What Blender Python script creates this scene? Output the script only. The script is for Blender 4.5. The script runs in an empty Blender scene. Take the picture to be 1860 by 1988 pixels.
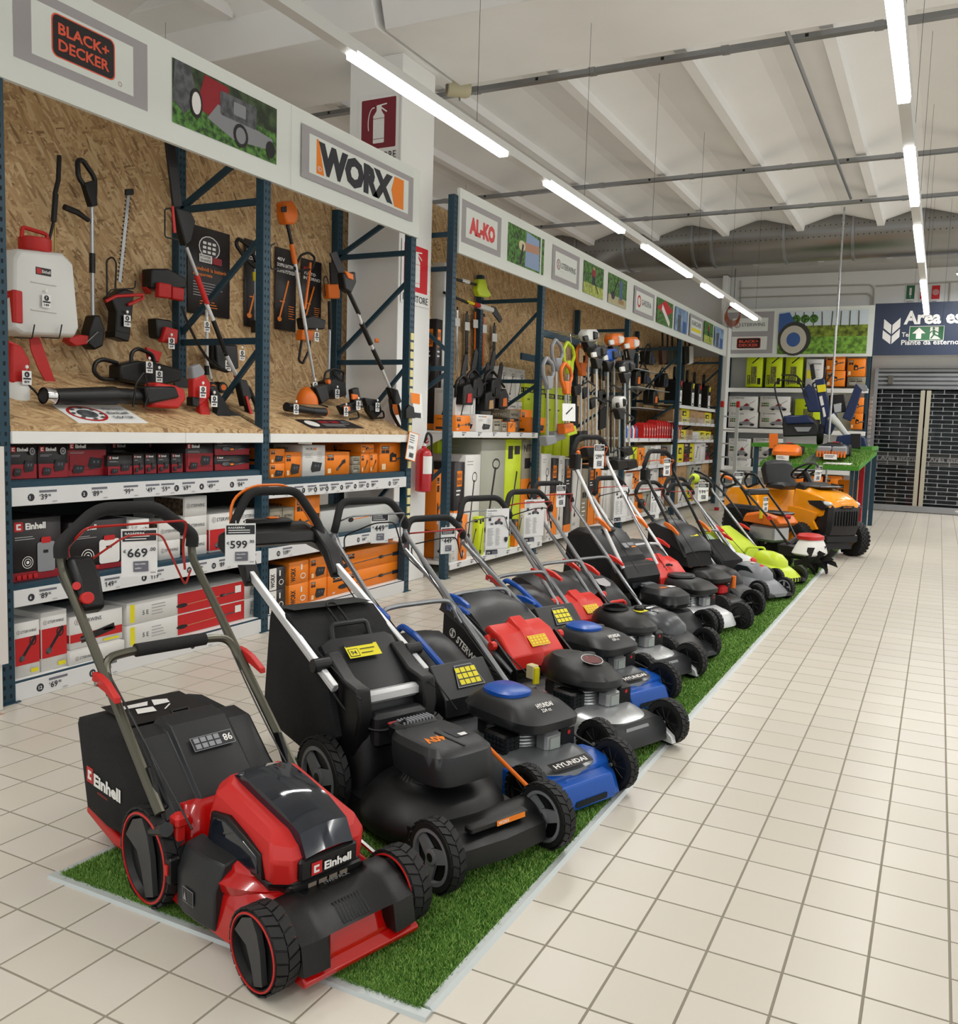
import bpy, math, random
from mathutils import Vector, Matrix
import numpy as np
random.seed(7)
PI=math.pi
SC=bpy.context.scene; COL=SC.collection
# ------------------------------------------------------------ camera
RM=np.array([[0.8889255080881782,0.4570809804085593,0.02980634863454892],[0.0702016720212454,-0.0716460234098772,-0.9949565681852515],[-0.4526402172980165,0.8865347284107383,-0.0957758268359136]])
FP,CX,CY,CH=1734.755,930.,994.,1.5
cd=bpy.data.cameras.new('camera'); cam=bpy.data.objects.new('camera',cd); COL.objects.link(cam)
m=Matrix.Identity(4)
for i in range(3):
    m[i][0]=RM[0][i]; m[i][1]=-RM[1][i]; m[i][2]=-RM[2][i]
m[2][3]=CH
cam.matrix_world=m; cd.sensor_width=36; cd.sensor_fit='HORIZONTAL'; cd.lens=36*FP/1860; cd.clip_end=200; cd.clip_start=.05
SC.camera=cam
# ------------------------------------------------------------ light of the rest of the store, exposure
w=bpy.data.worlds.new('store'); SC.world=w; w.use_nodes=True
w.node_tree.nodes['Background'].inputs[0].default_value=(.98,1,.985,1)
w.node_tree.nodes['Background'].inputs[1].default_value=.97
SC.view_settings.view_transform='Standard'; SC.view_settings.look='None'
SC.view_settings.gamma=1; SC.view_settings.use_curve_mapping=False
SC.view_settings.exposure=-0.33
LED=13.0; AREA=13.2
def at(px,py,x=None,y=None,z=None):
    d=RM.T@np.array([(px-CX)/FP,(py-CY)/FP,1.])
    if x is not None: t=x/d[0]
    elif y is not None: t=y/d[1]
    else: t=(z-CH)/d[2]
    return Vector((d[0]*t,d[1]*t,CH+d[2]*t))
# ------------------------------------------------------------ materials
MATS={}
def M(name,col,rough=.5,metal=0,bump=0,bs=60,var=0,vs=8,emit=0,trans=0,coat=0,alpha=1,spec=.5,ior=1.45):
    if name in MATS: return MATS[name]
    m=bpy.data.materials.new(name); m.use_nodes=True; nt=m.node_tree; b=nt.nodes['Principled BSDF']
    b.inputs['Base Color'].default_value=(*col,1); b.inputs['Roughness'].default_value=rough; b.inputs['Metallic'].default_value=metal
    b.inputs['Transmission Weight'].default_value=trans; b.inputs['Coat Weight'].default_value=coat; b.inputs['Alpha'].default_value=alpha
    b.inputs['Specular IOR Level'].default_value=spec; b.inputs['IOR'].default_value=ior
    tc=nt.nodes.new('ShaderNodeTexCoord')
    if emit: b.inputs['Emission Color'].default_value=(*col,1); b.inputs['Emission Strength'].default_value=emit
    n=nt.nodes.new('ShaderNodeTexNoise'); n.inputs['Scale'].default_value=vs; n.inputs['Detail'].default_value=4
    nt.links.new(tc.outputs['Object'],n.inputs['Vector'])
    mr=nt.nodes.new('ShaderNodeMapRange'); mr.inputs[1].default_value=.3; mr.inputs[2].default_value=.7
    rv=.015 if metal else .05; mr.inputs[3].default_value=max(0,rough-rv); mr.inputs[4].default_value=min(1,rough+rv)
    nt.links.new(n.outputs[0],mr.inputs[0]); nt.links.new(mr.outputs[0],b.inputs['Roughness'])
    if var:
        mx=nt.nodes.new('ShaderNodeMix'); mx.data_type='RGBA'; mx.inputs[6].default_value=(*[c*(1-var) for c in col],1); mx.inputs[7].default_value=(*[min(1,c*(1+var)) for c in col],1)
        mq=nt.nodes.new('ShaderNodeMapRange'); mq.inputs[1].default_value=.38; mq.inputs[2].default_value=.62; nt.links.new(n.outputs[0],mq.inputs[0]); nt.links.new((mq if var>.25 else n).outputs[0],mx.inputs[0]); nt.links.new(mx.outputs[2],b.inputs['Base Color'])
    if bump:
        n2=nt.nodes.new('ShaderNodeTexNoise'); n2.inputs['Scale'].default_value=bs; n2.inputs['Detail'].default_value=3
        nt.links.new(tc.outputs['Object'],n2.inputs['Vector'])
        bp=nt.nodes.new('ShaderNodeBump'); bp.inputs['Strength'].default_value=bump; bp.inputs['Distance'].default_value=.01
        nt.links.new(n2.outputs[0],bp.inputs['Height']); nt.links.new(bp.outputs[0],b.inputs['Normal'])
    MATS[name]=m; return m
def hx(h):
    h=h.lstrip('#'); c=[int(h[i:i+2],16)/255 for i in(0,2,4)]
    return tuple(x/12.92 if x<=.04045 else ((x+.055)/1.055)**2.4 for x in c)
def osb():
    m=bpy.data.materials.new('osb_board'); m.use_nodes=True; nt=m.node_tree; b=nt.nodes['Principled BSDF']; L=nt.links.new
    tc=nt.nodes.new('ShaderNodeTexCoord'); prev=None
    for k,(rot,sc) in enumerate([((.3,0,.3),(15,68,12)),((-1.1,.2,-.2),(15,70,12)),((1.3,.1,.5),(14,74,13)),((-.5,-.2,-.6),(16,66,11))]):
        m0=nt.nodes.new('ShaderNodeMapping'); m0.inputs['Rotation'].default_value=rot; L(tc.outputs['Object'],m0.inputs['Vector'])
        mp=nt.nodes.new('ShaderNodeMapping'); mp.inputs['Scale'].default_value=sc; L(m0.outputs[0],mp.inputs['Vector'])
        v=nt.nodes.new('ShaderNodeTexVoronoi'); v.inputs['Scale'].default_value=.95; v.inputs['Randomness'].default_value=1
        L(mp.outputs[0],v.inputs['Vector'])
        sp=nt.nodes.new('ShaderNodeSeparateColor'); L(v.outputs['Color'],sp.inputs[0])
        cr=nt.nodes.new('ShaderNodeValToRGB'); e=cr.color_ramp
        e.elements[0].position=0; e.elements[0].color=(*hx('8a6a48'),1); e.elements[1].position=1; e.elements[1].color=(*hx('d4b98e'),1)
        x=e.elements.new(.12); x.color=(*hx('a98860'),1); x=e.elements.new(.6); x.color=(*hx('c4a275'),1)
        L(sp.outputs[0],cr.inputs[0])
        if prev is None: prev=cr.outputs[0]
        else:
            mt=nt.nodes.new('ShaderNodeMath'); mt.operation='GREATER_THAN'; mt.inputs[1].default_value=.5; L(sp.outputs[1],mt.inputs[0])
            mx=nt.nodes.new('ShaderNodeMix'); mx.data_type='RGBA'; L(mt.outputs[0],mx.inputs[0]); L(prev,mx.inputs[6]); L(cr.outputs[0],mx.inputs[7]); prev=mx.outputs[2]
    L(prev,b.inputs['Base Color']); b.inputs['Roughness'].default_value=.75
    MATS['osb']=m; return m
OSB=osb()
m_=lambda n,h,r=.5,**k: M(n,hx(h),r,**k)
WHITE=m_('white_paint','e9e9e6',.55,var=.02); TEAL=m_('teal_steel','1c3d4d',.45,var=.12); STRIP=m_('strip_white','dcdcdc',.5)
BLACK=m_('black_plastic','0b0b0c',.42,bump=.08,bs=300); GREY=m_('grey_plastic','202123',.4,bump=.05,bs=300); RUB=m_('rubber','151516',.62,bump=.12,bs=150,var=.2)
LGREY=m_('light_grey','8a8c90',.5); RED=m_('gloss_red','b00d0a',.16,coat=.6); MRED=m_('matt_red','bd1f1c',.45); ORANGE=m_('orange_plastic','e2701a',.4)
BLUE=m_('blue_plastic','1650a8',.3); LIME=m_('lime_plastic','bfd32a',.4); SILVER=m_('silver_paint','b8babc',.28,metal=.6); CHROME=m_('chrome','d8d8d8',.15,metal=1)
STEEL=m_('steel_tube','7b7b74',.3,metal=.7); ALU=m_('aluminium','bfc5c4',.45,metal=.3); GALV=m_('galvanised','9b9da0',.35,metal=.85,var=.15,vs=3)
INK=m_('ink_dark','2d2d33',.6); PAPER=m_('paper','eeeeec',.6); PGREY=m_('print_grey','a6a3a4',.6); PYEL=m_('print_yellow','e3d51d',.5); PRED=m_('print_red','bf1d20',.5)
PORA=m_('print_orange','ee8114',.5); PLIME=m_('print_lime','c6d916',.5); PBLK=m_('print_black','1d1a1c',.5); PWHT=m_('print_white','e8e6e2',.5); PTAN=m_('print_taupe','8b8370',.5)
PGRN=m_('print_green','46702f',.6,var=.75,vs=26); PBLU=m_('print_blue','3d5f9c',.55); PDRD=m_('print_dark_red','8f1420',.5); CARD=m_('cardboard','b08d63',.7,var=.05)
FAB=m_('black_fabric','111112',.85,bump=.3,bs=220); SMOKE=m_('smoked_plastic','141a24',.06,coat=.5); NAVY=m_('navy_paint','15264f',.35); YEL=m_('tractor_yellow','fba012',.2,coat=.5)
TURF=m_('turf_green','3f7d20',.8,var=.35,vs=90); SIL2=m_('bright_silver','d6d7d8',.35,metal=.3); PHG=m_('photo_grey','54565a',.5,var=.4,vs=20)
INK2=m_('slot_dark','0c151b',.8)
LAMP=M('lamp_diffuser',(1,1,.98),.5,emit=LED)
# ------------------------------------------------------------ mesh builder
class MB:
    def __init__(s): s.v=[];s.f=[];s.mi=[];s.ms=[];s.T=Matrix.Identity(4);s.fl=[]
    def k(s,m):
        if m not in s.ms: s.ms.append(m)
        return s.ms.index(m)
    def add(s,vs,fs,m,flat=False):
        o=len(s.v); T=s.T; s.v+= [tuple(T@Vector(p)) for p in vs]; k=s.k(m)
        for f in fs: s.f.append([o+i for i in f]); s.mi.append(k); s.fl.append(not flat)
        return s
    def box(s,a,b,m,c=0):
        x0,y0,z0=[min(a[i],b[i]) for i in range(3)]; x1,y1,z1=[max(a[i],b[i]) for i in range(3)]
        if not c:
            return s.add([(x0,y0,z0),(x1,y0,z0),(x1,y1,z0),(x0,y1,z0),(x0,y0,z1),(x1,y0,z1),(x1,y1,z1),(x0,y1,z1)],[(3,2,1,0),(4,5,6,7),(0,1,5,4),(1,2,6,5),(2,3,7,6),(3,0,4,7)],m,True)
        c=min(c,(x1-x0)*.45,(y1-y0)*.45,(z1-z0)*.45)
        R=[]
        for z,i in((z0,c),(z0+c,0),(z1-c,0),(z1,c)):
            e=c+ (i*.0); q=c
            X0,X1,Y0,Y1=x0+i,x1-i,y0+i,y1-i; q=c*.8
            R.append([(X0+q,Y0,z),(X1-q,Y0,z),(X1,Y0+q,z),(X1,Y1-q,z),(X1-q,Y1,z),(X0+q,Y1,z),(X0,Y1-q,z),(X0,Y0+q,z)])
        return s.loft(R,m)
    def loft(s,R,m,cap=True,close=True,cap0=None,cap1=None):
        n=len(R[0]); vs=[p for r in R for p in r]; fs=[]
        for i in range(len(R)-1):
            for j in range(n if close else n-1):
                a=i*n+j; b=i*n+(j+1)%n; fs.append((a,b,b+n,a+n))
        if (cap if cap0 is None else cap0): fs.append(tuple(range(n-1,-1,-1)))
        if (cap if cap1 is None else cap1): fs.append(tuple((len(R)-1)*n+j for j in range(n)))
        return s.add(vs,fs,m)
    def prism(s,pts,ax,a,b,m):
        # polygon in the two other axes, extruded along ax from a to b
        def P(p,t):
            return {'x':(t,p[0],p[1]),'y':(p[0],t,p[1]),'z':(p[0],p[1],t)}[ax]
        R=[[P(p,a) for p in pts],[P(p,b) for p in pts]]
        area=sum(pts[i][0]*pts[(i+1)%len(pts)][1]-pts[(i+1)%len(pts)][0]*pts[i][1] for i in range(len(pts)))
        if (area>0)==(ax=='y') : R=[r[::-1] for r in R]
        if b<a: R=[r[::-1] for r in R]
        return s.loft(R,m)
    def tube(s,P,r,m,n=8,closed=False):
        P=[Vector(p) for p in P]; R=[]; N=len(P)
        rr=r if hasattr(r,'__len__') else [r]*N
        up=None
        for i,p in enumerate(P):
            a=P[(i-1)%N] if (i>0 or closed) else p; b=P[(i+1)%N] if (i<N-1 or closed) else p
            t=(b-a)
            if t.length<1e-9: t=Vector((0,0,1))
            t.normalize()
            if up is None: up=Vector((0,0,1)) if abs(t.z)<.9 else Vector((1,0,0))
            u=(up-t*up.dot(t)); u.normalize(); w_=t.cross(u); up=u
            R.append([tuple(p+(u*math.cos(2*PI*j/n)+w_*math.sin(2*PI*j/n))*rr[i]) for j in range(n)])
        if closed: R.append(R[0]); return s.loft(R,m,cap=False)
        return s.loft(R,m)
    def cyl(s,a,b,r,m,n=16,r2=None): return s.tube([a,b],[r,r if r2 is None else r2],m,n)
    def lathe(s,prof,o,ax,m,n=24,cap=True):
        # prof: (radius, height) pairs along unit axis ax from origin o
        ax=Vector(ax).normalized(); u=Vector((0,0,1)) if abs(ax.z)<.9 else Vector((1,0,0)); u=(u-ax*u.dot(ax)).normalized(); w_=ax.cross(u); o=Vector(o)
        R=[[tuple(o+ax*h+(u*math.cos(2*PI*j/n)+w_*math.sin(2*PI*j/n))*r) for j in range(n)] for r,h in prof]
        return s.loft(R,m,cap=cap)
    def ell(s,c,r,m,n=14,k=8,t=(0,PI)):
        R=[]
        for i in range(k+1):
            a=t[0]+(t[1]-t[0])*i/k; a=min(max(a,.001),PI-.001)
            R.append([(c[0]+r[0]*math.sin(a)*math.cos(2*PI*j/n),c[1]+r[1]*math.sin(a)*math.sin(2*PI*j/n),c[2]-r[2]*math.cos(a)) for j in range(n)])
        return s.loft(R,m)
    def face(s,o,u,v): return Face(s,Vector(o),Vector(u).normalized(),Vector(v).normalized())
    def data(s,name,smooth=.6):
        me=bpy.data.meshes.new(name); me.from_pydata(s.v,[],s.f)
        for m in s.ms: me.materials.append(m)
        me.polygons.foreach_set('material_index',s.mi); me.polygons.foreach_set('use_smooth',s.fl)
        me.update()
        if smooth: me.set_sharp_from_angle(angle=smooth)
        return me
    def build(s,name,parent=None,bevel=0,sub=0,smooth=.6,loc=None,**t):
        o=bpy.data.objects.new(name,s.data(name,smooth)); COL.objects.link(o)
        if parent is not None: o.parent=parent
        if loc is not None: o.location=loc
        if bevel:
            b=o.modifiers.new('b','BEVEL'); b.width=bevel; b.segments=2; b.limit_method='ANGLE'; b.angle_limit=.7
        if sub:
            b=o.modifiers.new('s','SUBSURF'); b.levels=sub; b.render_levels=sub
        for k,v in t.items(): o[k]=v
        return o
TXT={}
def textgeo(body,bold):
    key=(body,bold)
    if key in TXT: return TXT[key]
    c=bpy.data.curves.new('t','FONT'); c.body=body; c.resolution_u=2; c.size=1; c.offset=.018*bold
    o=bpy.data.objects.new('t',c); COL.objects.link(o)
    me=o.to_mesh(); vs=[(p.co.x,p.co.y) for p in me.vertices]; fs=[tuple(p.vertices) for p in me.polygons]
    o.to_mesh_clear(); bpy.data.objects.remove(o); bpy.data.curves.remove(c)
    if not vs: vs=[(0,0)]
    x0=min(v[0] for v in vs); x1=max(v[0] for v in vs); y0=min(v[1] for v in vs); y1=max(v[1] for v in vs)
    vs=[((x-x0)/max(x1-x0,1e-6),(y-y0)/max(y1-y0,1e-6)) for x,y in vs]
    TXT[key]=(vs,fs,(x1-x0)/max(y1-y0,1e-6)); return TXT[key]
class Face:
    def __init__(s,b,o,u,v): s.b=b;s.o=o;s.u=u;s.v=v;s.n=u.cross(v);s.d=.0008
    def P(s,x,y): return tuple(s.o+s.u*x+s.v*y+s.n*s.d)
    def poly(s,pts,m):
        a=sum(pts[i][0]*pts[(i+1)%len(pts)][1]-pts[(i+1)%len(pts)][0]*pts[i][1] for i in range(len(pts)))
        if a<0: pts=pts[::-1]
        s.b.add([s.P(*p) for p in pts],[tuple(range(len(pts)))],m,True); s.d+=.0005; return s
    def r(s,x,y,w,h,m): return s.poly([(x,y),(x+w,y),(x+w,y+h),(x,y+h)],m)
    def rr(s,x,y,w,h,c,m):
        P=[]
        for cx,cy,a0 in((x+w-c,y+c,-90),(x+w-c,y+h-c,0),(x+c,y+h-c,90),(x+c,y+c,180)):
            for k in range(5): a=math.radians(a0+k*22.5); P.append((cx+c*math.cos(a),cy+c*math.sin(a)))
        return s.poly(P,m)
    def e(s,cx,cy,rx,ry,m,n=16): return s.poly([(cx+rx*math.cos(2*PI*i/n),cy+ry*math.sin(2*PI*i/n)) for i in range(n)],m)
    def ring(s,cx,cy,rx,ry,t,m,n=20,a0=0,a1=2*PI):
        full=abs(a1-a0-2*PI)<1e-6; K=n if full else n+1
        vs=[];fs=[]
        for i in range(K):
            a=a0+(a1-a0)*i/n
            vs+=[s.P(cx+(rx-t)*math.cos(a),cy+(ry-t)*math.sin(a)),s.P(cx+rx*math.cos(a),cy+ry*math.sin(a))]
        for i in range(n):
            j=(i+1)%K; fs.append((2*i,2*i+1,2*j+1,2*j))
        s.b.add(vs,fs,m,True); s.d+=.0005; return s
    def line(s,x0,y0,x1,y1,t,m):
        d=Vector((x1-x0,y1-y0)); d.normalize(); n=Vector((-d.y,d.x))*t/2
        return s.poly([(x0+n.x,y0+n.y),(x0-n.x,y0-n.y),(x1-n.x,y1-n.y),(x1+n.x,y1+n.y)],m)
    def t(s,x,y,h,body,m,bold=1,w=None,anchor='l',rot=0):
        vs,fs,asp=textgeo(body,bold); W=w if w else h*asp
        if anchor=='c': x-=W/2 if not rot else 0
        c,q=math.cos(rot),math.sin(rot)
        s.b.add([s.P(x+(a*W)*c-(b*h)*q,y+(a*W)*q+(b*h)*c) for a,b in vs],fs,m,True); s.d+=.0005; return s
    def lines(s,x,y,w,n,dy,t,m,rng=(.6,1)):
        for i in range(n): s.r(x,y-i*dy,w*random.uniform(*rng),t,m); s.d-=.0005
        s.d+=.0005; return s
# ------------------------------------------------------------ scene helpers
def tag(o,label=None,cat=None,group=None,kind=None):
    if label: o['label']=label
    if cat: o['category']=cat
    if group: o['group']=group
    if kind: o['kind']=kind
    return o
def thing(name,label,cat,loc=(0,0,0),rz=0,group=None,rot=None):
    o=bpy.data.objects.new(name,None); COL.objects.link(o); o.location=loc; o.rotation_euler=rot if rot else (0,0,rz); o.empty_display_size=.05
    return tag(o,label,cat,group)
def copy_tree(o,parent=None):
    c=o.copy(); COL.objects.link(c); c.parent=parent
    for ch in list(o.children): copy_tree(ch,c)
    return c
def rnd(P,rad=.03,k=4):
    P=[Vector(p) for p in P]; O=[P[0]]
    for i in range(1,len(P)-1):
        a,b,c=P[i-1],P[i],P[i+1]; d1=(a-b); d2=(c-b); q=min(rad,d1.length*.48,d2.length*.48); s=b+d1.normalized()*q; e=b+d2.normalized()*q
        for j in range(k+1):
            t=j/k; O.append(s*(1-t)**2+b*2*t*(1-t)+e*t*t)
    O.append(P[-1]); return O
def sag(a,b,d,n=8):
    a=Vector(a);b=Vector(b); return [a.lerp(b,i/n)+Vector((0,0,-d*4*(i/n)*(1-i/n))) for i in range(n+1)]
def sup(cx,cy,hx_,hy,p,z,n=36,rot=0):
    R=[]
    for i in range(n):
        a=2*PI*i/n+rot; c,s_=math.cos(a),math.sin(a)
        R.append((cx+hx_*math.copysign(abs(c)**(2/p),c),cy+hy*math.copysign(abs(s_)**(2/p),s_),z))
    return R
# ============================================================ SETTING
# floor: grout bed and tiles
TP=.20992389; TX0=-.9176598; TY0=3.14643459
GROUT=m_('grout','8d8677',.8)
def tilemat(n,h):
    m=m_(n,h,.3,var=.012,vs=5,spec=.4); [nd for nd in [0]]; l=[x for x in m.node_tree.links if x.to_socket.name=='Roughness']; [m.node_tree.links.remove(x) for x in l]; return m
TILES=[tilemat('floor_tile_a','cec7ba'),tilemat('floor_tile_b','cac3b6'),tilemat('floor_tile_c','d1cabe'),tilemat('floor_tile_d','ccc5ba')]
b=MB(); b.box((-9.6,-3,-.12),(7,21.6,-.0014),GROUT); floor=b.build('floor',kind='structure')
def onfloor(x,y): 
    v=RM@np.array([x,y,-CH]); 
    return (FP*v[0]/v[2]+CX,FP*v[1]/v[2]+CY,v[2]) if v[2]>.2 else (1e6,1e6,v[2])
cells=[]
for i in range(-29,38):
    for j in range(-30,88):
        x=TX0+i*TP;y=TY0+j*TP
        if x<-6.5 or y>21.4 or x>6.8: continue
        u,v,d=onfloor(x+TP/2,y+TP/2)
        cells.append((0 if (-60<u<1920 and -60<v<2050) else 1,abs(d),x,y))
cells.sort()
g=.0038; tm=[]
for k,mt in enumerate(TILES):
    b=MB(); b.box((-TP/2+g,-TP/2+g,-.012),(TP/2-g,TP/2-g,0),mt,c=.0006); tm.append(b.data('floor_tile'))
n=0; far=MB()
nearsel=[c for c in cells if not(-4.9<c[2]<-4.2) ][:300]
sel=set((c[2],c[3]) for c in nearsel)
for c in cells:
    x,y=c[2],c[3]; h=hash((round(x*100),round(y*100)))
    if (x,y) in sel:
        o=bpy.data.objects.new('floor_tile',tm[h%4]); COL.objects.link(o); o.parent=floor; o.location=(x+TP/2,y+TP/2,(h%7)*.0001)
    elif c[0]==0 or x>-4.4 : far.add([(x+g,y+g,0),(x+TP-g,y+g,0),(x+TP-g,y+TP-g,0),(x+g,y+TP-g,0),(x+g,y+g,-.01),(x+TP-g,y+g,-.01),(x+TP-g,y+TP-g,-.01),(x+g,y+TP-g,-.01)],[(0,1,2,3),(0,4,5,1),(1,5,6,2),(2,6,7,3),(3,7,4,0)],TILES[h%4],True)
far.build('floor_tiles_beyond',floor,smooth=0,kind='stuff')
b=MB(); b.box((-4.18,2.76,0),(-4.05,2.80,.0008),m_('tape_red','b58a80',.7)); tag(b.build('floor_tape'),'faded red strip of tape on the floor by the first rack post','floor tape')
# turf strip with aluminium edging
turf=thing('artificial_turf_strip','long green artificial turf strip under the mowers, edged with aluminium','turf',(0,0,0))
X0,X1,Y0,Y1=-2.45,-1.07,1.86,13.6
b=MB(); b.box((X0,Y0,.0005),(X1,Y1,.006),m_('turf_base','3f6f22',.9,var=.3,vs=60)); b.build('turf_backing',turf)
def blades(x0,x1,y0,y1,z,n,hh,seed,wd=.0022,bias=1.0):
    rg=np.random.default_rng(seed); x=rg.uniform(x0,x1,n); y=y0+(y1-y0)*rg.uniform(0,1,n)**bias; a=rg.uniform(0,2*PI,n); h=hh*rg.uniform(.6,1.3,n); lx=rg.normal(0,.5,n)*h; ly=rg.normal(0,.5,n)*h
    w_=wd*(1+ (y-y0)*.25); V=np.zeros((n,3,3)); V[:,0]=np.stack([x-np.cos(a)*w_,y-np.sin(a)*w_,np.full(n,z)],1); V[:,1]=np.stack([x+np.cos(a)*w_,y+np.sin(a)*w_,np.full(n,z)],1); V[:,2]=np.stack([x+lx,y+ly,z+h],1)
    me=bpy.data.meshes.new('grass_blades'); me.vertices.add(n*3); me.vertices.foreach_set('co',V.ravel()); me.loops.add(n*3); me.loops.foreach_set('vertex_index',np.arange(n*3,dtype=np.int32))
    me.polygons.add(n); me.polygons.foreach_set('loop_start',np.arange(0,n*3,3,dtype=np.int32)); mi=rg.integers(0,3,n).astype(np.int32)
    for nm,hc in(('blade_green','66963a'),('blade_dark','41701f'),('blade_light','93b45a')): me.materials.append(m_(nm,hc,.6))
    me.polygons.foreach_set('material_index',mi); me.update(); me.validate(); return me
o=bpy.data.objects.new('grass_blades',blades(X0+.012,X1-.012,Y0+.012,Y1,.004,620000,.013,3,bias=1.9)); COL.objects.link(o); o.parent=turf; o['kind']='stuff'
for (a,b_,c_,d_) in((X0-.02,Y0-.02,X1+.02,Y0+.025),(X1-.022,Y0+.025,X1+.02,Y1),(X0-.02,Y0+.025,X0+.022,Y1)):
    b=MB()
    if d_-b_<1: b.prism([(b_,0),(b_+.006,.01),(d_-.01,.012),(d_,.004)],'x',a,c_,ALU) 
    else: b.prism([(a,.0),(a+.008,.011),(c_-.012,.012),(c_,0)],'y',b_,d_,ALU)
    b.build('edging_strip',turf)
# outer walls
WALL=m_('wall_white','eeeeec',.8,var=.04,vs=2); CONC=m_('ceiling_concrete','f0f0f0',.85,var=.06,vs=1.2,bump=.08,bs=8)
b=MB(); b.box((-9.7,-3,0),(-9.5,21.8,6.5),WALL); b.build('wall_left',kind='structure')
YW=20.4
b=MB(); b.box((-9.5,YW,0),(-1.28,YW+.3,6.5),WALL); b.box((-1.28,YW,2.93),(1.9,YW+.3,6.5),WALL); b.box((1.9,YW,0),(7,YW+.3,6.5),WALL); b.build('wall_back',kind='structure')
# ceiling: prefabricated ribbed slabs
ceil=thing('ceiling','','') ; 
for k in('label','category'):
    if k in ceil: del ceil[k]
ceil['kind']='structure'
b=MB(); b.box((-9.6,-3,5.62),(7,21.8,5.8),CONC); b.build('roof_slab',ceil)
def slab(x,y0,y1):
    b=MB(); W=1.27
    P=[(0,5.62),(0,5.0),(.11,5.0),(.125,5.09),(.58,5.24),(.72,5.24),(W-.03,5.09),(W-.02,5.62)]
    b.prism([(x+p,q) for p,q in P],'y',y0,y1,CONC); return b.build('rib_slab',ceil,smooth=.15)
for i in range(-7,6):
    x=-1.17+1.268*i
    if x<-9.5: continue
    slab(x,7.74,YW-.02); slab(x+.35,-3,6.28)
BE=m_('beam_concrete','f0f0ef',.85,var=.05,vs=2,bump=.15,bs=10)
b=MB(); P=[(6.1,5.15),(6.32,5.02),(6.42,4.74),(7.72,4.74),(7.72,5.62),(6.1,5.62)]
b.prism(P,'x',-9.5,-4.36,BE); b.build('ceiling_beam',ceil,bevel=.01)
b=MB(); b.prism([(p+.04,q-.02 if q<5.6 else q) for p,q in P],'x',-4.30,7,BE); b.build('ceiling_beam',ceil,bevel=.01)
b=MB(); b.box((-9.5,19.6,4.93),(7,YW,5.62),m_('dark_beam','aaa8a4',.85,var=.08,vs=2)); b.box((-9.5,19.5,4.93),(7,19.6,5.05),m_('dark_beam','aaa8a4',.85)); b.build('ceiling_beam',ceil)
# column
b=MB(); b.box((-4.98,6.93,0),(-4.42,7.5,4.74),WALL); col=b.build('column',bevel=.006,kind='structure')
# cable tracks along the ceiling
for y,x0 in((8.47,-9.4),(12.35,-9.4),(14.5,-9.4)):
    t=thing('cable_track','grey steel cable track across the ceiling %s'%{8.47:'right behind the big concrete beam',12.35:'in the middle of the ribbed slabs',14.5:'just in front of the round duct'}[y],'cable track',(0,y,4.97))
    b=MB(); b.box((x0,-.04,-.05),(6.8,.04,-.005),GALV); b.build('channel',t)
    for i in range(12):
        b=MB(); x=x0+.5+1.27*i; b.box((x,-.042,-.04),(x+.03,-.0405,-.012),PBLK); b.build('socket',t); b=MB(); b.box((x+.55,-.045,-.055),(x+.62,.045,.0),GALV); b.build('joint_clip',t)
# conduit pipe hanging lower, slanting across the ribs
b=MB(); b.tube([at(1520,40,z=4.86),at(1652,385,z=4.86)],.02,GALV); tag(b.build('conduit_pipe'),'thin grey conduit running along the ceiling between two ribs, right of centre','pipe')
# round ventilation duct
duct=thing('ventilation_duct','big round galvanised ventilation duct with rows of small holes, crossing under the ceiling','duct',(0,17,5.06))
DM=m_('duct_steel','8e8d8b',.3,metal=.9,var=.2,vs=1.5)
b=MB(); b.cyl((-9.4,0,0),(6.8,0,0),.49,DM,48); b.build('duct_tube',duct)
for px in(1120,1212,1345,1382,1522,1655,1790,1900):
    x=at(px,470,y=16.6).x
    b=MB(); b.lathe([(.485,-.03),(.515,-.022),(.515,.022),(.485,.03)],(x,0,0),(1,0,0),GALV,48,cap=False); b.build('flange',duct)
b=MB(); HO=PBLK
for i in range(150):
    x=-6.3+i*.088
    for a in(-2.75,-2.45,-1.95):
        c=Vector((x,math.cos(a)*.4915,-math.sin(-a)*.0)); y=.4915*math.cos(a); z=.4915*math.sin(a)*-.35+(.05 if a<-2.6 else -.05)
        z=.4915*math.sin({-2.75:-.35,-2.45:.02,-1.95:.42}[a]); y=-math.sqrt(.4915**2-z*z)
        b.add([(x-.008,y-.001,z-.009),(x+.008,y-.001,z-.009),(x+.008,y-.001,z+.009),(x-.008,y-.001,z+.009)],[(0,1,2,3)],HO,True)
b.build('duct_holes',duct,kind='stuff')
# suspension wires of duct
for px in(1380,1610):
    x=at(px,440,y=17).x; b=MB(); b.cyl((x,0,.49),(x,0,.56),.012,GALV,6); b.build('hanger',duct)
# LED light lines
def lightline(x,z,segs,lab,y0,y1):
    t=thing('linear_lamp',lab,'ceiling lamp',(x,0,z))
    b=MB(); b.prism([(-.032,-.0),(.032,.0),(.04,.055),(-.04,.055)],'y',y0,y1,m_('lamp_rail','c9c9c6',.45)); b.build('rail',t)
    for (a,c) in segs:
        b=MB(); b.prism([(-.034,.01),(-.03,-.022),(.03,-.022),(.034,.01)],'y',a,c,LAMP); b.build('diffuser',t)
        ld=bpy.data.lights.new('lamp_light','AREA'); ld.shape='RECTANGLE'; ld.size=.06; ld.size_y=c-a; ld.energy=AREA*(c-a); ld.color=(1,.985,.95); ld.spread=2.7
        lo=bpy.data.objects.new('lamp_light',ld); COL.objects.link(lo); lo.parent=t; lo.location=(0,(a+c)/2,-.03)
    for y in np.arange(y0+.4,y1,1.9):
        b=MB(); b.cyl((0,y,.05),(0,y,5.0-z),.0016,INK,5); b.build('suspension_wire',t)
    return t
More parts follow.
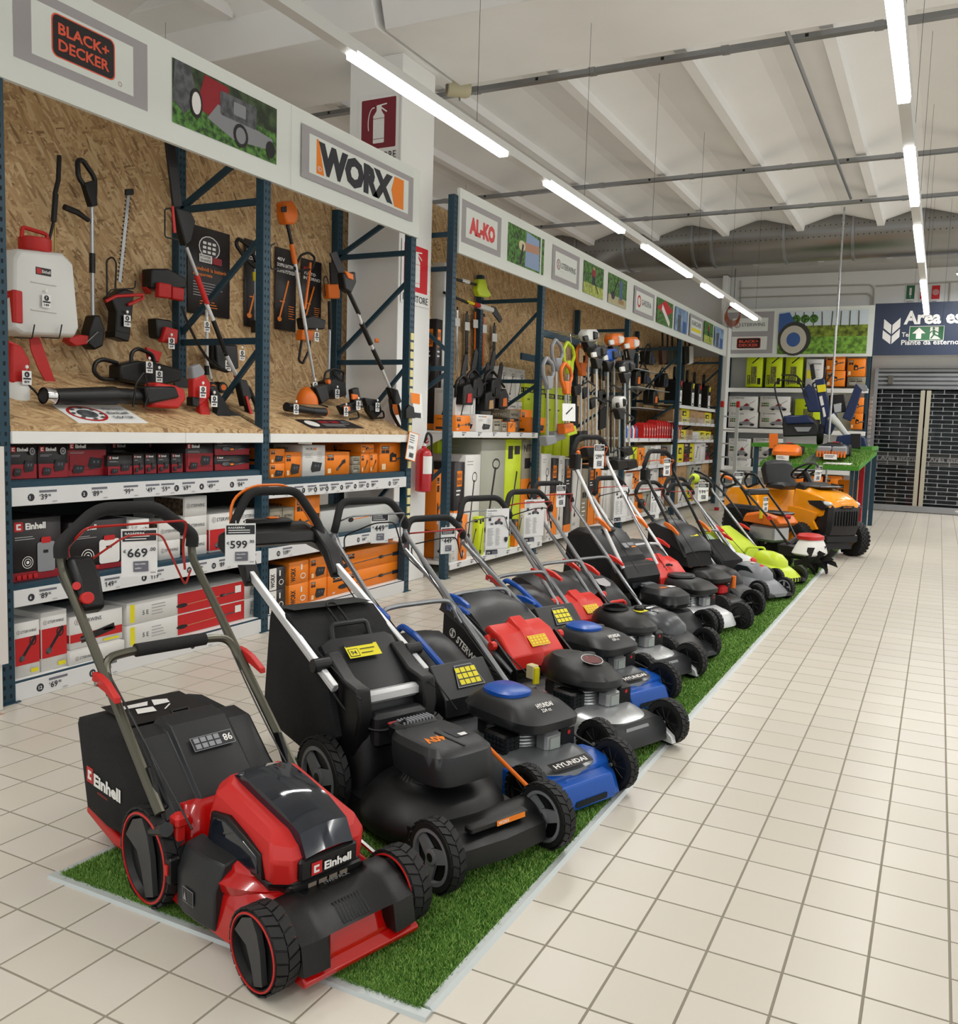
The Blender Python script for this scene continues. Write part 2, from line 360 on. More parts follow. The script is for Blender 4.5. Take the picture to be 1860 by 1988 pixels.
XL=-2.7; ZL=3.3
ys=[(at(*a,x=XL).y,at(*c,x=XL).y) for a,c in(((683,108),(978,297)),((1062,354),(1207,449)),((1250,478),(1339,536)),((1365,553),(1400,575)),((1422,587),(1467,617)))]
lightline(XL,ZL,[(-2.4,-.7),(.0,1.75)][:2]+ys,'long white LED light line hanging above the header banners on the left',-2.9,ys[-1][1]+.3)
XR=-.3
ysr=[(at(*a,x=XR).y,at(*c,x=XR).y) for a,c in(((1724,-120),(1755,193)),((1766,276),(1776,400)),((1781,438),(1787,516)),((1793,533),(1799,605)))]
lightline(XR,3.32,[(-1.6,.3)]+ysr,'white LED light line hanging over the open aisle on the right',-2.9,ysr[-1][1]+.3)
lightline(3.2,3.3,[(-2,0),(.8,2.8),(4,6),(7.2,9.2),(10.4,12.4),(13.6,15.6),(16.4,18.4)],'third LED light line over the aisle further to the right',-2.9,19)  # unseen row; its far stretch is extended to brighten the end of the store
lightline(5.8,3.3,[(-1,1),(2,4),(5,7),(8,10),(11,13),(14,16),(17,19)],'fourth LED light line out of view on the right',-2.9,19.3)  # row added outside the view to lift the light on ceiling and back wall
lightline(-6.4,3.9,[(.5,2.5),(4,6),(7.5,9.5),(11,13),(14.5,16.5),(17,19)],'LED light line behind the racks on the left',0,19.3)  # hidden row added behind the racks for more light on ceiling and back wall
t=thing('linear_lamp','white LED lamp near the back wall at the right edge, behind the aisle line','ceiling lamp',(.05,18.6,4.5))
for q in(0,2.2,4.4):
    b=MB(); b.box((q,-.03,0),(q+1.5,.03,.05),m_('lamp_rail','c9c9c6',.45)); b.build('rail',t); b=MB(); b.box((q+.02,-.025,-.02),(q+1.48,.025,0),LAMP); b.build('diffuser',t); b=MB(); b.cyl((q+.2,0,.05),(q+.2,0,.43),.003,INK,5); b.build('suspension_wire',t)
    ld=bpy.data.lights.new('lamp_light','AREA'); ld.shape='RECTANGLE'; ld.size=1.5; ld.size_y=.08; ld.energy=110; lo=bpy.data.objects.new('lamp_light',ld); COL.objects.link(lo); lo.parent=t; lo.location=(q+.75,0,-.04)
# loudspeaker
sp=thing('ceiling_loudspeaker','cream coloured horn loudspeaker hanging from the ceiling beam by the column','loudspeaker',at(893,168,y=8.1))
sp.rotation_euler=(0,0,math.radians(-50)); CR=m_('cream_plastic','cfc8a8',.5)
b=MB(); b.lathe([(.075,-.13),(.085,-.12),(.085,.06),(.07,.1),(.05,.11)],(0,0,-.02),(0,1,0),CR,24); b.build('body',sp)
b=MB(); b.lathe([(.066,-.134),(.06,-.13)],(0,0,-.02),(0,1,0),m_('grille','9a947b',.6),24); 
f=b.face((0,-.136,-.02),(1,0,0),(0,0,1))
for i in range(-4,5): f.r(-.055,i*.013-.002,.11,.003,PBLK) if abs(i)<4 else None
b.build('grille',sp)
b=MB(); b.tube([(-.05,0,.06),(-.03,0,.13),(.03,0,.13),(.05,0,.06)],.008,GALV,6); b.cyl((0,0,.13),(0,0,4.72-sp.location.z),.01,GALV,6); b.build('bracket',sp)
# ============================================================ RACKS AND LEFT DISPLAY
def upright(b,x,y0,y1,z1,front=True,z0=0):
    d=.07
    b.box((x-d,y0,z0),(x,y1,z1),TEAL,c=.004)
    if front:
        F=b.face((x,y0,z0),(0,1,0),(0,0,1)); wd=y1-y0; n=int((z1-z0)/.05); dd=F.d
        for i in range(n):
            z=.03+i*.05; F.d=dd
            F.r(wd*.2,z,wd*.14,.02,INK2); F.d=dd; F.r(wd*.62,z,wd*.14,.02,INK2)
        G=b.face((x-d,y0,z0),(1,0,0),(0,0,1)); dd=G.d
        for i in range(n): G.d=dd; G.r(.03,.04+i*.05,.006,.008,INK2)

def frame(rack,xf,xr,y0,y1,z1,braces,name='upright'):
    for x,fr in((xf,True),(xr,True)):
        b=MB(); upright(b,x,y0,y1,z1,fr); u=b.build('upright',rack)
        b=MB(); b.box((x-.09,y0-.02,0),(x+.015,y1+.02,.006),TEAL); b.build('foot_plate',u)
    for (za,zb) in braces:
        b=MB(); a=Vector((xf-.05,(y0+y1)/2,za)); c=Vector((xr-.02,(y0+y1)/2,zb)); dz=.022
        b.add([(a.x,a.y-.015,a.z-dz),(c.x,c.y-.015,c.z-dz),(c.x,c.y-.015,c.z+dz),(a.x,a.y-.015,a.z+dz),(a.x,a.y+.015,a.z-dz),(c.x,c.y+.015,c.z-dz),(c.x,c.y+.015,c.z+dz),(a.x,a.y+.015,a.z+dz)],[(0,3,2,1),(4,5,6,7),(0,1,5,4),(1,2,6,5),(2,3,7,6),(3,0,4,7)],TEAL,True)
        b.build('brace',rack)
def price(F,x,y,s,p,no=None,big=1):
    # a shelf price: number disc, header bar, figures
    if no:
        F.e(x-.05*s,y+.016*s,.021*s,.021*s,INK); F.t(x-.05*s-.009*s,y+.007*s,.018*s,no,PAPER)
    F.r(x,y+.04*s,.11*s,.012*s,m_('print_midgrey','6e6e78',.6)); F.t(x+.01*s,y,.032*s,p[0],INK); w=textgeo(p[0],1)[2]*.032*s
    F.t(x+.014*s+w,y+.016*s,.014*s,p[1],INK); F.t(x,y+.02*s,.01*s,'€',INK)
    F.r(x+.08*s,y-.014*s,.03*s,.005*s,PGREY)
def strip(rack,x,y0,y1,z0,z1,prices=(),slant=0,mat=None,sc=1.0):
    b=MB(); b.box((x-.012,y0,z0),(x,y1,z1),mat or STRIP,c=.002); s=b.build('price_strip',rack)
    for (yy,p,no) in prices:
        b=MB(); F=b.face((x,yy,z0+(z1-z0)*.28),(0,1,0),(0,0,1)); price(F,0,0,sc,p,no); b.build('price_label',s)
    return s
def P2(v): return v.split('.')
# ---------- products in boxes
def carton(label,group,x,y,z,w,h,d,style,rz=0,cat='box',body=None,name='carton',**k):
    b=MB(); st=STY[style]; 
    b.box((-d,0,0),(0,w,h),st[0],c=.002)
    F=b.face((0,0,0),(0,1,0),(0,0,1)); S=b.face((-d,0,0),(1,0,0),(0,0,1))
    st[1](F,w,h,'f',k); st[1](S,d,h,'s',k)
    if len(st)>2: T=b.face((-d,0,h),(0,1,0),(-1,0,0)); T.o=Vector((0,0,h)); st[2](T,w,d)
    o=b.build(name,smooth=0); o.location=(x,y,z); o.rotation_euler=(0,0,rz)
    return tag(o,label,cat,group)
def tool_blob(F,x,y,w,h,m,kind='drill'):
    if kind=='mower':
        F.poly([(x,y+.15*h),(x+.15*w,y+.4*h),(x+.55*w,y+.5*h),(x+.95*w,y+.2*h),(x+.9*w,y+.08*h),(x+.1*w,y+.06*h)],m); F.e(x+.2*w,y+.1*h,.1*w,.1*h,PBLK); F.e(x+.8*w,y+.1*h,.12*w,.12*h,PBLK)
        F.line(x+.45*w,y+.45*h,x+.95*w,y+h,.02*w,PHG); F.poly([(x+.3*w,y+.45*h),(x+.5*w,y+.75*h),(x+.7*w,y+.5*h)],PDRD)
    elif kind=='pole':
        F.line(x,y+.35*h,x+w,y+.6*h,.07*h,m); F.e(x+.08*w,y+.38*h,.08*w,.2*h,PBLK); F.e(x+.7*w,y+.52*h,.05*w,.14*h,PBLK); F.line(x+.7*w,y+.52*h,x+w,y+.6*h,.12*h,PHG)
    elif kind=='charger':
        F.poly([(x,y+.35*h),(x+.15*w,y+h),(x+w,y+.85*h),(x+.85*w,y+.1*h),(x+.1*w,y)],PBLK); F.poly([(x+.15*w,y+.45*h),(x+.25*w,y+.9*h),(x+.9*w,y+.78*h),(x+.78*w,y+.25*h)],INK); F.r(x+.35*w,y+.5*h,.12*w,.2*h,PHG); F.r(x+.6*w,y+.5*h,.12*w,.2*h,PHG)
    elif kind=='saw':
        F.rr(x,y+.2*h,.4*w,.6*h,.08*min(w,h),PBLK); F.line(x+.4*w,y+.4*h,x+w,y+.55*h,.16*h,PHG); F.ring(x+.15*w,y+.62*h,.14*w,.3*h,.05*w,PBLK); F.r(x+.14*w,y+.3*h,.2*w,.25*h,PORA)
    else:
        F.line(x+.1*w,y+.1*h,x+.9*w,y+.9*h,.14*w,PBLK); F.ring(x+.75*w,y+.75*h,.18*w,.16*h,.06*w,PBLK); F.e(x+.2*w,y+.2*h,.14*w,.1*h,m)
def logoE(F,x,y,h,w=None):
    F.r(x,y,h,h,PRED); F.r(x+.22*h,y+.18*h,.2*h,.62*h,PWHT); F.r(x+.3*h,y+.62*h,.45*h,.18*h,PWHT); F.r(x+.3*h,y+.18*h,.45*h,.18*h,PWHT)
    F.t(x+1.25*h,y+.12*h,.72*h,'Einhell',PWHT,bold=2.2,w=w)
def sE(F,w,h,side,k):
    q=k.get('cut',.42); F.r(.003,.003,w-.006,h*q,PDRD)
    if side=='s': F.r(.1*w,.3*h,.5*w,.25*h,PHG); return
    lh=min(.15*h,.17*w); logoE(F,.06*w,.8*h-.0*lh,lh); F.lines(.06*w,.7*h,.45*w,2,.035*h,.012*h,PGREY)
    kd=k.get('kind','charger')
    if kd=='sprayer':
        F.rr(.5*w,.12*h,.36*w,.48*h,.04*w,PWHT if k.get('tank',1) else LGREY); F.rr(.58*w,.58*h,.2*w,.1*h,.01,PRED); F.r(.62*w,.42*h,.1*w,.05*h,PBLK)
        F.ring(.3*w,.3*h,.11*w,.11*w,.012*w,PWHT); F.ring(.3*w,.3*h,.07*w,.07*w,.012*w,PWHT); F.e(.3*w,.3*h,.03*w,.03*w,PWHT)
        for i in range(4): F.rr(.08*w+i*.11*w,.04*h,.08*w,.07*h,.004,PRED)
    elif kd=='tool':
        tool_blob(F,.35*w,.2*h,.5*w,.5*h,PRED,'saw'); F.e(.3*w,.45*h,.11*w,.13*h,PHG)
    else:
        F.poly([(.05*w,.2*h),(.05*w,.62*h),(.95*w,.62*h),(.95*w,.2*h)],PDRD) if k.get('redmid') else None
        tool_blob(F,.5*w,.2*h,.4*w,.36*h,PBLK,'charger'); tool_blob(F,.12*w,.1*h,.3*w,.24*h,PRED,'charger')
    if k.get('rnd'): F.e(.8*w,.82*h,.1*w,.11*h,PGREY); F.ring(.8*w,.82*h,.07*w,.075*h,.008,PHG)
def sW(F,w,h,side,k):
    if side=='s':
        F.r(.08*w,.1*h,.5*w,.16*h,PBLK); F.t(.12*w,.7*h,min(.1*h,.13*w),'WORX',PBLK); return
    F.r(.06*w,.78*h,.26*w,.1*h,PBLK); F.t(.08*w,.8*h,min(.06*h,.06*w),'WORX',PWHT,w=.22*w); F.r(.06*w,.64*h,.12*w,.11*h,PBLK); F.r(.2*w,.64*h,.12*w,.11*h,PBLK)
    kd=k.get('kind','saw'); kw=dict(charger=(.3*w,.1*h,.6*w,.45*h),saw=(.35*w,.25*h,.6*w,.45*h),pole=(.12*w,.12*h,.8*w,.6*h),drill=(.4*w,.15*h,.45*w,.55*h))[kd]
    tool_blob(F,*kw,PHG,kd); F.r(.06*w,.08*h,.14*w,.2*h,m_('print_pale','e9c9a0',.5)) if kd!='pole' else (F.r(.84*w,.35*h,.12*w,.2*h,PBLK),F.t(.05*w,.08*h,.1*h,'40V',PWHT))
def sWW(F,w,h,side,k):
    F.t(.12*w,.84*h,.08*h,'WORX',PBLK,w=.4*w); F.poly([(.53*w,.84*h),(.5*w,.88*h),(.53*w,.92*h),(.6*w,.92*h),(.6*w,.84*h)],PORA) if side=='f' else None
    F.lines(.1*w,.72*h,.4*w,5,.03*h,.008*h,PGREY); F.lines(.65*w,.75*h,.25*w,5,.06*h,.012*h,PGREY); tool_blob(F,.35*w,.12*h,.5*w,.35*h,PBLK,'charger')
def sS(F,w,h,side,k):
    n=k.get('txt','STERWINS'); tm=PHG
    if k.get('vert'):
        F.r(.0,.0,w,h,m_('box_white','dedcd8',.5)) if False else None
        F.t(w*.55+.0,.15*h,min(.14*w,.3),n,PHG,rot=PI/2,w=.55*h) if side=='f' else None; return
    if side=='f':
        hh=min(.1*h,.1*w)*k.get('ts',1); W_=min(.62*w,hh*textgeo(n,1)[2]); yy=k.get('ty',.8)*h
        F.ring(.1*w+hh*.6,yy+hh*.5,hh*.75,hh*.75,hh*.12,tm,14); F.t(.1*w+hh*.35,yy+.15*hh,hh*.7,'S',PDRD); F.t(.1*w+hh*1.6,yy,hh,n,tm,bold=.3,w=W_)
    if k.get('red'):
        a,c=k['red']; F.r(.003,a*h,w-.006,(c-a)*h,PRED)
        if side=='f': tool_blob(F,.12*w,(a+.02)*h,.8*w,(c-a)*h*1.05,PHG,k.get('kind','drill'))
        F.r(.62*w,.05*h,.3*w,.07*h,PYEL)
    if k.get('yel'): F.r(.05*w,.3*h,.25*w,.3*h,PYEL); F.lines(.4*w,.6*h,.4*w,5,.07*h,.02*h,PGREY)
    if k.get('photo') and side=='s': F.r(.05*w,.05*h,.9*w,.85*h,m_('print_foliage','4a3a2a',.6,var=.8,vs=40))
    if k.get('kind')=='mower' and side=='f':
        tool_blob(F,.32*w,.12*h,.62*w,.62*h,LGREY,'mower')
        for i in range(4):
            for j in range(2): F.rr(.06*w+i*.065*w,(.5-.14*j)*h,.05*w,.1*h,.003,PGRN if j==0 or i else PDRD)
def sR(F,w,h,side,k):
    hh=min(.16*h,.22*w); F.r(0.003,h*.86-hh*.4,w-.006,hh*1.0,PBLK) if k.get('band') else None
    if k.get('band'): F.t(.1*w,h*.86-hh*.22,hh*.6,'RYOBI',PLIME,w=.8*w); F.t(.3*w,h*.66,hh*.4,'ONE+',PBLK)
    else:
        F.r(.08*w,.08*h,.18*w,.3*h,PBLK); F.t(.2*w,.1*h,.08*w,'RYOBI',PLIME,rot=PI/2,w=.26*h); F.r(.3*w,.1*h,.35*w,.55*h,m_('print_olive','6b6c33',.6,var=.5,vs=25)); F.r(.72*w,.08*h,.2*w,.2*h,PBLK)
        F.line(.35*w,.75*h,.8*w,.95*h,.07*w,PBLK)
def sRL(F,w,h,side,k): F.line(.3*w,.1*h,.75*w,.7*h,.09*w,PBLK); F.r(.15*w,.82*h,.3*w,.12*h,PBLK); F.r(.55*w,.86*h,.35*w,.08*h,PBLK); F.r(.2*w,.04*h,.3*w,.1*h,PBLK); F.line(.35*w,.15*h,.72*w,.62*h,.03*w,PGREY)
def sN(F,w,h,side,k):
    F.r(.003,.003,w-.006,h*k.get('org',.0),PORA) if k.get('org') else None
    F.t(.1*w,.72*h if not k.get('org') else .88*h,min(.12*h,.16*w),'NITRO',PBLK if side=='f' else PWHT,w=.7*w); F.r(.15*w,.5*h if not k.get('org') else .72*h,.3*w,.1*h,PBLK); F.r(.5*w,.5*h if not k.get('org') else .72*h,.3*w,.1*h,PBLK)
    if k.get('org'): F.ring(.5*w,.5*h,.2*w,.09*h,.05*w,PBLK); F.line(.5*w,.42*h,.55*w,.1*h,.12*w,PBLK)
    else: F.lines(.12*w,.4*h,.6*w,4,.07*h,.02*h,PWHT)
def sB(F,w,h,side,k):
    q=k.get('q',.45); F.r(.003,.003,w-.006,h*q,PORA); F.r(.25*w,.75*h,.5*w,.16*h,PORA); F.t(.28*w,.84*h,.045*h,'BLACK+',PBLK,w=.44*w); F.t(.28*w,.77*h,.045*h,'DECKER',PBLK,w=.44*w); F.lines(.2*w,.7*h,.5*w,2,.04*h,.015*h,PWHT); F.line(.3*w,.3*h,.6*w,.6*h,.08*w,PHG)
def sWT(F,w,h,side,k):
    F.lines(.1*w,.93*h,.5*w,2,.03*h,.01*h,PGREY); F.line(.3*w,.2*h,.6*w,.75*h,.07*w,PBLK); F.ring(.62*w,.78*h,.16*w,.05*h,.03*w,PBLK); F.e(.3*w,.2*h,.1*w,.03*h,PBLK); F.r(.1*w,.05*h,.3*w,.04*h,PGREY)
def sY(F,w,h,side,k): F.r(.1*w,.45*h,.5*w,.35*h,PBLK); F.r(.2*w,.1*h,.5*w,.1*h,PBLK); F.e(.4*w,.6*h,.14*w,.1*h,PYEL)
def sWX(F,w,h,side,k):
    # vertical WORX lettering, white or orange small long cartons
    F.r(0.003,.003,w*.42,h-.006,PWHT) if side=='f' and k.get('dark') else None
    F.t(.34*w,.12*h,.26*w,'WORX',PBLK,bold=2,rot=PI/2,w=.62*h) if side=='f' else F.t(.5*w,.15*h,.22*w,'WORX',PWHT,rot=PI/2,w=.6*h)
    if side=='f': F.ring(.72*w,.32*h,.14*w,.13*h,.03*w,PWHT); F.r(.6*w,.6*h,.08*w,.25*h,PWHT)
WBOX=m_('box_white','dcdad6',.45); EBOX=m_('box_black','1f1a1c',.4); TAUP=m_('box_taupe','8c8471',.5); SAGE=m_('box_sage','a5a597',.5)
STY={'E':(EBOX,sE),'W':(PORA,sW),'WW':(WBOX,sWW),'S':(WBOX,sS),'R':(PLIME,sR),'RL':(PLIME,sRL),'N':(TAUP,sN),'B':(EBOX,sB),'WT':(WBOX,sWT),'SG':(SAGE,sWT),'Y':(PYEL,sY),'WX':(PORA,sWX),'WXD':(EBOX,sWX),'CB':(CARD,lambda F,w,h,s,k:F.lines(.2*w,.5*h,.4*w,3,.08*h,.02*h,INK))}
# ---------- rack A
XF=-4.17; XB=-4.95
RA=thing('storage_rack','teal two bay storage rack on the left with sloping plywood display deck','rack',(0,0,0))
FY=[(2.86,2.945),(4.835,4.91),(6.735,6.815)]
br=[(3.38,2.99),(2.98,2.98),(2.74,2.1),(2.04,2.04),(2.0,1.2),(1.16,1.16),(1.1,.3)]
for i,(a,c) in enumerate(FY): frame(RA,XF,XB,a,c,3.5 if i<2 else 3.4,br)
for (a,c,st) in((2.945,4.835,0),(4.91,6.735,1)):
    for z in(1.15,.61,.105):
        zz=z-(.07 if st and z>1 else 0)
        b=MB(); b.box((XF-.05,a,zz-.09),(XF-.012,c,zz),TEAL,c=.004); b.build('beam',RA)
        b=MB(); b.box((XB+.02,a,zz-.09),(XB+.05,c,zz),TEAL,c=.004); b.build('beam',RA)
        n=3
        for i in range(n):
            b=MB(); w_=(c-a)/n; b.box((XB+.03,a+i*w_+.003,zz-.012),(XF-.02,a+(i+1)*w_-.003,zz+.002),m_('shelf_panel','23414f',.5) if z>.2 else WHITE,c=.002); b.build('shelf_panel',RA)
    # sloping display deck of OSB and white fascia
    b=MB(); b.add([(XF+.005,a,1.405),(XB+.0,a,1.745),(XB+.0,a,1.765),(XF+.005,a,1.43),(XF+.005,c,1.405),(XB+.0,c,1.745),(XB+.0,c,1.765),(XF+.005,c,1.43)],[(0,3,2,1),(4,5,6,7),(0,1,5,4),(1,2,6,5),(2,3,7,6),(3,0,4,7)],OSB,True); b.build('display_deck',RA)
    for i in range(2):
        b=MB(); y0=a+(c-a)*i*.62; y1=a+(c-a)*(.62 if i==0 else 1)-.002; b.box((XF-.01,y0,1.325 if 0 else 1.34),(XF+.012,y1,1.404),WHITE,c=.003); b.build('fascia_board',RA)
# back OSB panels
for (a,c,z1) in((.9,4.86,3.75),(4.87,6.2,3.75),(6.205,6.8,3.75)):
    b=MB(); b.box((XB-.09,a,1.72),(XB-.07,c,z1),OSB); b.build('osb_panel',RA)
b=MB(); b.box((XB-.1,2.9,0),(XB-.075,6.3,1.7),m_('back_mesh_dark','24272a',.7)); b.build('back_panel',RA)
strip(RA,XF,2.945,4.835,1.02,1.115,[(at(px,955,x=XF).y,P2(p),n) for px,p,n in((76,'39.90','1'),(178,'89.90','2'),(240,'99.90',None),(283,'49.90',None),(313,'59.90',None),(354,'69.90','3'),(402,'49.90','4'),(460,'84.90','5'))],sc=.95)
strip(RA,XF,4.91,6.735,.945,1.035,[(at(px,950,x=XF).y,P2(p),n) for px,p,n in((540,'59.90',' 6'),(571,'49.90','7'),(597,'59.90','7'),(620,'69.90','8'),(642,'39.90','8'),(670,'69.90','9'),(696,'109.90','9'),(720,'89.90','10'),(762,'129.90','11'))],sc=.95)
strip(RA,XF,2.945,4.835,.497,.585,[(at(px,1140,x=XF).y,P2(p),n) for px,p,n in((76,'89.95','6'),(203,'149.95','7'),(292,'119.90','8'),(378,'69.90','10'),(425,'89.90','11'),(477,'124.90',None))],sc=.95)
strip(RA,XF,4.91,6.735,.505,.59,[(at(px,1060,x=XF).y,P2(p),n) for px,p,n in((549,'109.90','13'),(702,'64.90','15'))],sc=.95)
strip(RA,XF,2.945,4.835,.0,.095,[(at(px,1340,x=XF).y,P2(p),n) for px,p,n in((95,'69.90','12'),(195,'79.90','13'),(386,'89.90','14'))],sc=1.05)
strip(RA,XF,4.91,6.735,.0,.1,[(at(px,1180,x=XF).y,P2(p),n) for px,p,n in((600,'109.90','16'),(700,'99.90','17'))],sc=.95)
# yellow foam edge protector on the right upright
b=MB(); yp=6.76
for i in range(22): b.box((XF+.002,6.745,.55+i*.08),(XF+.012,6.79,.55+i*.08+.06),m_('foam_yellow','dcd39a',.8)) if i not in(5,6) else None
b.build('edge_protector',RA,kind='stuff')
# ---------- header banners
def banner(name,label,o,u,wd,h,draw,t=.03,mat=None):
    b=MB(); u=Vector(u); n=u.cross(Vector((0,0,1))); o=Vector(o)
    c=[o,o+u*wd,o+u*wd-n*t,o-n*t]; c=[(p.x,p.y) for p in c]
    b.add([(p[0],p[1],o.z) for p in c]+[(p[0],p[1],o.z+h) for p in c],[(3,2,1,0),(4,5,6,7),(0,1,5,4),(1,2,6,5),(2,3,7,6),(3,0,4,7)],mat or m_('banner_white','dfe3de',.5),True)
    F=b.face(o,u,(0,0,1)); draw(F); return tag(b.build(name,smooth=0),label,'sign')
GR=m_('banner_grey','a39fa1',.6)
def photo(F,x,y,w,h,kind):
    if kind=='mower':
        F.r(x,y,w,h,PGRN); F.r(x,y+.55*h,w,.45*h,m_('photo_hedge','38482c',.6,var=.6,vs=12))
        F.poly([(x,y+.35*h),(x+.02*w,y+h),(x+.15*w,y+h),(x+.22*w,y+.5*h),(x+.1*w,y+.2*h)],PHG); F.poly([(x+.2*w,y+.4*h),(x+.28*w,y+h*.98),(x+.5*w,y+h*.95),(x+.52*w,y+.5*h),(x+.45*w,y+.3*h)],PDRD)
        F.poly([(x+.3*w,y+.3*h),(x+.4*w,y+.6*h),(x+.62*w,y+.5*h),(x+.95*w,y+.42*h),(x+.97*w,y+.22*h),(x+.55*w,y+.12*h)],LGREY)
        F.rr(x+.42*w,y+.45*h,.36*w,.4*h,.02,PHG); F.rr(x+.55*w,y+.55*h,.12*w,.22*h,.01,LGREY); F.e(x+.62*w,y+.24*h,.075*w,.2*h,PBLK); F.e(x+.62*w,y+.24*h,.05*w,.14*h,LGREY); F.e(x+.93*w,y+.22*h,.05*w,.15*h,PBLK); F.e(x+.2*w,y+.45*h,.055*w,.24*h,PBLK); F.e(x+.2*w,y+.45*h,.04*w,.18*h,PWHT)
    elif kind=='trim':
        F.r(x,y,w,h,PGRN); F.poly([(x+.52*w,y+.02),(x+.55*w,y+.98*h),(x+.95*w,y+h*.9),(x+.98*w,y+.02)],m_('photo_shirt','8ea3c6',.6)); F.poly([(x+.35*w,y+.5*h),(x+.5*w,y+.68*h),(x+.95*w,y+.72*h),(x+.95*w,y+.5*h),(x+.5*w,y+.45*h)],m_('photo_skin','b98a72',.6)); F.e(x+.42*w,y+.55*h,.1*w,.14*h,m_('photo_glove','d5cfa8',.6)); F.line(x+.38*w,y+.05*h,x+.45*w,y+.6*h,.05*w,PBLK)
    elif kind=='man':
        F.r(x,y,w,h,PGRN); F.r(x,y,w,.35*h,m_('photo_lawn','a8b455',.6,var=.3,vs=20)); F.r(x+.42*w,y+.35*h,.14*w,.3*h,m_('photo_trouser','2e3440',.6)); F.r(x+.4*w,y+.62*h,.18*w,.2*h,PDRD); F.e(x+.5*w,y+.87*h,.05*w,.05*h,m_('photo_skin','b98a72',.6)); F.line(x+.5*w,y+.5*h,x+.75*w,y+.12*h,.03*w,PBLK)
    elif kind=='boot':
        F.r(x,y,w,h,PGRN); F.r(x,y,w,.3*h,m_('photo_path','b6b08c',.6,var=.2)); F.r(x+.6*w,y+.2*h,.15*w,.7*h,m_('photo_jean','49638f',.6)); F.rr(x+.55*w,y+.1*h,.3*w,.15*h,.01,m_('photo_boot','a1824f',.6)); F.e(x+.25*w,y+.3*h,.1*w,.14*h,PBLK); F.line(x+.25*w,y+.3*h,x+.5*w,y+.9*h,.03*w,PBLK)
    elif kind=='red':
        F.r(x,y,w,h,PGRN); F.poly([(x,y+.6*h),(x+.5*w,y+h),(x+w,y+.7*h),(x+.6*w,y+.4*h)],PRED); F.line(x+.3*w,y+.7*h,x+.8*w,y+.1*h,.1*w,PWHT)
    elif kind=='blue':
        F.r(x,y,w,h,m_('photo_sky','7d97b8',.6,var=.3,vs=9)); F.r(x+.2*w,y,.25*w,.7*h,PHG); F.r(x+.6*w,y,.3*w,.5*h,PBLU)
    elif kind=='wheel':
        F.r(x,y,w,h,m_('photo_sky2','cdd9e0',.6)); F.r(x,y+.36*h,w,.3*h,m_('photo_hedge2','6f7f2a',.7,var=.6,vs=9)); F.r(x,y,w,.4*h,m_('photo_grass2','6f9a3a',.7,var=.5,vs=14))
        for i in range(9): F.line(x+w*(.1+.1*i),y+.6*h,x+w*(.1+.1*i+random.uniform(-.02,.02)),y+h*.98,.012*w,m_('photo_tree','5b5f4a',.7)); F.e(x+w*(.1+.1*i),y+.82*h,.05*w,.1*h,PGRN) if i<4 else None
        F.poly([(x,y+.5*h),(x,y+.95*h),(x+.12*w,y+.98*h),(x+.2*w,y+.7*h)],PBLU); F.e(x+.19*w,y+.36*h,.19*w,.4*h,m_('photo_tyre','3a3a34',.6),24); F.e(x+.18*w,y+.34*h,.15*w,.33*h,m_('photo_rim','c2bcae',.6),24); F.e(x+.18*w,y+.34*h,.08*w,.17*h,PBLU,20)
def logo_bd(F,x,y,w,h):
    F.rr(x,y,w,h,.16*h,m_('bd_orange','e2583a',.5)); F.rr(x+.02*w,y+.03*h,w*.96,h*.94,.14*h,EBOX); F.t(x+.1*w,y+.54*h,.27*h,'BLACK+',m_('bd_orange','e2583a',.5),bold=1.5,w=.8*w); F.t(x+.1*w,y+.17*h,.27*h,'DECKER',m_('bd_orange','e2583a',.5),bold=1.5,w=.8*w)
def logo_worx(F,x,y,w,h):
    F.poly([(x,y),(x,y+h),(x+.02*w,y+h),(x+.08*w,y)],PORA); F.t(x+.02*w,y+.02*h,.96*h,'WORX',INK,bold=4,w=.84*w); F.poly([(x+.88*w,y),(x+.84*w,y+.5*h),(x+.88*w,y+h),(x+w,y+h),(x+w,y)],PORA); F.ring(x+.03*w,y+.16*h,.02*w,.07*h,.004,PWHT); F.t(x+.021*w,y+.12*h,.07*h,'R',PWHT,bold=0)
def logo_st(F,x,y,w,h):
    F.ring(x+.1*w,y+.5*h,.1*w,.1*w,.015*w,PHG); F.ring(x+.1*w,y+.5*h,.075*w,.075*w,.01*w,PRED); F.t(x+.065*w,y+.5*h-.045*w,.09*w,'S',PHG); F.t(x+.24*w,y+.5*h-.055*w,.11*w,'STERWINS',PHG,bold=.4,w=.76*w)
def drawA(F):
    Y0=.9; gx=lambda y:y-Y0
    F.r(gx(2.99),.12,.835,.365,GR); F.r(gx(3.09),.17,.633,.265,m_('banner_white','dfe3de',.5)); logo_bd(F,gx(3.203),.205,.395,.215); F.ring(gx(3.63),.205,.012,.012,.002,PDRD)
    photo(F,gx(4.008),.12,.93,.365,'mower')
    F.r(gx(5.083),.0,.002,.56,GR)
    F.r(gx(5.198),.11,1.505,.365,GR); F.r(gx(5.285),.16,1.34,.27,m_('banner_white','dfe3de',.5)); logo_worx(F,gx(5.368),.175,1.18,.24)
banner('header_banner','white header banner on the left rack with a mower photo and big WORX lettering',(XF+.015,.9,3.11),(0,1,0),5.93,.57,drawA)
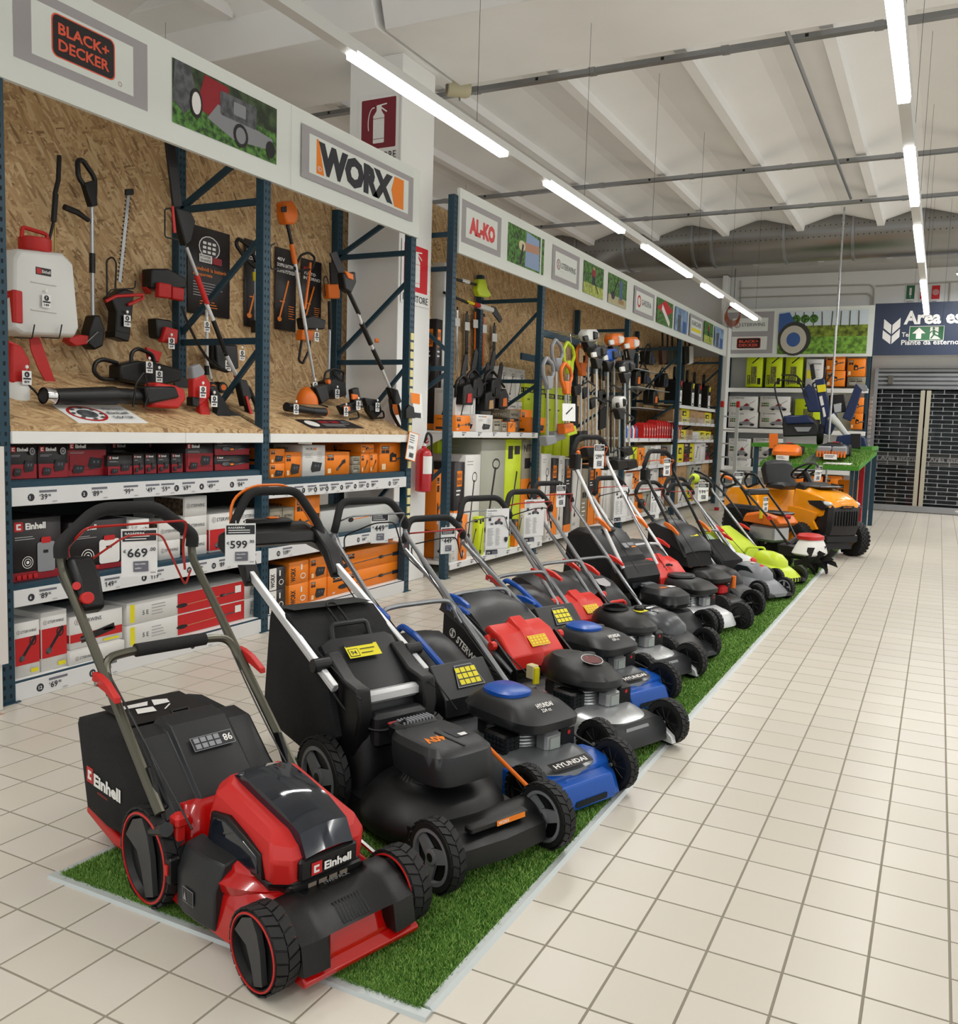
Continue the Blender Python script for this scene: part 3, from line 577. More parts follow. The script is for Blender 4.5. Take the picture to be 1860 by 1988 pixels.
# ---------- cartons on rack A, upper shelf
Xc=-4.24
def C(label,g,px0,px1,zt,z0,d,st,x=None,**k):
    x=x or Xc; ya=at(px0,1000,x=x).y; yb=at(px1,1000,x=x).y; return carton(label,g,x,ya+.002,z0,yb-ya-.004,zt-z0,d,st,**k)
z=1.152
C('small black and red charger box, leftmost on the upper shelf','red and black boxes on the upper shelf',19,74,1.33,z,.3,'E',rnd=1)
C('small black and red charger box, second from left on the upper shelf','red and black boxes on the upper shelf',75,134,1.33,z,.3,'E',rnd=1)
C('wide dark red box with a twin charger picture, tallest on the upper left shelf','red and black boxes on the upper shelf',131,208,1.345,z,.35,'E',cut=.75,redmid=1,x=-4.27)
C('red and black box with two batteries, just right of the tall twin charger box','red and black boxes on the upper shelf',209,258,1.268,z,.25,'E')
for i,(a,c) in enumerate(((259,281),(282,305),(306,330),(333,356))): C('narrow red and black battery box, %s of four on the upper left shelf'%['first','second','third','last'][i],'narrow battery boxes in a row of four',a,c,1.275,z,.2,'E')
C('tall red and black twin charger box left of the two stacked saw boxes','red and black boxes on the upper shelf',360,414,1.34,z,.3,'E',cut=.62,redmid=1)
C('long red and black saw box, lower of the stack of two beside the rack post','red and black boxes on the upper shelf',416,484,z+.1,z,.3,'E',kind='tool')
C('long red and black saw box, upper of the stack of two beside the rack post','red and black boxes on the upper shelf',416,484,z+.2,z+.101,.3,'E',kind='tool')
for i,(a,c) in enumerate(((22,70),(75,128),(215,280),(285,355),(420,500))): C('dark red carton standing in the second row in shadow, %s from the left'%['first','second','third','fourth','fifth'][i],'second row of red boxes',a,c,1.33,z,.25,'E',x=-4.6)
z=1.082
C('orange charger box, lower of two at the left end of the orange shelf','orange boxes on the upper shelf',523,552,z+.105,z,.25,'W',kind='charger')
C('orange charger box, upper of two at the left end of the orange shelf','orange boxes on the upper shelf',523,552,z+.21,z+.106,.25,'W',kind='charger')
C('orange box with a twin charger picture, beside the white box','orange boxes on the upper shelf',553,584,z+.185,z,.25,'W',kind='charger')
C('white box with black WORX lettering and a charger picture among the orange boxes','orange boxes on the upper shelf',586,630,z+.235,z,.28,'WW')
C('wide orange box with a blower picture, right of the white box','orange boxes on the upper shelf',631,677,z+.18,z,.28,'W',kind='drill')
C('small taupe box, lower of two between the orange boxes','orange boxes on the upper shelf',682,698,z+.07,z,.2,'N'); C('small taupe box, upper of two between the orange boxes','orange boxes on the upper shelf',682,698,z+.14,z+.071,.2,'N')
for i,(a,c) in enumerate(((699,715),(716,731))):
    C('small orange box with a cutter picture, %s of the pair beside the large saw box'%['left','right'][i],'orange boxes on the upper shelf',a,c,z+.165,z,.25,'W',kind='drill')
C('orange box laid on top of the pair of small orange boxes','orange boxes on the upper shelf',699,724,z+.24,z+.166,.25,'W')
C('large orange box with a chainsaw picture at the right end of the orange shelf','orange boxes on the upper shelf',735,788,z+.25,z,.35,'W',kind='saw')
C('dark orange carton in the shadowed second row of the orange shelf','orange boxes on the upper shelf',640,725,z+.25,z,.2,'W',x=-4.6)
# middle shelf
z=.612
C('big black and red box with a wet sprayer picture, first on the middle shelf','sprayer boxes on the middle shelf',20,118,.945,z,.35,'E',cut=.14,kind='sprayer',tank=0)
C('big black and red box with a white backpack sprayer picture, behind the 669 mower handle','sprayer boxes on the middle shelf',132,246,.9,z,.35,'E',cut=.1,kind='sprayer')
C('white and red box with a saw picture, between the sprayer box and the price sign','white boxes on the middle shelf',250,290,.88,z,.3,'S',red=(.5,.8),txt='ST')
for k in range(2): C('white box with STERWINS lettering, %s of the stack of two on the middle shelf'%['lower','upper'][k],'white boxes on the middle shelf',308,350,z+.12*(k+1)-.001,z+.12*k,.28,'S',ts=1.6,ty=.4,photo=1)
for k in range(3): C('white box with STERWINS lettering, %s of the stack of three on the middle shelf'%['lowest','middle one','topmost'][k],'white boxes on the middle shelf',358,402,z+.128*(k+1)-.001,z+.128*k,.28,'S',ts=1.6,ty=.45,photo=1)
for k in range(2): C('white carton in the second row behind the stack of three, %s'%['lower','upper'][k],'white boxes on the middle shelf',320,352,z+.2*(k+1)-.001,z+.2*k,.3,'S',x=-4.6)
C('white and red box with a trimmer picture, behind the 599 mower handle','white boxes on the middle shelf',406,462,.865,z,.35,'S',red=(.05,.6))
C('white carton with STERWINS lettering and red sides, right end of the middle shelf','white boxes on the middle shelf',464,508,.87,z,.35,'S',red=(.1,.62))
C('taupe box with NITRO lettering, left of the pair on the second bay middle shelf','taupe boxes on the middle shelf',524,548,.86,z,.3,'N'); C('taupe box with NITRO lettering, right of the pair on the second bay middle shelf','taupe boxes on the middle shelf',549,571,.86,z,.3,'N')
C('tall orange box standing behind the 599 mower handle','orange boxes on the middle shelf',573,621,.94,z,.3,'W',kind='pole')
C('small orange box lying in front of the tall orange one','orange boxes on the middle shelf',576,600,.68,z,.2,'W',x=-4.2)
def sL(F,w,h,side,k):
    tool_blob(F,.3*w,.3*h,.4*w,.5*h,PORA,'pole'); 
STY['L']=(m_('box_pale','bfc0bd',.5),sL)
C('long pale grey box with an orange and black pole tool picture','long boxes on the middle shelf',622,784,.80,z+.0,.35,'L')
# bottom shelf
z=.108
for i,(a,c,zt,x) in enumerate(((22,73,.40,None),(75,127,.43,None))): C('white and red blower box, %s on the bottom shelf at far left'%['first','second'][i],'blower boxes on the bottom shelf',a,c,zt,z,.45,'S',red=(.22,.72),x=-4.22)
C('white box with red side and STERWINS printed upside down, on the bottom shelf','white boxes on the bottom shelf',131,236,.37,z+.075,.4,'S',ty=.75,ts=1.2,red=(.2,.45),kind='drill')
C('flat white box with STERWINS lettering under the other white box','white boxes on the bottom shelf',131,240,z+.073,z,.42,'S',ts=2.2,ty=.3,x=-4.2)
def sLong(F,w,h,side,k):
    if side!='f': F.r(.1*w,.3*h,.4*w,.3*h,PYEL); return
    F.r(.02*w,.1*h,.03*w,.8*h,PYEL); F.t(.1*w,.35*h,.2*h,'5 E',PHG); F.lines(.16*w,.7*h,.1*w,4,.14*h,.04*h,PGREY); F.r(.34*w,.004,.52*w,h-.008,PRED); tool_blob(F,.33*w,.2*h,.5*w,.5*h,m_('print_tan','b58a63',.5),'pole'); F.r(.78*w,.45*h,.05*w,.35*h,PWHT); F.t(.94*w,.15*h,.03*w,'STERWINS',PHG,rot=PI/2,w=.7*h)
STY['LG']=(WBOX,sLong)
for k in range(2): C('long white and red hedge trimmer carton, %s of the two stacked on the bottom shelf'%['lower','upper'][k],'long hedge trimmer cartons',244,506,z+.138*(k+1)-.001,z+.138*k,.35,'LG')
for k in range(2): C('black and white carton with vertical WORX lettering, %s one beside the rack post'%['lower','upper'][k],'small WORX cartons on the bottom shelf',523,556,z+.165*(k+1)-.001,z+.165*k,.3,'WXD',dark=1,x=-4.2)
for k in range(2): C('orange carton with vertical WORX lettering, %s one of the narrow pair'%['lower','upper'][k],'small WORX cartons on the bottom shelf',562,600,z+.17*(k+1)-.001,z+.17*k,.3,'WX',x=-4.22)
for k in range(2): C('orange 40V carton, %s one at the left end of the long orange boxes'%['lower','upper'][k],'orange 40V cartons',603,636,z+.17*(k+1)-.001,z+.17*k,.3,'W',kind='charger')
for k in range(2): C('long orange pole pruner carton, %s of the two on the bottom shelf'%['lower','upper'][k],'long orange pole pruner cartons',638,784,z+.165*(k+1)-.001,z+.165*k,.35,'W',kind='pole',x=-4.25)
# left neighbour: end of the next rack with hanging sheet
b=MB(); b.box((-4.5,2.55,0),(-4.105,2.83,.95),m_('end_panel','d8d6d0',.6),c=.004); b.box((-4.12,2.5,.24),(-4.09,2.852,1.33),m_('end_sheet','dcd5d0',.6)); tag(b.build('shelf_end_panel'),'white end panel of the neighbouring shelf at the left edge beside the first rack post','shelf')
# ============================================================ TOOLS ON THE LEFT RACK
def TB(root):
    b=MB(); b.T=Matrix.Translation(-Vector(root.location)); return b
def tool(name,label,cat,loc,group=None): return thing(name,label,cat,loc,0,group)
def PP(X,pts):
    o=[]
    for p in pts: v=at(p[0],p[1],x=X); o.append((v.y,v.z))
    return o
def W3(X,pts): return [at(p[0],p[1],x=X) for p in pts]
def slab_(root,nm,X,pts,t,m,bevel=.006,off=0):
    b=TB(root); b.prism(PP(X,pts),'x',X-t/2+off,X+t/2+off,m); return b.build(nm,root,bevel=bevel)
def rod(root,nm,X,pts,r,m,n=8): 
    b=TB(root); b.tube(W3(X,pts),r,m,n); return b.build(nm,root)
def deckpt(px,py):
    d=RM.T@np.array([(px-CX)/FP,(py-CY)/FP,1.]); # plane z=1.43+(-4.165-x)*.427
    t=(1.43-CH-4.165*.427)/(d[2]+.427*d[0]); return Vector((d[0]*t,d[1]*t,CH+d[2]*t))
def minitag(label,px,py,X,no,pr,root=None,dark=False):
    p=at(px,py,x=X); t=thing('price_tag',label,'price tag',p,0,'small price tags on the display tools'); b=MB(); b.box((-.001,-.028,-.075),(.001,.028,0),PAPER); F=b.face((.0012,-.028,-.075),(0,1,0),(0,0,1))
    F.e(.028,.055,.016,.016,INK); F.t(.022,.048,.014,no,PAPER); F.r(.004,.028,.048,.009,INK); F.t(.01,.008,.014,pr,INK,w=.032); b.build('card',t,smooth=0)
    b=MB(); b.tube([(0,0,0),(.002,0,.02)],.0008,PWHT,3); b.lathe([(.010,0),(.010,.004)],(0.0,0,.022),(1,0,0),PWHT,10); b.build('clip',t); return t
WX=-4.90
# posters
def poster(label,px0,px1,py0,py1,lines,X=-5.005,pic='pole'):
    a=at(px0,py0,x=X); c=at(px1,py1,x=X); h=a.z-c.z; w_=c.y-a.y
    b=MB(); b.box((0,0,0),(.006,w_,h),EBOX,c=.002); F=b.face((.0065,0,0),(0,1,0),(0,0,1))
    if pic=='share':
        F.e(w_*.5,h*.78,w_*.25,h*.13,PWHT); F.e(w_*.5,h*.78,w_*.23,h*.12,EBOX)
        for i in range(9): F.rr(w_*(.34+.11*(i%3)),h*(.71+.05*(i//3)),w_*.08,h*.03,.004,PWHT)
        F.r(w_*.25,h*.60,w_*.3,h*.09,PWHT); F.t(w_*.27,h*.65,h*.03,'POWER',EBOX,w=w_*.25); F.t(w_*.27,h*.61,h*.03,'SHARE',EBOX,w=w_*.25); F.rr(w_*.56,h*.60,w_*.22,h*.08,.01,PDRD)
        F.t(w_*.1,h*.5,h*.045,'Condividi la batteria',PORA,w=w_*.8,bold=.5); F.t(w_*.1,h*.43,h*.045,'e risparmia',PORA,w=w_*.45,bold=.5)
        F.lines(w_*.1,h*.36,w_*.7,6,h*.03,h*.008,PGREY); F.lines(w_*.25,h*.15,w_*.5,3,h*.03,h*.008,PORA)
    else:
        for i,l in enumerate(lines): F.t(w_*.08,h*(.84-.07*i),h*.045,l,PWHT if i or pic!='v' else PRED,w=w_*min(.84,.12*len(l)))
        F.line(w_*.18,h*.12,w_*.62,h*.62,w_*.07,PORA); F.e(w_*.2,h*.13,w_*.1,h*.03,PORA); F.line(w_*.2,h*.35,w_*.45,h*.35,w_*.03,PORA); F.lines(w_*.62,h*.3,w_*.3,6,h*.03,h*.008,PORA)
    o=b.build('poster',smooth=0); o.location=(X,a.y,c.z); return tag(o,label,'poster')
poster('dark poster with POWER SHARE emblem and orange Italian headline on the plywood wall',363,445,432,620,[],pic='share')
poster('narrow dark poster with white headline, first right of the POWER SHARE poster',474,518,462,640,['LA PIU','COMPLETA'])
poster('dark poster reading 40V DOPPIA BATTERIA beside the second rack post',534,573,478,645,['40V','DOPPIA BATTERIA','DOPPIA POTENZA'])
poster('dark poster reading 20V behind the tall orange trimmer',585,622,500,640,['20V','TUTTO','INTORNO'],pic='v')
# 1 backpack sprayer
t=tool('backpack_sprayer','white backpack sprayer tank with red cap and red straps on the plywood wall','sprayer',at(75,650,x=-4.75))
b=TB(t); X=-4.78
P=PP(X,[(4,500),(14,484),(102,492),(122,512),(134,640),(126,656),(20,652),(2,640)])
R=[]
for x,s_ in((X-.11,.93),(X-.10,.99),(X+.07,1.0),(X+.10,.95),(X+.105,.9)):
    cy_=sum(p[0] for p in P)/8; cz=sum(p[1] for p in P)/8; R.append([(x,cy_+(p[0]-cy_)*s_,cz+(p[1]-cz)*s_) for p in P][::-1])
TANK=m_('tank_plastic','dcdcd8',.35); b.loft(R,TANK)
F=b.face((X+.106,0,0),(0,1,0),(0,0,1)); p=at(68,532,x=X+.1); F.r(p.y,p.z,.10,.042,EBOX); F.r(p.y+.006,p.z+.006,.03,.03,PRED); F.t(p.y+.04,p.z+.012,.018,'Einhell',PWHT,w=.055)
b.build('tank',t,bevel=.018)
b=TB(t)
for py in(548,602): a=at(58,py,x=X+.1); b.box((X+.10,a.y,a.z),(X+.112,a.y+.17,a.z+.008),TANK,c=.003)
b.build('tank_rib',t,kind='stuff')
b=TB(t); a=at(68,480,x=X); b.lathe([(.085,-.03),(.09,-.02),(.09,.045),(.085,.05)],(X,a.y,a.z+.0),(0,0,1),MRED,24); b.build('red_cap',t)
b=TB(t); b.tube(rnd([(X,a.y-.085,a.z+.04),(X,a.y-.08,a.z+.10),(X,a.y+.08,a.z+.09),(X,a.y+.085,a.z+.035)],.02),.012,MRED,8); b.build('cap_handle',t)
b=TB(t); b.box((X-.02,at(12,560,x=X).y-.03,at(12,632,x=X).z),(X+.11,at(22,560,x=X).y,at(12,562,x=X).z),MRED,c=.015); b.build('battery_cover',t)
b=TB(t); b.prism(PP(X,[(57,655),(76,655),(108,745),(92,748),(74,715),(60,680)]),'x',X-.004,X+.004,MRED); b.build('red_strap',t)
for px in(67,120):
    b=TB(t); b.tube(rnd(W3(X+.13,[(px-40,655),(px-5,657),(px,630)])+[],.01),.004,BLACK,5); b.build('wire_hook',t)
minitag('price tag number 7 on the white backpack sprayer',90,572,-4.66,'7','149')
# 2 lance
t=tool('sprayer_lance','thin black and brass sprayer lance hanging on the plywood wall','sprayer lance',at(100,470,x=WX)); rod(t,'grip',WX,[(115,302),(113,350),(106,378)],.014,BLACK); rod(t,'valve',WX,[(108,376),(104,430)],.017,BLACK); rod(t,'hose',WX,[(104,430),(92,480),(88,520)],.009,BLACK); rod(t,'brass_tube',WX,[(107,438),(106,510)],.005,m_('brass','b59a5e',.35,metal=.8))
# 3 string trimmer
t=tool('string_trimmer','cordless string trimmer with silver shaft and red guard on the plywood wall','trimmer',at(180,680,x=WX))
rod(t,'shaft',WX,[(178,395),(180,615)],.013,SILVER); rod(t,'shaft_joint',WX,[(179,492),(179,530)],.019,BLACK)
b=TB(t); b.tube(rnd(W3(WX,[(178,398),(172,370),(152,345),(150,312),(160,310),(184,345),(184,380),(178,398)]),.03),.016,BLACK,8); b.build('loop_handle',t)
slab_(t,'grip_body',WX,[(160,356),(182,350),(185,400),(174,402)],.05,BLACK); b=TB(t); b.tube(W3(WX,[(125,402),(150,412),(172,428)]),[.02,.02,.014],BLACK,8); b.build('auxiliary_handle',t)
slab_(t,'motor_head',WX,[(174,612),(186,612),(195,640),(192,672),(175,680),(162,668),(166,640)],.09,BLACK,.012); slab_(t,'red_guard',WX,[(130,655),(150,650),(166,652),(166,668),(140,672),(126,662)],.07,MRED); rod(t,'edge_wire',WX+.06,[(168,665),(190,645),(197,645)],.003,CHROME,5)
# 4 hedge trimmer
def sawblade(root,X,a,c,w_,m,teeth=18,off=0):
    A=at(*a,x=X); B=at(*c,x=X); d=(B-A); n=Vector((0,-d.z,d.y)).normalized(); b=TB(root)
    b.loft([[tuple(A-n*w_+Vector((s,0,0))) for s in(-.003,.003)]+[tuple(A+n*w_+Vector((s,0,0))) for s in(.003,-.003)],[tuple(B-n*w_+Vector((s,0,0))) for s in(-.003,.003)]+[tuple(B+n*w_+Vector((s,0,0))) for s in(.003,-.003)]],m)
    for i in range(teeth):
        for sg in(-1,1):
            p=A+d*((i+.5)/teeth); q=d.normalized()*.006; b.add([tuple(p+n*sg*w_-q),tuple(p+n*sg*w_+q),tuple(p+n*sg*(w_+.014)+q*.3),tuple(p+n*sg*(w_+.014)-q*.3)],[(0,1,2,3),(3,2,1,0)],GALV,True)
    return b.build('blade',root)
t=tool('hedge_trimmer','cordless hedge trimmer with long toothed silver blade on the plywood wall','hedge trimmer',at(240,665,x=WX))
sawblade(t,WX,(250,372),(232,548),.012,SILVER,22); slab_(t,'blade_tip',WX,[(243,367),(258,366),(259,378),(243,380)],.02,BLACK)
slab_(t,'body',WX,[(206,578),(232,560),(252,566),(248,620),(242,660),(214,655),(218,605)],.09,BLACK,.012); b=TB(t); b.tube(rnd(W3(WX+.05,[(205,585),(225,575),(278,572),(276,580),(248,592)]),.01),.011,MRED,6); b.build('red_front_handle',t)
b=TB(t); b.tube(rnd(W3(WX,[(208,575),(207,505),(218,498),(226,510),(224,560)]),.02),.006,BLACK,6); b.tube(rnd(W3(WX+.06,[(208,575),(215,562),(262,560),(263,545)]),.02),.005,BLACK,6); b.build('hand_guard',t)
slab_(t,'battery_foot',WX,[(214,642),(244,648),(240,664),(213,655)],.10,BLACK); minitag('blank tag on the hedge trimmer',247,612,WX+.06,'8','139')
# 5,6 chargers
t=tool('twin_charger','black twin battery charger with two red batteries on the plywood wall','charger',at(318,580,x=WX)); slab_(t,'charger_body',WX,[(284,522),(318,522),(352,540),(353,560),(305,565),(284,560)],.10,BLACK,.012); slab_(t,'battery',WX+.06,[(305,548),(329,552),(329,580),(304,577)],.05,MRED,.01); slab_(t,'battery',WX+.06,[(331,556),(354,560),(353,585),(331,581)],.05,MRED,.01); slab_(t,'red_side',WX-.02,[(280,530),(288,524),(288,572),(280,560)],.06,MRED)
t=tool('battery_charger','black charger with one red battery, below the twin charger','charger',at(318,665,x=WX)); slab_(t,'charger_body',WX,[(294,618),(325,622),(328,640),(318,662),(297,656)],.09,BLACK,.01); slab_(t,'battery',WX+.05,[(318,634),(342,640),(340,668),(310,664)],.05,MRED,.01)
minitag('price tag number 3 on the small charger',333,656,WX+.1,'3','69')
# 7 chainsaw on the deck
X=deckpt(270,752).x
t=tool('chainsaw','black cordless chainsaw lying on the plywood deck with red chain brake','chainsaw',deckpt(250,750))
slab_(t,'body',X,[(222,708),(258,700),(300,706),(343,718),(340,740),(290,752),(240,742),(222,738)],.12,BLACK,.015)
b=TB(t); b.tube(rnd(W3(X,[(228,705),(200,697),(185,703),(181,722),(196,736),(228,738)]),.03),.014,BLACK,8); b.build('rear_handle',t)
b=TB(t); b.tube(rnd(W3(X+.03,[(254,720),(255,684),(268,676),(296,688),(302,715)]),.03),.013,BLACK,8); b.build('front_handle',t)
slab_(t,'red_hand_guard',X,[(282,674),(312,684),(306,704),(288,698)],.03,MRED); slab_(t,'guide_bar',X-.05,[(330,724),(372,738),(392,756),(388,768),(340,752)],.012,PBLK,.002)
minitag('price tag number 11 on the chainsaw',290,702,X+.1,'11','99'); minitag('price tag number 12 hanging on the chainsaw front',309,720,X+.12,'12','69')
# 8 blower
X=deckpt(200,795).x+.02
t=tool('leaf_blower','long black leaf blower with silver nozzle ring and red housing lying on the deck','leaf blower',deckpt(220,795))
A,B,C_,D=[at(*p,x=X) for p in((84,768),(105,770),(222,768),(300,772))]
rA=.052
b=TB(t); b.tube([B,C_],[.045,.055],BLACK,20); b.tube([C_,D],[.047,.05],BLACK,20); b.build('blow_tube',t)
b=TB(t); b.lathe([(.046,0),(.05,.05),(.046,.06),(.04,.05),(.038,.0)],A,(B-A),CHROME,24,cap=False); b.build('chrome_ring',t); b=TB(t); b.lathe([(.04,.01),(.001,.012)],A,(B-A),PBLK,20); b.build('nozzle_mouth',t)
slab_(t,'red_housing',X,[(292,742),(330,748),(348,756),(350,776),(336,794),(284,790)],.11,MRED,.016); slab_(t,'black_housing',X+.02,[(270,750),(330,750),(338,772),(275,785)],.11,BLACK,.014)
b=TB(t); b.tube(rnd(W3(X+.07,[(258,790),(264,745),(280,722),(290,760),(280,792)]),.02),.006,BLACK,6); b.build('wire_stand',t)
# 9 red sprayer device
X=-4.55
t=tool('pressure_sprayer','red and white hand sprayer with coiled hose at the left end of the deck','sprayer',at(35,795,x=X)); b=TB(t); a=at(30,795,x=X); b.lathe([(.06,0),(.075,.01),(.075,.12),(.06,.15),(.03,.16)],a,(0,0,1),TANK,20); b.build('bottle',t)
slab_(t,'red_body',X,[(12,668),(30,672),(48,700),(46,740),(20,748),(10,740)],.10,MRED,.012); b=TB(t); b.tube(rnd(W3(X,[(14,665),(40,676),(52,712)]),.03),.014,MRED,8); b.build('handle',t); b=TB(t); b.tube(rnd(W3(X+.05,[(45,740),(70,760),(84,785),(72,800),(30,800),(20,790)]),.04),.007,BLACK,6); b.build('hose',t)
minitag('price tag number 6 on the red hand sprayer',52,720,X+.08,'6','89')
# leaflets on the deck
def decklet(label,pts,dark=False):
    P=[deckpt(*p)+Vector((.002,0,.004)) for p in pts]; c=P[0]; b=MB(); b.add([tuple(p-c) for p in P]+[tuple(p-c-Vector((0,0,.003))) for p in P],[(0,1,2,3),(7,6,5,4),(0,4,5,1),(1,5,6,2),(2,6,7,3),(3,7,4,0)],EBOX if dark else PAPER,True)
    u=(P[1]-P[0]); v=(P[3]-P[0]); F=b.face((0,0,0),u,v); w_,h=u.length,v.length
    if F.n.z<0: pass
    F.d=.002
    if dark:
        F.e(w_*.15,h*.5,w_*.1,h*.35,PWHT); [F.r(w_*(.32+.2*i),h*.55,w_*.16,h*.25,PDRD if i<2 else PHG) for i in range(3)]; F.lines(w_*.3,h*.4,w_*.6,3,h*.12,h*.04,PGREY)
    else:
        F.ring(w_*.3,h*.5,w_*.25,h*.42,h*.07,PRED); F.e(w_*.3,h*.5,w_*.13,h*.22,PHG); 
        for i in range(8): F.e(w_*(.3+.19*math.cos(i*.785)),h*(.5+.31*math.sin(i*.785)),w_*.03,h*.05,PHG,8)
        F.t(w_*.58,h*.68,h*.12,'STERWINS',PHG,w=w_*.3,bold=0); F.t(w_*.58,h*.45,h*.13,'Einhell',INK,w=w_*.3); F.t(w_*.58,h*.2,h*.13,'DEXTER',INK,w=w_*.3)
    return tag(b.build('leaflet',smooth=0,loc=c),label,'leaflet')
decklet('white leaflet with a red ring lying at the front of the left deck',[(152,822),(288,822),(232,788),(100,787)])
decklet('dark leaflet lying at the front of the right deck',[(605,832),(708,832),(668,816),(572,815)],True)
# 10 red pruning saw, 11 shears
X=-4.40
t=tool('pruning_saw','small red and grey cordless pruning saw standing on the deck edge','pruning saw',at(390,820,x=X)); slab_(t,'body',X,[(370,735),(392,726),(404,745),(402,772),(385,788),(370,782)],.06,MRED,.012); slab_(t,'guard',X,[(368,712),(384,706),(394,722),(388,738),(370,736)],.05,LGREY,.01); slab_(t,'lower_grip',X,[(382,778),(400,770),(405,810),(398,820),(387,815)],.045,MRED,.01); slab_(t,'black_foot',X+.005,[(368,770),(382,772),(380,790),(368,788)],.06,BLACK)
minitag('price tag number 5 on the red pruning saw',394,750,X+.06,'5','84')
t=tool('grass_shears','grey and black cordless grass shears lying on the deck','shears',at(425,812,x=X)); slab_(t,'body',X,[(402,752),(412,748),(440,792),(438,806),(415,812),(418,795)],.06,GREY,.01); slab_(t,'blade',X,[(415,806),(440,803),(442,812),(416,813)],.07,PBLK,.003); slab_(t,'handle',X,[(435,792),(462,804),(470,815),(458,818),(436,808)],.05,BLACK,.01)
minitag('price tag on the grey grass shears',416,768,X+.06,'9','49')
# 12 pole hedge trimmer leaning
X=-4.45
def pole(t,X,segs):
    for i,(a,c,r,m) in enumerate(segs):
        nm={SILVER:'silver_shaft',MRED:'red_sleeve',BLACK:'black_sleeve',ORANGE:'orange_sleeve',SIL2:'silver_shaft'}.get(m,'sleeve'); rod(t,nm,X,[a,c],r,m,12)
t=tool('pole_pruner','long red, white and black pole pruner leaning in front of the second rack post','pole pruner',at(490,830,x=X))
pole(t,X,[((362,480),(385,540),.012,SILVER),((382,535),(402,590),.019,MRED),((400,588),(416,626),.014,SIL2),((414,622),(440,690),.017,BLACK),((437,684),(462,736),.014,SIL2),((458,728),(470,750),.02,MRED)])
slab_(t,'saw_head',X,[(335,402),(365,412),(374,430),(366,470),(355,478),(345,440)],.06,BLACK,.01); slab_(t,'guide_bar',X,[(320,270),(338,275),(352,400),(336,404)],.02,PBLK,.004); b=TB(t); b.tube(rnd(W3(X,[(340,405),(320,405),(320,460),(345,466)]),.02),.005,BLACK,6); b.build('wire_guard',t); slab_(t,'red_stripe',X+.035,[(333,400),(337,400),(342,452),(337,452)],.006,MRED,.001)
b=TB(t); b.tube(rnd(W3(X,[(465,742),(478,790),(486,825),(496,825),(499,790),(482,752),(466,742)]),.03),.017,BLACK,8); b.build('loop_handle',t); slab_(t,'grip_body',X,[(458,735),(474,738),(484,770),(470,790)],.06,BLACK,.01); slab_(t,'red_trigger',X+.035,[(476,770),(480,768),(490,805),(486,806)],.01,MRED,.001)
b=TB(t); b.tube(sag(at(352,595,x=X),at(440,720,x=X),.10,10),.012,BLACK,4); b.build('shoulder_strap',t)
# 14 strimmer behind
X=-4.8
t=tool('string_trimmer','white shafted trimmer with small orange wheels standing behind the deck clutter','trimmer',at(405,770,x=X),None); rod(t,'shaft',X,[(401,590),(402,705),(410,735)],.012,TANK); rod(t,'shaft_joint',X,[(401,710),(402,728)],.018,BLACK)
for px in(412,432):
    b=TB(t); b.lathe([(.035,-.015),(.04,0),(.035,.015)],at(px,752,x=X+.05),(1,-.3,0),BLACK,18); b.lathe([(.022,.0),(.022,.018)],at(px,752,x=X+.05),(1,-.3,0),ORANGE,14); b.build('wheel',t)
slab_(t,'motor_head',X,[(420,740),(450,760),(446,778),(424,768)],.06,BLACK,.01); minitag('price tag number 13 on the white trimmer shaft',402,624,X+.05,'13','39')
# hanging bag of chargers
t=tool('belt_battery','black battery pack with carrying belt hanging behind the pole pruner','battery pack',at(425,715,x=-4.85)); slab_(t,'pack',-4.85,[(410,668),(452,670),(455,715),(440,722),(412,715)],.10,BLACK,.012); b=TB(t); b.tube(rnd(W3(-4.78,[(412,668),(412,700),(435,722),(450,718)]),.03),.012,FAB,5); b.build('belt',t); minitag('price tag number 4 on the black battery pack',470,680,-4.7,'4','53'); minitag('price tag number 2 beside the battery pack',443,700,-4.68,'2','99')
# trimmer behind post: black head with D handle
X=-4.92
t=tool('string_trimmer','black headed trimmer hanging between the two dark posters','trimmer',at(497,650,x=X)); b=TB(t); b.tube(rnd(W3(X,[(496,520),(475,500),(458,475),(462,462),(486,480),(497,508)]),.03),.015,BLACK,8); b.build('loop_handle',t); rod(t,'shaft',X,[(496,518),(497,625)],.013,SILVER); rod(t,'yellow_label_sleeve',X,[(494,528),(495,545)],.017,m_('label_yellow','d8c81e',.5)); slab_(t,'lower_head',X,[(492,622),(503,622),(504,646),(492,646)],.06,BLACK)
# 15 orange tall trimmer
X=-4.55
t=tool('string_trimmer','tall trimmer with big orange battery head and round handle leaning behind the second deck','trimmer',at(615,750,x=X))
slab_(t,'orange_motor',X,[(543,392),(560,389),(568,402),(572,420),(566,436),(550,436),(545,420)],.09,ORANGE,.016); slab_(t,'battery_slot',X+.05,[(546,402),(556,400),(556,412),(547,412)],.01,PBLK,.002)
pole(t,X,[((558,436),(567,476),.014,BLACK),((566,474),(573,512),.02,ORANGE),((573,510),(594,640),.014,SIL2),((592,632),(611,742),.012,SILVER)])
b=TB(t); b.tube(rnd(W3(X,[(572,522),(584,495),(600,490),(612,500),(606,522),(580,527),(572,522)]),.03),.010,BLACK,8); b.build('round_handle',t); b=TB(t); b.tube(rnd(W3(X,[(575,524),(526,522),(524,478),(534,472)]),.02),.006,BLACK,6); b.build('barrier_bar',t)
b=TB(t); b.tube(W3(X+.0,[(592,600),(600,540),(603,510)]),.011,ORANGE,6); b.build('orange_brace',t)
minitag('long tag at the foot of the tall orange trimmer',612,742,X+.06,'10','199')
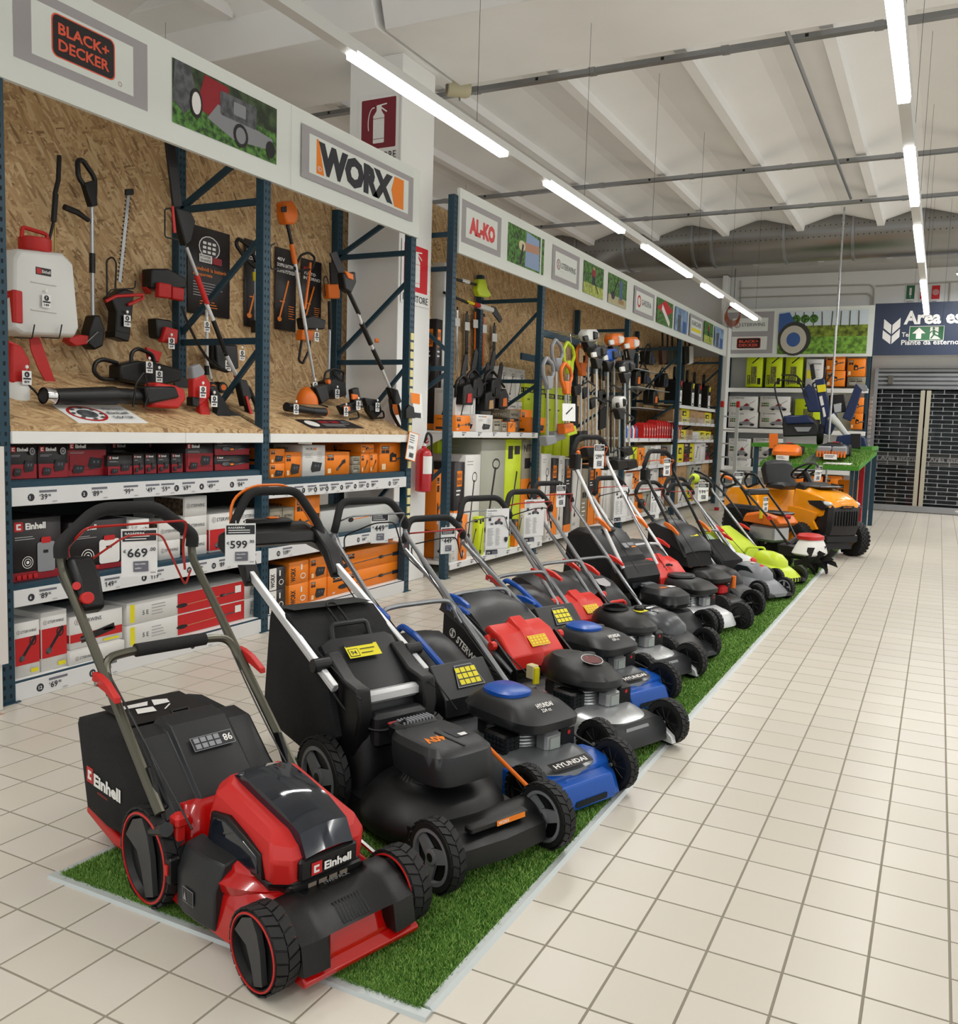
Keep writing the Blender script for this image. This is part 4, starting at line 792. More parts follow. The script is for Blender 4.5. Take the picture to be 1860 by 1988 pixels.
# motor unit in front of posters
X=-4.75
t=tool('multi_tool','black and orange multi tool hanging below the 20V poster','power tool',at(592,700,x=X)); slab_(t,'motor',X,[(582,618),(600,612),(626,622),(622,640),(586,640)],.09,BLACK,.012); slab_(t,'orange_body',X,[(582,640),(606,642),(600,662),(580,660)],.07,ORANGE,.01); b=TB(t); b.tube(rnd(W3(X,[(586,660),(580,700),(588,706),(600,680),(602,662)]),.02),.011,BLACK,8); b.build('handle',t); minitag('white tag on the black and orange tool head',615,645,X+.1,'3','79')
# 18 chainsaw orange
X=-4.62
t=tool('chainsaw','black and orange chainsaw on the right part of the deck beside the orange trimmer dome','chainsaw',at(640,790,x=X)); slab_(t,'body',X,[(622,742),(640,734),(662,742),(664,768),(640,775),(624,765)],.11,BLACK,.014); b=TB(t); b.tube(rnd(W3(X+.02,[(628,745),(632,722),(648,716),(668,722),(666,745)]),.03),.010,BLACK,8); b.build('front_handle',t); b=TB(t); b.lathe([(.018,0),(.02,.03)],at(634,741,x=X+.06),(1,0,0),ORANGE,14); b.build('orange_cap',t); slab_(t,'upper_handle',X-.03,[(648,720),(668,732),(664,742),(646,728)],.02,BLACK); minitag('white card on the chainsaw at the right part of the deck',655,756,X+.09,'9','149')
# 16 orange domed trimmer head
X=-4.5
t=tool('brush_cutter','round orange guarded brush cutter lying on the second deck','brush cutter',at(595,790,x=X)); c=at(596,785,x=X); b=TB(t); b.ell((c.x,c.y,c.z),(.085,.10,.14),ORANGE,20,8,(PI/2,PI)); b.build('orange_guard',t); slab_(t,'gearbox',X+.05,[(606,752),(628,745),(634,775),(618,785)],.07,BLACK,.01); b=TB(t); b.tube(W3(X+.06,[(604,745),(620,785),(636,790)]),.007,BLACK,6); b.build('wire_stand',t)
# 17 small blower
X=-4.38
t=tool('leaf_blower','short black and orange blower lying at the front of the second deck','leaf blower',deckpt(590,808)); A=at(556,790,x=X);B=at(606,798,x=X);D=at(630,800,x=X)
b=TB(t); b.tube([A,B],[.035,.028],BLACK,18); b.build('blow_tube',t); b=TB(t); b.lathe([(.033,-.002),(.001,.0)],A,(B-A),PBLK,18); b.build('nozzle_mouth',t); b=TB(t); b.tube([B,D],[.03,.034],GREY,14); b.lathe([(.035,0),(.03,.02)],D,(D-B),ORANGE,14); b.build('orange_end',t); minitag('price tag number 10 on the short blower',575,785,X+.05,'10','99')
# 19 pole saw grey shaft
X=-4.88
t=tool('pole_saw','silver shafted pole saw with orange motor on the plywood wall near the column','pole saw',at(640,720,x=X)); rod(t,'shaft',X,[(640,640),(638,722)],.014,SILVER); rod(t,'black_shaft',X,[(640,585),(641,642)],.018,BLACK); slab_(t,'orange_motor',X,[(632,552),(654,552),(655,580),(634,580)],.07,ORANGE,.012); slab_(t,'guide_bar',X-.03,[(640,510),(651,508),(655,552),(642,552)],.02,PBLK,.004); b=TB(t); b.tube(rnd(W3(X,[(632,575),(628,540),(634,535),(638,550)]),.02),.005,BLACK,6); b.build('wire_guard',t)
# 20 right pole pruner
X=-4.32
t=tool('pole_pruner','black and orange pole pruner leaning against the last post of the left rack','pole pruner',at(790,830,x=X))
pole(t,X,[((676,565),(697,610),.018,BLACK),((695,608),(704,634),.013,SIL2),((702,628),(720,668),.022,BLACK),((718,664),(726,682),.013,SIL2),((724,678),(742,716),.019,BLACK),((740,712),(760,760),.013,SIL2)])
slab_(t,'saw_head',X,[(660,530),(684,528),(686,548),(676,570),(664,562)],.07,BLACK,.012); slab_(t,'orange_cover',X+.03,[(668,526),(683,532),(684,544),(674,540)],.03,ORANGE,.006); slab_(t,'guide_bar',X-.02,[(640,492),(652,488),(672,532),(660,540)],.014,PBLK,.003); b=TB(t); b.lathe([(.018,0),(.018,.03)],at(728,661,x=X),(1,1,0),ORANGE,10); b.build('orange_clamp',t)
b=TB(t); b.tube(rnd(W3(X,[(758,756),(772,785),(784,828),(776,830),(760,800),(757,775)]),.03),.015,BLACK,8); b.build('loop_handle',t); slab_(t,'grip_body',X,[(752,752),(768,756),(776,780),(764,790)],.055,BLACK,.01); slab_(t,'orange_inlay',X+.03,[(762,785),(770,785),(774,805),(768,806)],.008,ORANGE,.001)
minitag('price tag at the foot of the right pole pruner',782,800,X+.06,'12','129')
# 21 small tools
for i,(lb,pts,hd,tg) in enumerate((('small orange hose nozzle tool at the front of the right deck',[(655,788),(684,780),(690,800),(664,806)],ORANGE,(672,790)),('upright black and orange mini cutter near the right end of the deck',[(680,756),(692,752),(698,784),(684,790)],ORANGE,(696,778)),('black pistol grip shears with white card at the right end of the deck',[(704,772),(732,776),(738,800),(724,815),(712,800)],BLACK,(733,782)))):
    X=-4.36; t=tool('cordless_shears',lb,'shears',deckpt(pts[2][0],808),None); slab_(t,'body',X,pts,.05,BLACK,.01); cx_=sum(p[0] for p in pts)/len(pts); cy_=sum(p[1] for p in pts)/len(pts); slab_(t,'accent_shell',X+.03,[(cx_-6,cy_-6),(cx_+5,cy_-4),(cx_+6,cy_+4),(cx_-5,cy_+5)],.015,hd if hd!=BLACK else GREY,.002)
    b=TB(t); b.tube(rnd(W3(X,[(cx_+2,cy_+2),(cx_+22,cy_+6),(cx_+24,cy_+18),(cx_+6,cy_+20)]),.02),.008,BLACK,6); b.build('handle',t); minitag('price tag on the %s'%['hose nozzle tool','mini cutter','pistol grip shears'][i],tg[0],tg[1],X+.05,str(6+i),'59')
# ---------- column signs and fire extinguisher
def exsign(label,px0,py0,px1,py1,red,y=6.925,x=None,words=True):
    a=at(px0,py0,y=y) if x is None else at(px0,py0,x=x); c=at(px1,py1,y=y) if x is None else at(px1,py1,x=x)
    if x is None: w_=c.x-a.x; u=(1,0,0); t=(0,-1,0)
    else: w_=c.y-a.y; u=(0,1,0); t=(1,0,0)
    h=a.z-c.z; b=MB(); F=b.face((0,0,0),u,(0,0,1)); F.d=.004; F.r(0,0,w_,h,PAPER); n=F.n; b.tube([(0,0,0),tuple(n*.003)],.001,PAPER,3)
    F.rr(w_*.08,h*.22,w_*.84,h*.74,.01,red); X=w_*.5
    F.rr(X-.13*w_,h*.3,.27*w_,h*.42,.01,PAPER); F.poly([(X-.13*w_,h*.7),(X-.05*w_,h*.78),(X-.05*w_,h*.86),(X+.07*w_,h*.86),(X+.07*w_,h*.78),(X+.14*w_,h*.7)],PAPER); F.line(X-.05*w_,h*.85,X+.2*w_,h*.87,h*.02,PAPER); F.line(X+.05*w_,h*.83,X+.2*w_,h*.75,h*.02,PAPER)
    F.ring(X-.12*w_,h*.6,.14*w_,h*.24,.02*w_,PAPER,14,1.4,3.6); F.r(X-.13*w_,h*.66,.27*w_,h*.006,red); F.r(X-.13*w_,h*.36,.27*w_,h*.006,red)
    F.t(w_*.06,h*.05,h*.11,'ESTINTORE',PBLK,bold=0,w=w_*.88)
    o=b.build('fire_extinguisher_sign',smooth=0); o.location=(a.x,a.y,c.z); return tag(o,label,'sign')
MAR=m_('sign_maroon','7c1f2c',.5); SGR=m_('sign_red','d3202a',.5)
exsign('maroon fire extinguisher sign high on the white column above the banner',697,193,774,312,MAR)
exsign('bright red fire extinguisher sign on the column side, half hidden by the rack post',780,462,832,600,SGR,x=-4.415)
E_=at(823,955,x=-4.3); t=tool('fire_extinguisher','red fire extinguisher with white label hanging on the white column','fire extinguisher',E_); b=TB(t); c=Vector((-4.31,E_.y,E_.z)); FR=m_('extinguisher_red','b3101a',.25,coat=.5)
hh=at(823,870,x=-4.3).z-E_.z; b.lathe([(.06,0),(.078,.012),(.078,hh*.86),(.06,hh*.95),(.025,hh),(.02,hh+.02)],c,(0,0,1),FR,28)
b.build('cylinder',t); b=TB(t); b.box((c.x-.012,c.y-.012,c.z+hh+.01),(c.x+.012,c.y+.012,c.z+hh+.05),CHROME,c=.003); b.tube([(c.x,c.y,c.z+hh+.04),(c.x+.0,c.y+.08,c.z+hh+.06)],.008,FR,6); b.tube([(c.x,c.y,c.z+hh+.05),(c.x+.0,c.y+.06,c.z+hh+.09)],.007,FR,6); b.build('valve_lever',t)
b=TB(t); b.tube(rnd([(c.x,c.y,c.z+hh+.03),(c.x+.02,c.y+.02,c.z+hh+.15),(c.x+.03,c.y+.08,c.z+hh+.12),(c.x+.05,c.y+.085,c.z+.2),(c.x+.05,c.y+.08,c.z+.12)],.03),.012,BLACK,8); b.build('hose',t)
b=TB(t); R=[]
for z in(hh*.42,hh*.82): R.append([(c.x+.0795*math.cos(a),c.y+.0795*math.sin(a),c.z+z) for a in np.linspace(-1.1,.7,10)])
b.loft(R,PAPER,close=False,cap=False); b.build('paper_label',t); b=TB(t); b.box((c.x-.11,c.y-.02,c.z+.3),(c.x-.07,c.y+.02,c.z+.34),GALV); b.build('wall_bracket',t)
t=tool('hanging_leaflets','white and orange price card hanging from the last post of the left rack','price card',at(800,915,x=-4.12)); p=at(800,868,x=-4.12); b=TB(t); b.T=b.T@Matrix.Translation(p)@Matrix.Rotation(-.25,4,'X')@Matrix.Rotation(-.3,4,'Z'); b.box((-.001,-.06,-.12),(.001,.06,.13),PORA); F=b.face((.0012,-.053,-.113),(0,1,0),(0,0,1)); F.r(0,0,.106,.236,PAPER); F.lines(.01,.21,.08,4,.02,.006,INK); F.t(.01,.09,.03,'599',INK); F.r(.03,.02,.05,.04,PHG); b.build('card',t)
t=tool('leaflet_holder','orange and white leaflet box clipped to the post beside the extinguisher','leaflet box',at(808,815,x=-4.15)); slab_(t,'box',-4.14,[(798,762),(815,765),(817,812),(799,810)],.04,PAPER,.002); b=TB(t); F=b.face((-4.1195,0,0),(0,1,0),(0,0,1)); q=PP(-4.12,[(798,762),(815,765),(815,785),(798,782)]); F.poly(q,PORA); q=PP(-4.12,[(799,800),(817,802),(817,812),(799,810)]); F.poly(q,INK); b.build('print',t)
t=tool('black_spool','black half round holder on the post beside the leaflet box','holder',at(793,815,x=-4.14)); slab_(t,'plate',-4.12,[(786,812),(786,795),(793,786),(801,790),(804,812)],.03,BLACK,.004)
# ============================================================ SECOND RACK ON THE LEFT
RB=thing('storage_rack','long teal storage rack beyond the column with plywood back and many garden tools','rack',(0,0,0))
XB2=-4.2; XR2=-5.0
for i,(y,zt) in enumerate(((7.53,3.66),(9.68,3.3),(12.93,3.3),(15.95,3.3),(19.3,3.3))):
    frame(RB,XB2,XR2,y,y+.075,zt,[(2.98,2.98),(2.85,2.1),(2.04,2.04),(2.0,1.5),(1.1,.4)] if i else [(3.3,3.3),(2.98,2.98),(2.2,2.8),(2.04,2.04),(2.0,1.5),(1.1,.4)])
n_=0
for y in np.arange(7.0,19.9,1.22):
    b=MB(); b.box((-5.12,y,1.0),(-5.1,y+1.215,3.9),OSB); b.build('osb_panel',RB)
b=MB(); b.box((-5.15,7.0,0),(-5.13,19.9,1.0),m_('back_mesh_dark','24272a',.7)); b.build('back_panel',RB)
b=MB(); b.box((-5.1,19.88,0),(-4.25,19.9,3.15),OSB); b.build('osb_end_panel',RB); b=MB(); b.box((-4.26,19.62,0),(-4.16,19.9,3.75),WHITE,c=.005); b.build('white_end_post',RB)
def drawB(F):
    Y0=7.6; g=lambda y:y-Y0
    def frame_(a,c): F.r(g(a),.11,c-a,.40,GR); F.r(g(a)+.09,.17,c-a-.18,.28,m_('banner_white','dfe3de',.5))
    frame_(7.64,8.5); F.t(g(7.80),.215,.17,'AL-KO',m_('alko_red','d9494b',.5),bold=4,w=.56)
    photo(F,g(8.66),.11,.86,.40,'trim'); F.r(g(9.56),.11,.06,.40,PGRN)
    frame_(9.87,10.75); logo_st(F,g(10.0),.2,.62,.22)
    photo(F,g(10.9),.11,.75,.40,'man'); photo(F,g(11.85),.11,.8,.40,'boot')
    frame_(13.0,14.05); F.ring(g(13.25),.31,.09,.09,.03,PRED); F.t(g(13.38),.27,.09,'GARDENA',PHG,w=.5)
    photo(F,g(14.2),.11,.95,.40,'red'); photo(F,g(15.3),.11,.85,.40,'blue')
    frame_(16.3,17.3); F.t(g(16.45),.32,.09,'KARCHER',PBLK,w=.7); F.r(g(16.45),.22,.7,.06,PYEL)
    photo(F,g(17.4),.11,.75,.40,'man'); photo(F,g(18.3),.11,.8,.40,'blue')
banner('header_banner','long white header banner over the second rack with AL-KO, STERWINS, GARDENA and garden photos',(XB2+.02,7.6,3.13),(0,1,0),11.95,.60,drawB)
def shelfB(y0,y1,z,xf=-4.22,depth=.5,prices=6,mat=None):
    b=MB(); b.box((xf-depth,y0,z-.02),(xf,y1,z),mat or WHITE,c=.003); s=b.build('shelf_board',RB)
    b=MB(); b.box((xf,y0,z-.06),(xf+.012,y1,z-.0),STRIP,c=.002); s=b.build('price_strip',RB)
    for i in range(prices):
        y=y0+(y1-y0)*(i+.5)/prices; b=MB(); F=b.face((xf+.0125,y,z-.05),(0,1,0),(0,0,1)); price(F,0,.004,.8,random.choice([('49','.90'),('79','.90'),('129','.00'),('19','.90'),('99','.00')]),None); b.build('price_label',s)
shelfB(7.61,9.66,1.44,-4.2,.55); shelfB(7.61,9.9,.14,-4.2,.6,8); shelfB(9.76,12.9,.14,-4.3,.55,8)
shelfB(9.76,11.2,1.08,-4.35,.5,4)
b=MB(); b.prism([(-4.75,1.42),(-4.22,1.42),(-4.75,1.15)],'y',7.62,7.635,WHITE); b.build('shelf_bracket',RB)
for z,n in((1.38,5),(.93,5),(.56,6),(.14,6)): shelfB(13.05,15.9,z,-4.3,.55,n); shelfB(16.05,19.3,z if z!=1.38 else 1.36,-4.3,.55,n)
shelfB(16.05,19.6,2.0,-4.3,.6,0,m_('cream_board','d9cfae',.6)); shelfB(16.05,19.6,1.69,-4.3,.5,8)
PHR='second rack beyond the column'
def CB(label,g,px0,px1,zt,z0,d,st,x=-4.3,**k): return C(label,g,px0,px1,zt,z0,d,st,x=x,**k)
# upper shelf of first bay
z=1.441; G='boxes on the upper shelf of the second rack'
for i,(a,c,zt,st,kw,lb) in enumerate(((878,907,1.88,'WT',{},'white tall box with a trimmer drawing, leftmost on the second rack shelf'),(880,908,1.6,'W',{'kind':'pole'},'orange box at the left end in front of the tall white box'),(909,917,1.9,'WT',{},'narrow white box standing next to the leftmost tall one'),(919,951,1.62,'WW',{},'white box with a tool drawing, in front of the black chainsaws'),(952,968,1.58,'N',{},'small taupe box beside the white box under the chainsaws'),(969,979,1.55,'N',{},'second small taupe box under the chainsaws'),(980,995,1.60,'B',{'q':.7},'orange and black box in the middle of the second rack shelf'),(984,1004,1.70,'N',{},'taller taupe box with NITRO lettering behind the orange ones'),(1005,1026,1.71,'W',{'kind':'drill'},'tall orange box right of the NITRO box'),(1028,1052,1.62,'W',{'kind':'charger'},'orange box at the right end beside the rack post'))):
    CB(lb,G,a,c,zt,z,.25,st,x=-4.28 if i in(1,3,4,5,6,9) else -4.45,**kw)
for i in range(3): CB('white tall STERWINS box in the second row, %s of three'%['first','second','third'][i],'tall white boxes behind',960+i*17,976+i*17,2.23,1.83,.3,'WT',x=-4.8)
for i in range(4): CB('white box stacked below the tall white ones, %s from the left'%['first','second','third','fourth'][i],'lower white boxes behind',962+i*19,979+i*19,1.82,z,.3,'S',x=-4.78,ts=.8)
for i in range(5): CB('lime RYOBI box standing along the back wall, %s from the left'%['first','second','third','fourth','fifth'][i],'tall lime boxes along the wall',[1010,1030,1052,1070,1086][i],[1028,1050,1068,1084,1100][i],2.06,1.1 if i>1 else z,.28,'R',x=-4.75,band=1)
# lower tall cartons
z=.142; G='tall cartons standing on the lowest shelf of the second rack'
row=[(880,900,1.13,'B',{'q':.5},'orange and black tall carton just right of the rack post'),(901,930,1.2,'WT',{},'white tall carton with a trimmer drawing and small photo'),(931,977,1.36,'SG',{},'wide grey green tall carton with a blower picture'),(978,1008,1.36,'RL',{},'lime tall carton with a hedge trimmer picture'),(1009,1046,1.36,'N',{'org':.62},'taupe and orange NITRO tall carton'),(1048,1066,1.18,'WT',{},'slim white carton right of the NITRO carton'),(1067,1081,1.12,'B',{'q':.55},'slim black and orange carton beside the white one'),(1082,1093,1.15,'WT',{},'slim white carton with small tool drawings'),(1094,1108,1.1,'B',{'q':.1},'dark carton with orange marks next to the slim white one')]
for a,c,zt,st,kw,lb in row: CB(lb,G,a,c,zt,z,.4,st,x=-4.3,**kw)
CB('short white carton leaning at the foot of the rack post',G,878,892,.62,z,.2,'WT',x=-4.24); CB('short bright orange carton at the foot of the tall white one',G,893,908,.60,z,.2,'W',x=-4.23,kind='pole')
for i,(a,c) in enumerate(((930,941),(985,992),(1000,1007),(1020,1031),(1045,1052),(1060,1070))): CB('half height %s carton in front of the tall cartons, number %s from the left'%(['lime','lime','dark','white','taupe','white'][i],['one','two','three','four','five','six'][i]),G,a,c,[.55,.5,.45,.55,.6,.5][i],z,.12,['RL','RL','B','WT','N','WT'][i],x=-4.23)
# behind column/post: items at far left
CB('orange carton partly hidden behind the fire extinguisher',G,846,862,1.05,.45,.3,'W',x=-4.4,kind='pole'); CB('white carton with tool drawings left of the rack post',G,838,861,.98,z+.0,.3,'WT',x=-4.6)
for i in range(4): CB('lime box on the lowest shelf in shadow, %s from the left'%['first','second','third','fourth'][i],'lime boxes in shadow behind the tall cartons',[846,866,882,912][i],[864,880,908,930][i],1.42,1.15,.2,'R',x=-4.7,band=1)
for i in range(2): CB('long dark STERWINS carton standing upright behind the post, %s'%['left','right'][i],'long dark upright cartons',[838,851][i],[850,862][i],[2.6,3.2][i],1.45,.15,'B' if i==0 else 'S',x=-4.75,q=.05)
# second bay: lower tall row behind the mowers
row=[(1110,1126,1.1,'WT'),(1127,1139,.95,'N'),(1140,1152,1.0,'B'),(1153,1164,1.0,'W'),(1165,1175,1.0,'WT'),(1176,1188,.95,'S'),(1189,1199,.95,'WT'),(1200,1212,.95,'W')]
for i,(a,c,zt,st) in enumerate(row): CB('upright carton behind the tall grey mower handle, %s from the left'%['first','second','third','fourth','fifth','sixth','seventh','eighth'][i],'upright cartons in the second bay',a,c,zt,z,.3,st,x=-4.35)
# jerrycans on far shelf: individual
JR=m_('jerry_red','c21f1d',.4)
def jerry(y,z,s,lab,x=-4.34):
    b=MB(); b.loft([[(-.2*s,0,0),(0,0,0),(0,.075,0),(-.2*s,.075,0)],[(-.2*s,0,.24*s),(0,0,.24*s),(0,.075,.24*s),(-.2*s,.075,.24*s)],[(-.14*s,.015,.29*s),(-.03*s,.015,.27*s),(-.03*s,.06,.27*s),(-.14*s,.06,.29*s)]],JR); F=b.face((.0,0,0),(0,1,0),(0,0,1)); F.r(.02,.05*s,.035,.14*s,PWHT); F.r(.026,.07*s,.02,.08*s,PBLK)
    o=b.build('jerrycan',bevel=.006,loc=(x,y,z)); return tag(o,lab,'jerrycan','red jerrycans on the far shelf')
j0=at(1250,845,x=-4.34).y; ordn=['first','second','third','fourth','fifth','sixth','seventh','eighth','ninth','tenth','eleventh','twelfth','thirteenth','fourteenth','fifteenth','sixteenth']
for i in range(16): jerry(j0+i*.155,1.381,.9 if i<5 else 1.1,'red fuel can on the far shelf of the second rack, %s from the left'%ordn[i])
# blue white bottles left of them
b0=at(1218,845,x=-4.3).y
for i in range(7): b=MB(); b.lathe([(.03,0),(.035,.01),(.035,.14),(.012,.18),(.012,.2)],(0,0,0),(0,0,1),[PBLU,PWHT,PRED][i%3],12); tag(b.build('oil_bottle',loc=(-4.33,b0+i*.085,1.381)),'small oil bottle left of the red fuel cans, %s from the left'%ordn[i],'bottle','oil bottles on the far shelf')
# lower shelves far bays: cartons
pal=['WT','S','R','W','S','E','N','WT','B','Y']
CW=dict(WT='white',S='white',R='lime',W='orange',SG='grey green',B='black and orange',N='taupe',E='black and red',Y='yellow',CB='brown')
def rowB(y0,y1,z,zt,seq,lb,g,x=-4.33,d=.3,**kw):
    n=len(seq)
    for i,s in enumerate(seq):
        w_=(y1-y0)/n; carton('%s %s, %s from the left'%(CW[s],lb,ordn[i]),g,x-random.random()*.03,y0+i*w_+.006,z,w_-.012,(zt-z)*random.uniform(.82,1),d,s,**kw)
rowB(13.1,15.85,.932,1.28,['S','S','R','W','SG','S','WT','B'],'carton on the shelf under the red fuel cans','cartons under the fuel cans')
rowB(13.1,15.85,.562,.86,['N','S','W','WT','WT','S','B'],'carton two shelves under the red fuel cans','cartons two shelves under the fuel cans')
rowB(13.1,15.85,.142,.5,['WT','S','W','SG','E','WT'],'carton on the lowest shelf of the third bay','cartons on the lowest shelf of the third bay')
rowB(16.15,19.25,.932,1.3,['S','Y','E','Y','WT','S','E'],'carton on the third shelf of the last bay','cartons on the third shelf of the last bay')
rowB(16.15,19.25,1.361,1.55,['WT','Y','CB','S','Y','Y'],'small box in the lower wire basket of the last bay','boxes in the lower basket')
rowB(16.15,19.25,1.691,1.96,['CB','Y','CB','CB','Y'],'small box in the upper wire basket of the last bay','boxes in the upper basket')
rowB(16.15,19.25,.562,.88,['CB','CB','SG','SG','CB'],'cardboard carton on the second shelf of the last bay','cardboard cartons of the last bay')
rowB(16.15,19.25,.142,.5,['CB','WT','Y','S','CB'],'carton on the lowest shelf of the last bay','cartons on the lowest shelf of the last bay')
for z in(1.36,1.69):
    b=MB()
    for zz in(z+.02,z+.05,z+.08): b.cyl((-4.29,16.1,zz),(-4.29,19.3,zz),.003,CHROME,4)
    for i in range(32): b.cyl((-4.29,16.1+i*.1,z),(-4.29,16.1+i*.1,z+.1),.002,CHROME,4)
    b.build('wire_basket_front',RB,kind='stuff')
# pressure washers on top
def washer(y,lab,k):
    t=thing('pressure_washer',lab,'pressure washer',(-4.55,y,2.0),0,'black pressure washers on the top shelf'); b=MB(); b.prism([(-.12,0),(.14,0),(.12,.38),(.02,.50),(-.10,.46)],'x',-.12,.16,BLACK); b.T=Matrix.Identity(4); b.build('body',t,bevel=.02)
    b=MB(); b.lathe([(.10,-.03),(.13,-.02),(.13,.02),(.10,.03)],(.02,.02,.60),(1,.2,0),BLACK,20); b.build('hose_reel',t)
    b=MB(); b.cyl((.15,-.02,.36),(.15,.02,.45),.03,PRED if k%2==0 else PYEL,8); b.build('gun_grip',t)
    b=MB(); b.box((.162,-.10,.02),(.166,.06,.28),PAPER); F=b.face((.1662,-.10,.02),(0,1,0),(0,0,1)); F.e(.08,.18,.015,.05,INK); F.r(.03,.02,.1,.03,INK); b.build('price_card',t)
for k,px in enumerate((1312,1336,1350,1368)): washer(at(px,790,x=-4.5).y-.1,'black pressure washer with white price card on the top shelf, %s from the left'%ordn[k],k)
# chainsaws standing on the first bay shelf
def chainsawB(px,py,X,lab,acc,s=1.0,up=True):
    p=at(px,py,x=X); t=thing('chainsaw',lab,'chainsaw',p,0,'chainsaws in the second rack'); q=s
    b=MB(); b.prism([(-.12*q,0),(.12*q,0),(.14*q,.16*q),(.05*q,.24*q),(-.10*q,.2*q)],'x',-.09*q,.09*q,BLACK); b.build('body',t,bevel=.015)
    b=MB(); b.tube(rnd([(-.0,-.13*q,.08*q),(.02,-.17*q,.24*q),(.02,0,.33*q),(.02,.14*q,.26*q)],.05),.014,BLACK,8); b.build('front_handle',t)
    b=MB(); b.prism([(-.04*q,.02),(.07*q,.03),(.06*q,.13*q),(-.03*q,.12*q)],'x',.088*q,.10*q,acc); b.build('side_cover',t,bevel=.004)
    b=MB(); b.prism([(-.05*q,.22*q),(.06*q,.2*q),(.14*q,.52*q),(.10*q,.56*q),(.06*q,.54*q)] if up else [(.1*q,.05*q),(.1*q,.13*q),(.5*q,.12*q),(.53*q,.08*q),(.5*q,.05*q)],'x',-.012,.0,PBLK); b.build('guide_bar',t)
    return t
k=0
for px,py,lab,acc in((895,778,'red and white chainsaw at the left end above the second rack shelf',MRED),(915,765,'black chainsaw standing upright with raised bar, second from the left',BLACK),(938,790,'black chainsaw with wooden coloured window in the second rack',CARD),(965,785,'black and orange chainsaw with white tank in the second rack',ORANGE),(950,765,'dark chainsaw behind the orange one in the second rack',BLACK)):
    chainsawB(px,py+8,-4.45-.05*(k%2),lab,acc,.95); k+=1
for i,(px,py,X) in enumerate(((1245,745,-4.6),(1283,752,-4.6),(1255,708,-4.6),(1262,785,-4.55),(1228,748,-4.6))): chainsawB(px,py,X,'%s chainsaw on a small wall shelf in the third bay, %s'%(['dark blue','dark blue','dark blue','black and orange','black'][i],['left of the pair','right of the pair','highest one','lowest one','leftmost one']
[i]),NAVY if i<3 else ORANGE,1.1,False)
for i,(a,c,py) in enumerate(((1222,1285,750),(1222,1283,790),(1222,1262,715))):
    y0=at(a,py,x=-4.6).y;y1=at(c,py,x=-4.6).y;zz=at(a,py,x=-4.6).z; b=MB(); b.box((-5.05,y0,zz-.012),(-4.45,y1,zz),m_('clear_shelf','b9c0c2',.2),c=.003); b.build('wall_shelf',RB)
# hedge trimmer bars on the wall of bay one
for i,(px,t0,t1,m,lb) in enumerate(((888,602,700,SILVER,'silver'),(907,610,700,BLACK,'wide black'),(923,605,700,ORANGE,'orange edged'),(940,615,705,ORANGE,'thinner orange'),(960,632,712,BLACK,'black toothed'))):
    X=-5.05; t=thing('hedge_trimmer_bar','%s cutting bar hanging on the wall of the second rack, %s from the left'%(lb,ordn[i]),'cutting bar',at(px,t1,x=X),0,'cutting bars on the wall'); sawblade(t,X,(px,t0),(px-2,t1+20),.02 if m is not BLACK else .035,m,20); slab_(t,'price_slip',X+.02,[(px-4,t0+15),(px+5,t0+16),(px+5,t0+32),(px-4,t0+31)],.004,PAPER,.0); b=TB(t); b.cyl(at(px,t0-6,x=X),at(px,t0,x=X),.01,BLACK,6); b.build('tip',t)
# two horizontal pole tools
X=-4.7
t=tool('pole_saw','lime headed pole trimmer lying horizontally under the header of the second rack','pole saw',at(935,580,x=X)); rod(t,'shaft',X,[(884,542),(925,553)],.016,BLACK); slab_(t,'lime_head',X,[(926,542),(938,542),(942,560),(950,574),(944,578),(926,575),(922,562)],.07,LIME,.012); rod(t,'collar',X,[(896,544),(910,548)],.022,TANK)
t=tool('pole_saw','white and red pole saw lying below the lime one with short black bar','pole saw',at(930,600,x=X)); rod(t,'shaft',X,[(862,568),(908,588)],.016,BLACK); rod(t,'yellow_sleeve',X,[(905,585),(920,590)],.018,m_('label_yellow','d8c81e',.5)); rod(t,'red_sleeve',X,[(920,590),(932,594)],.026,MRED); rod(t,'white_motor',X,[(930,594),(955,602)],.032,TANK); slab_(t,'guide_bar',X,[(954,594),(962,596),(975,620),(970,627),(956,608)],.014,PBLK,.003)
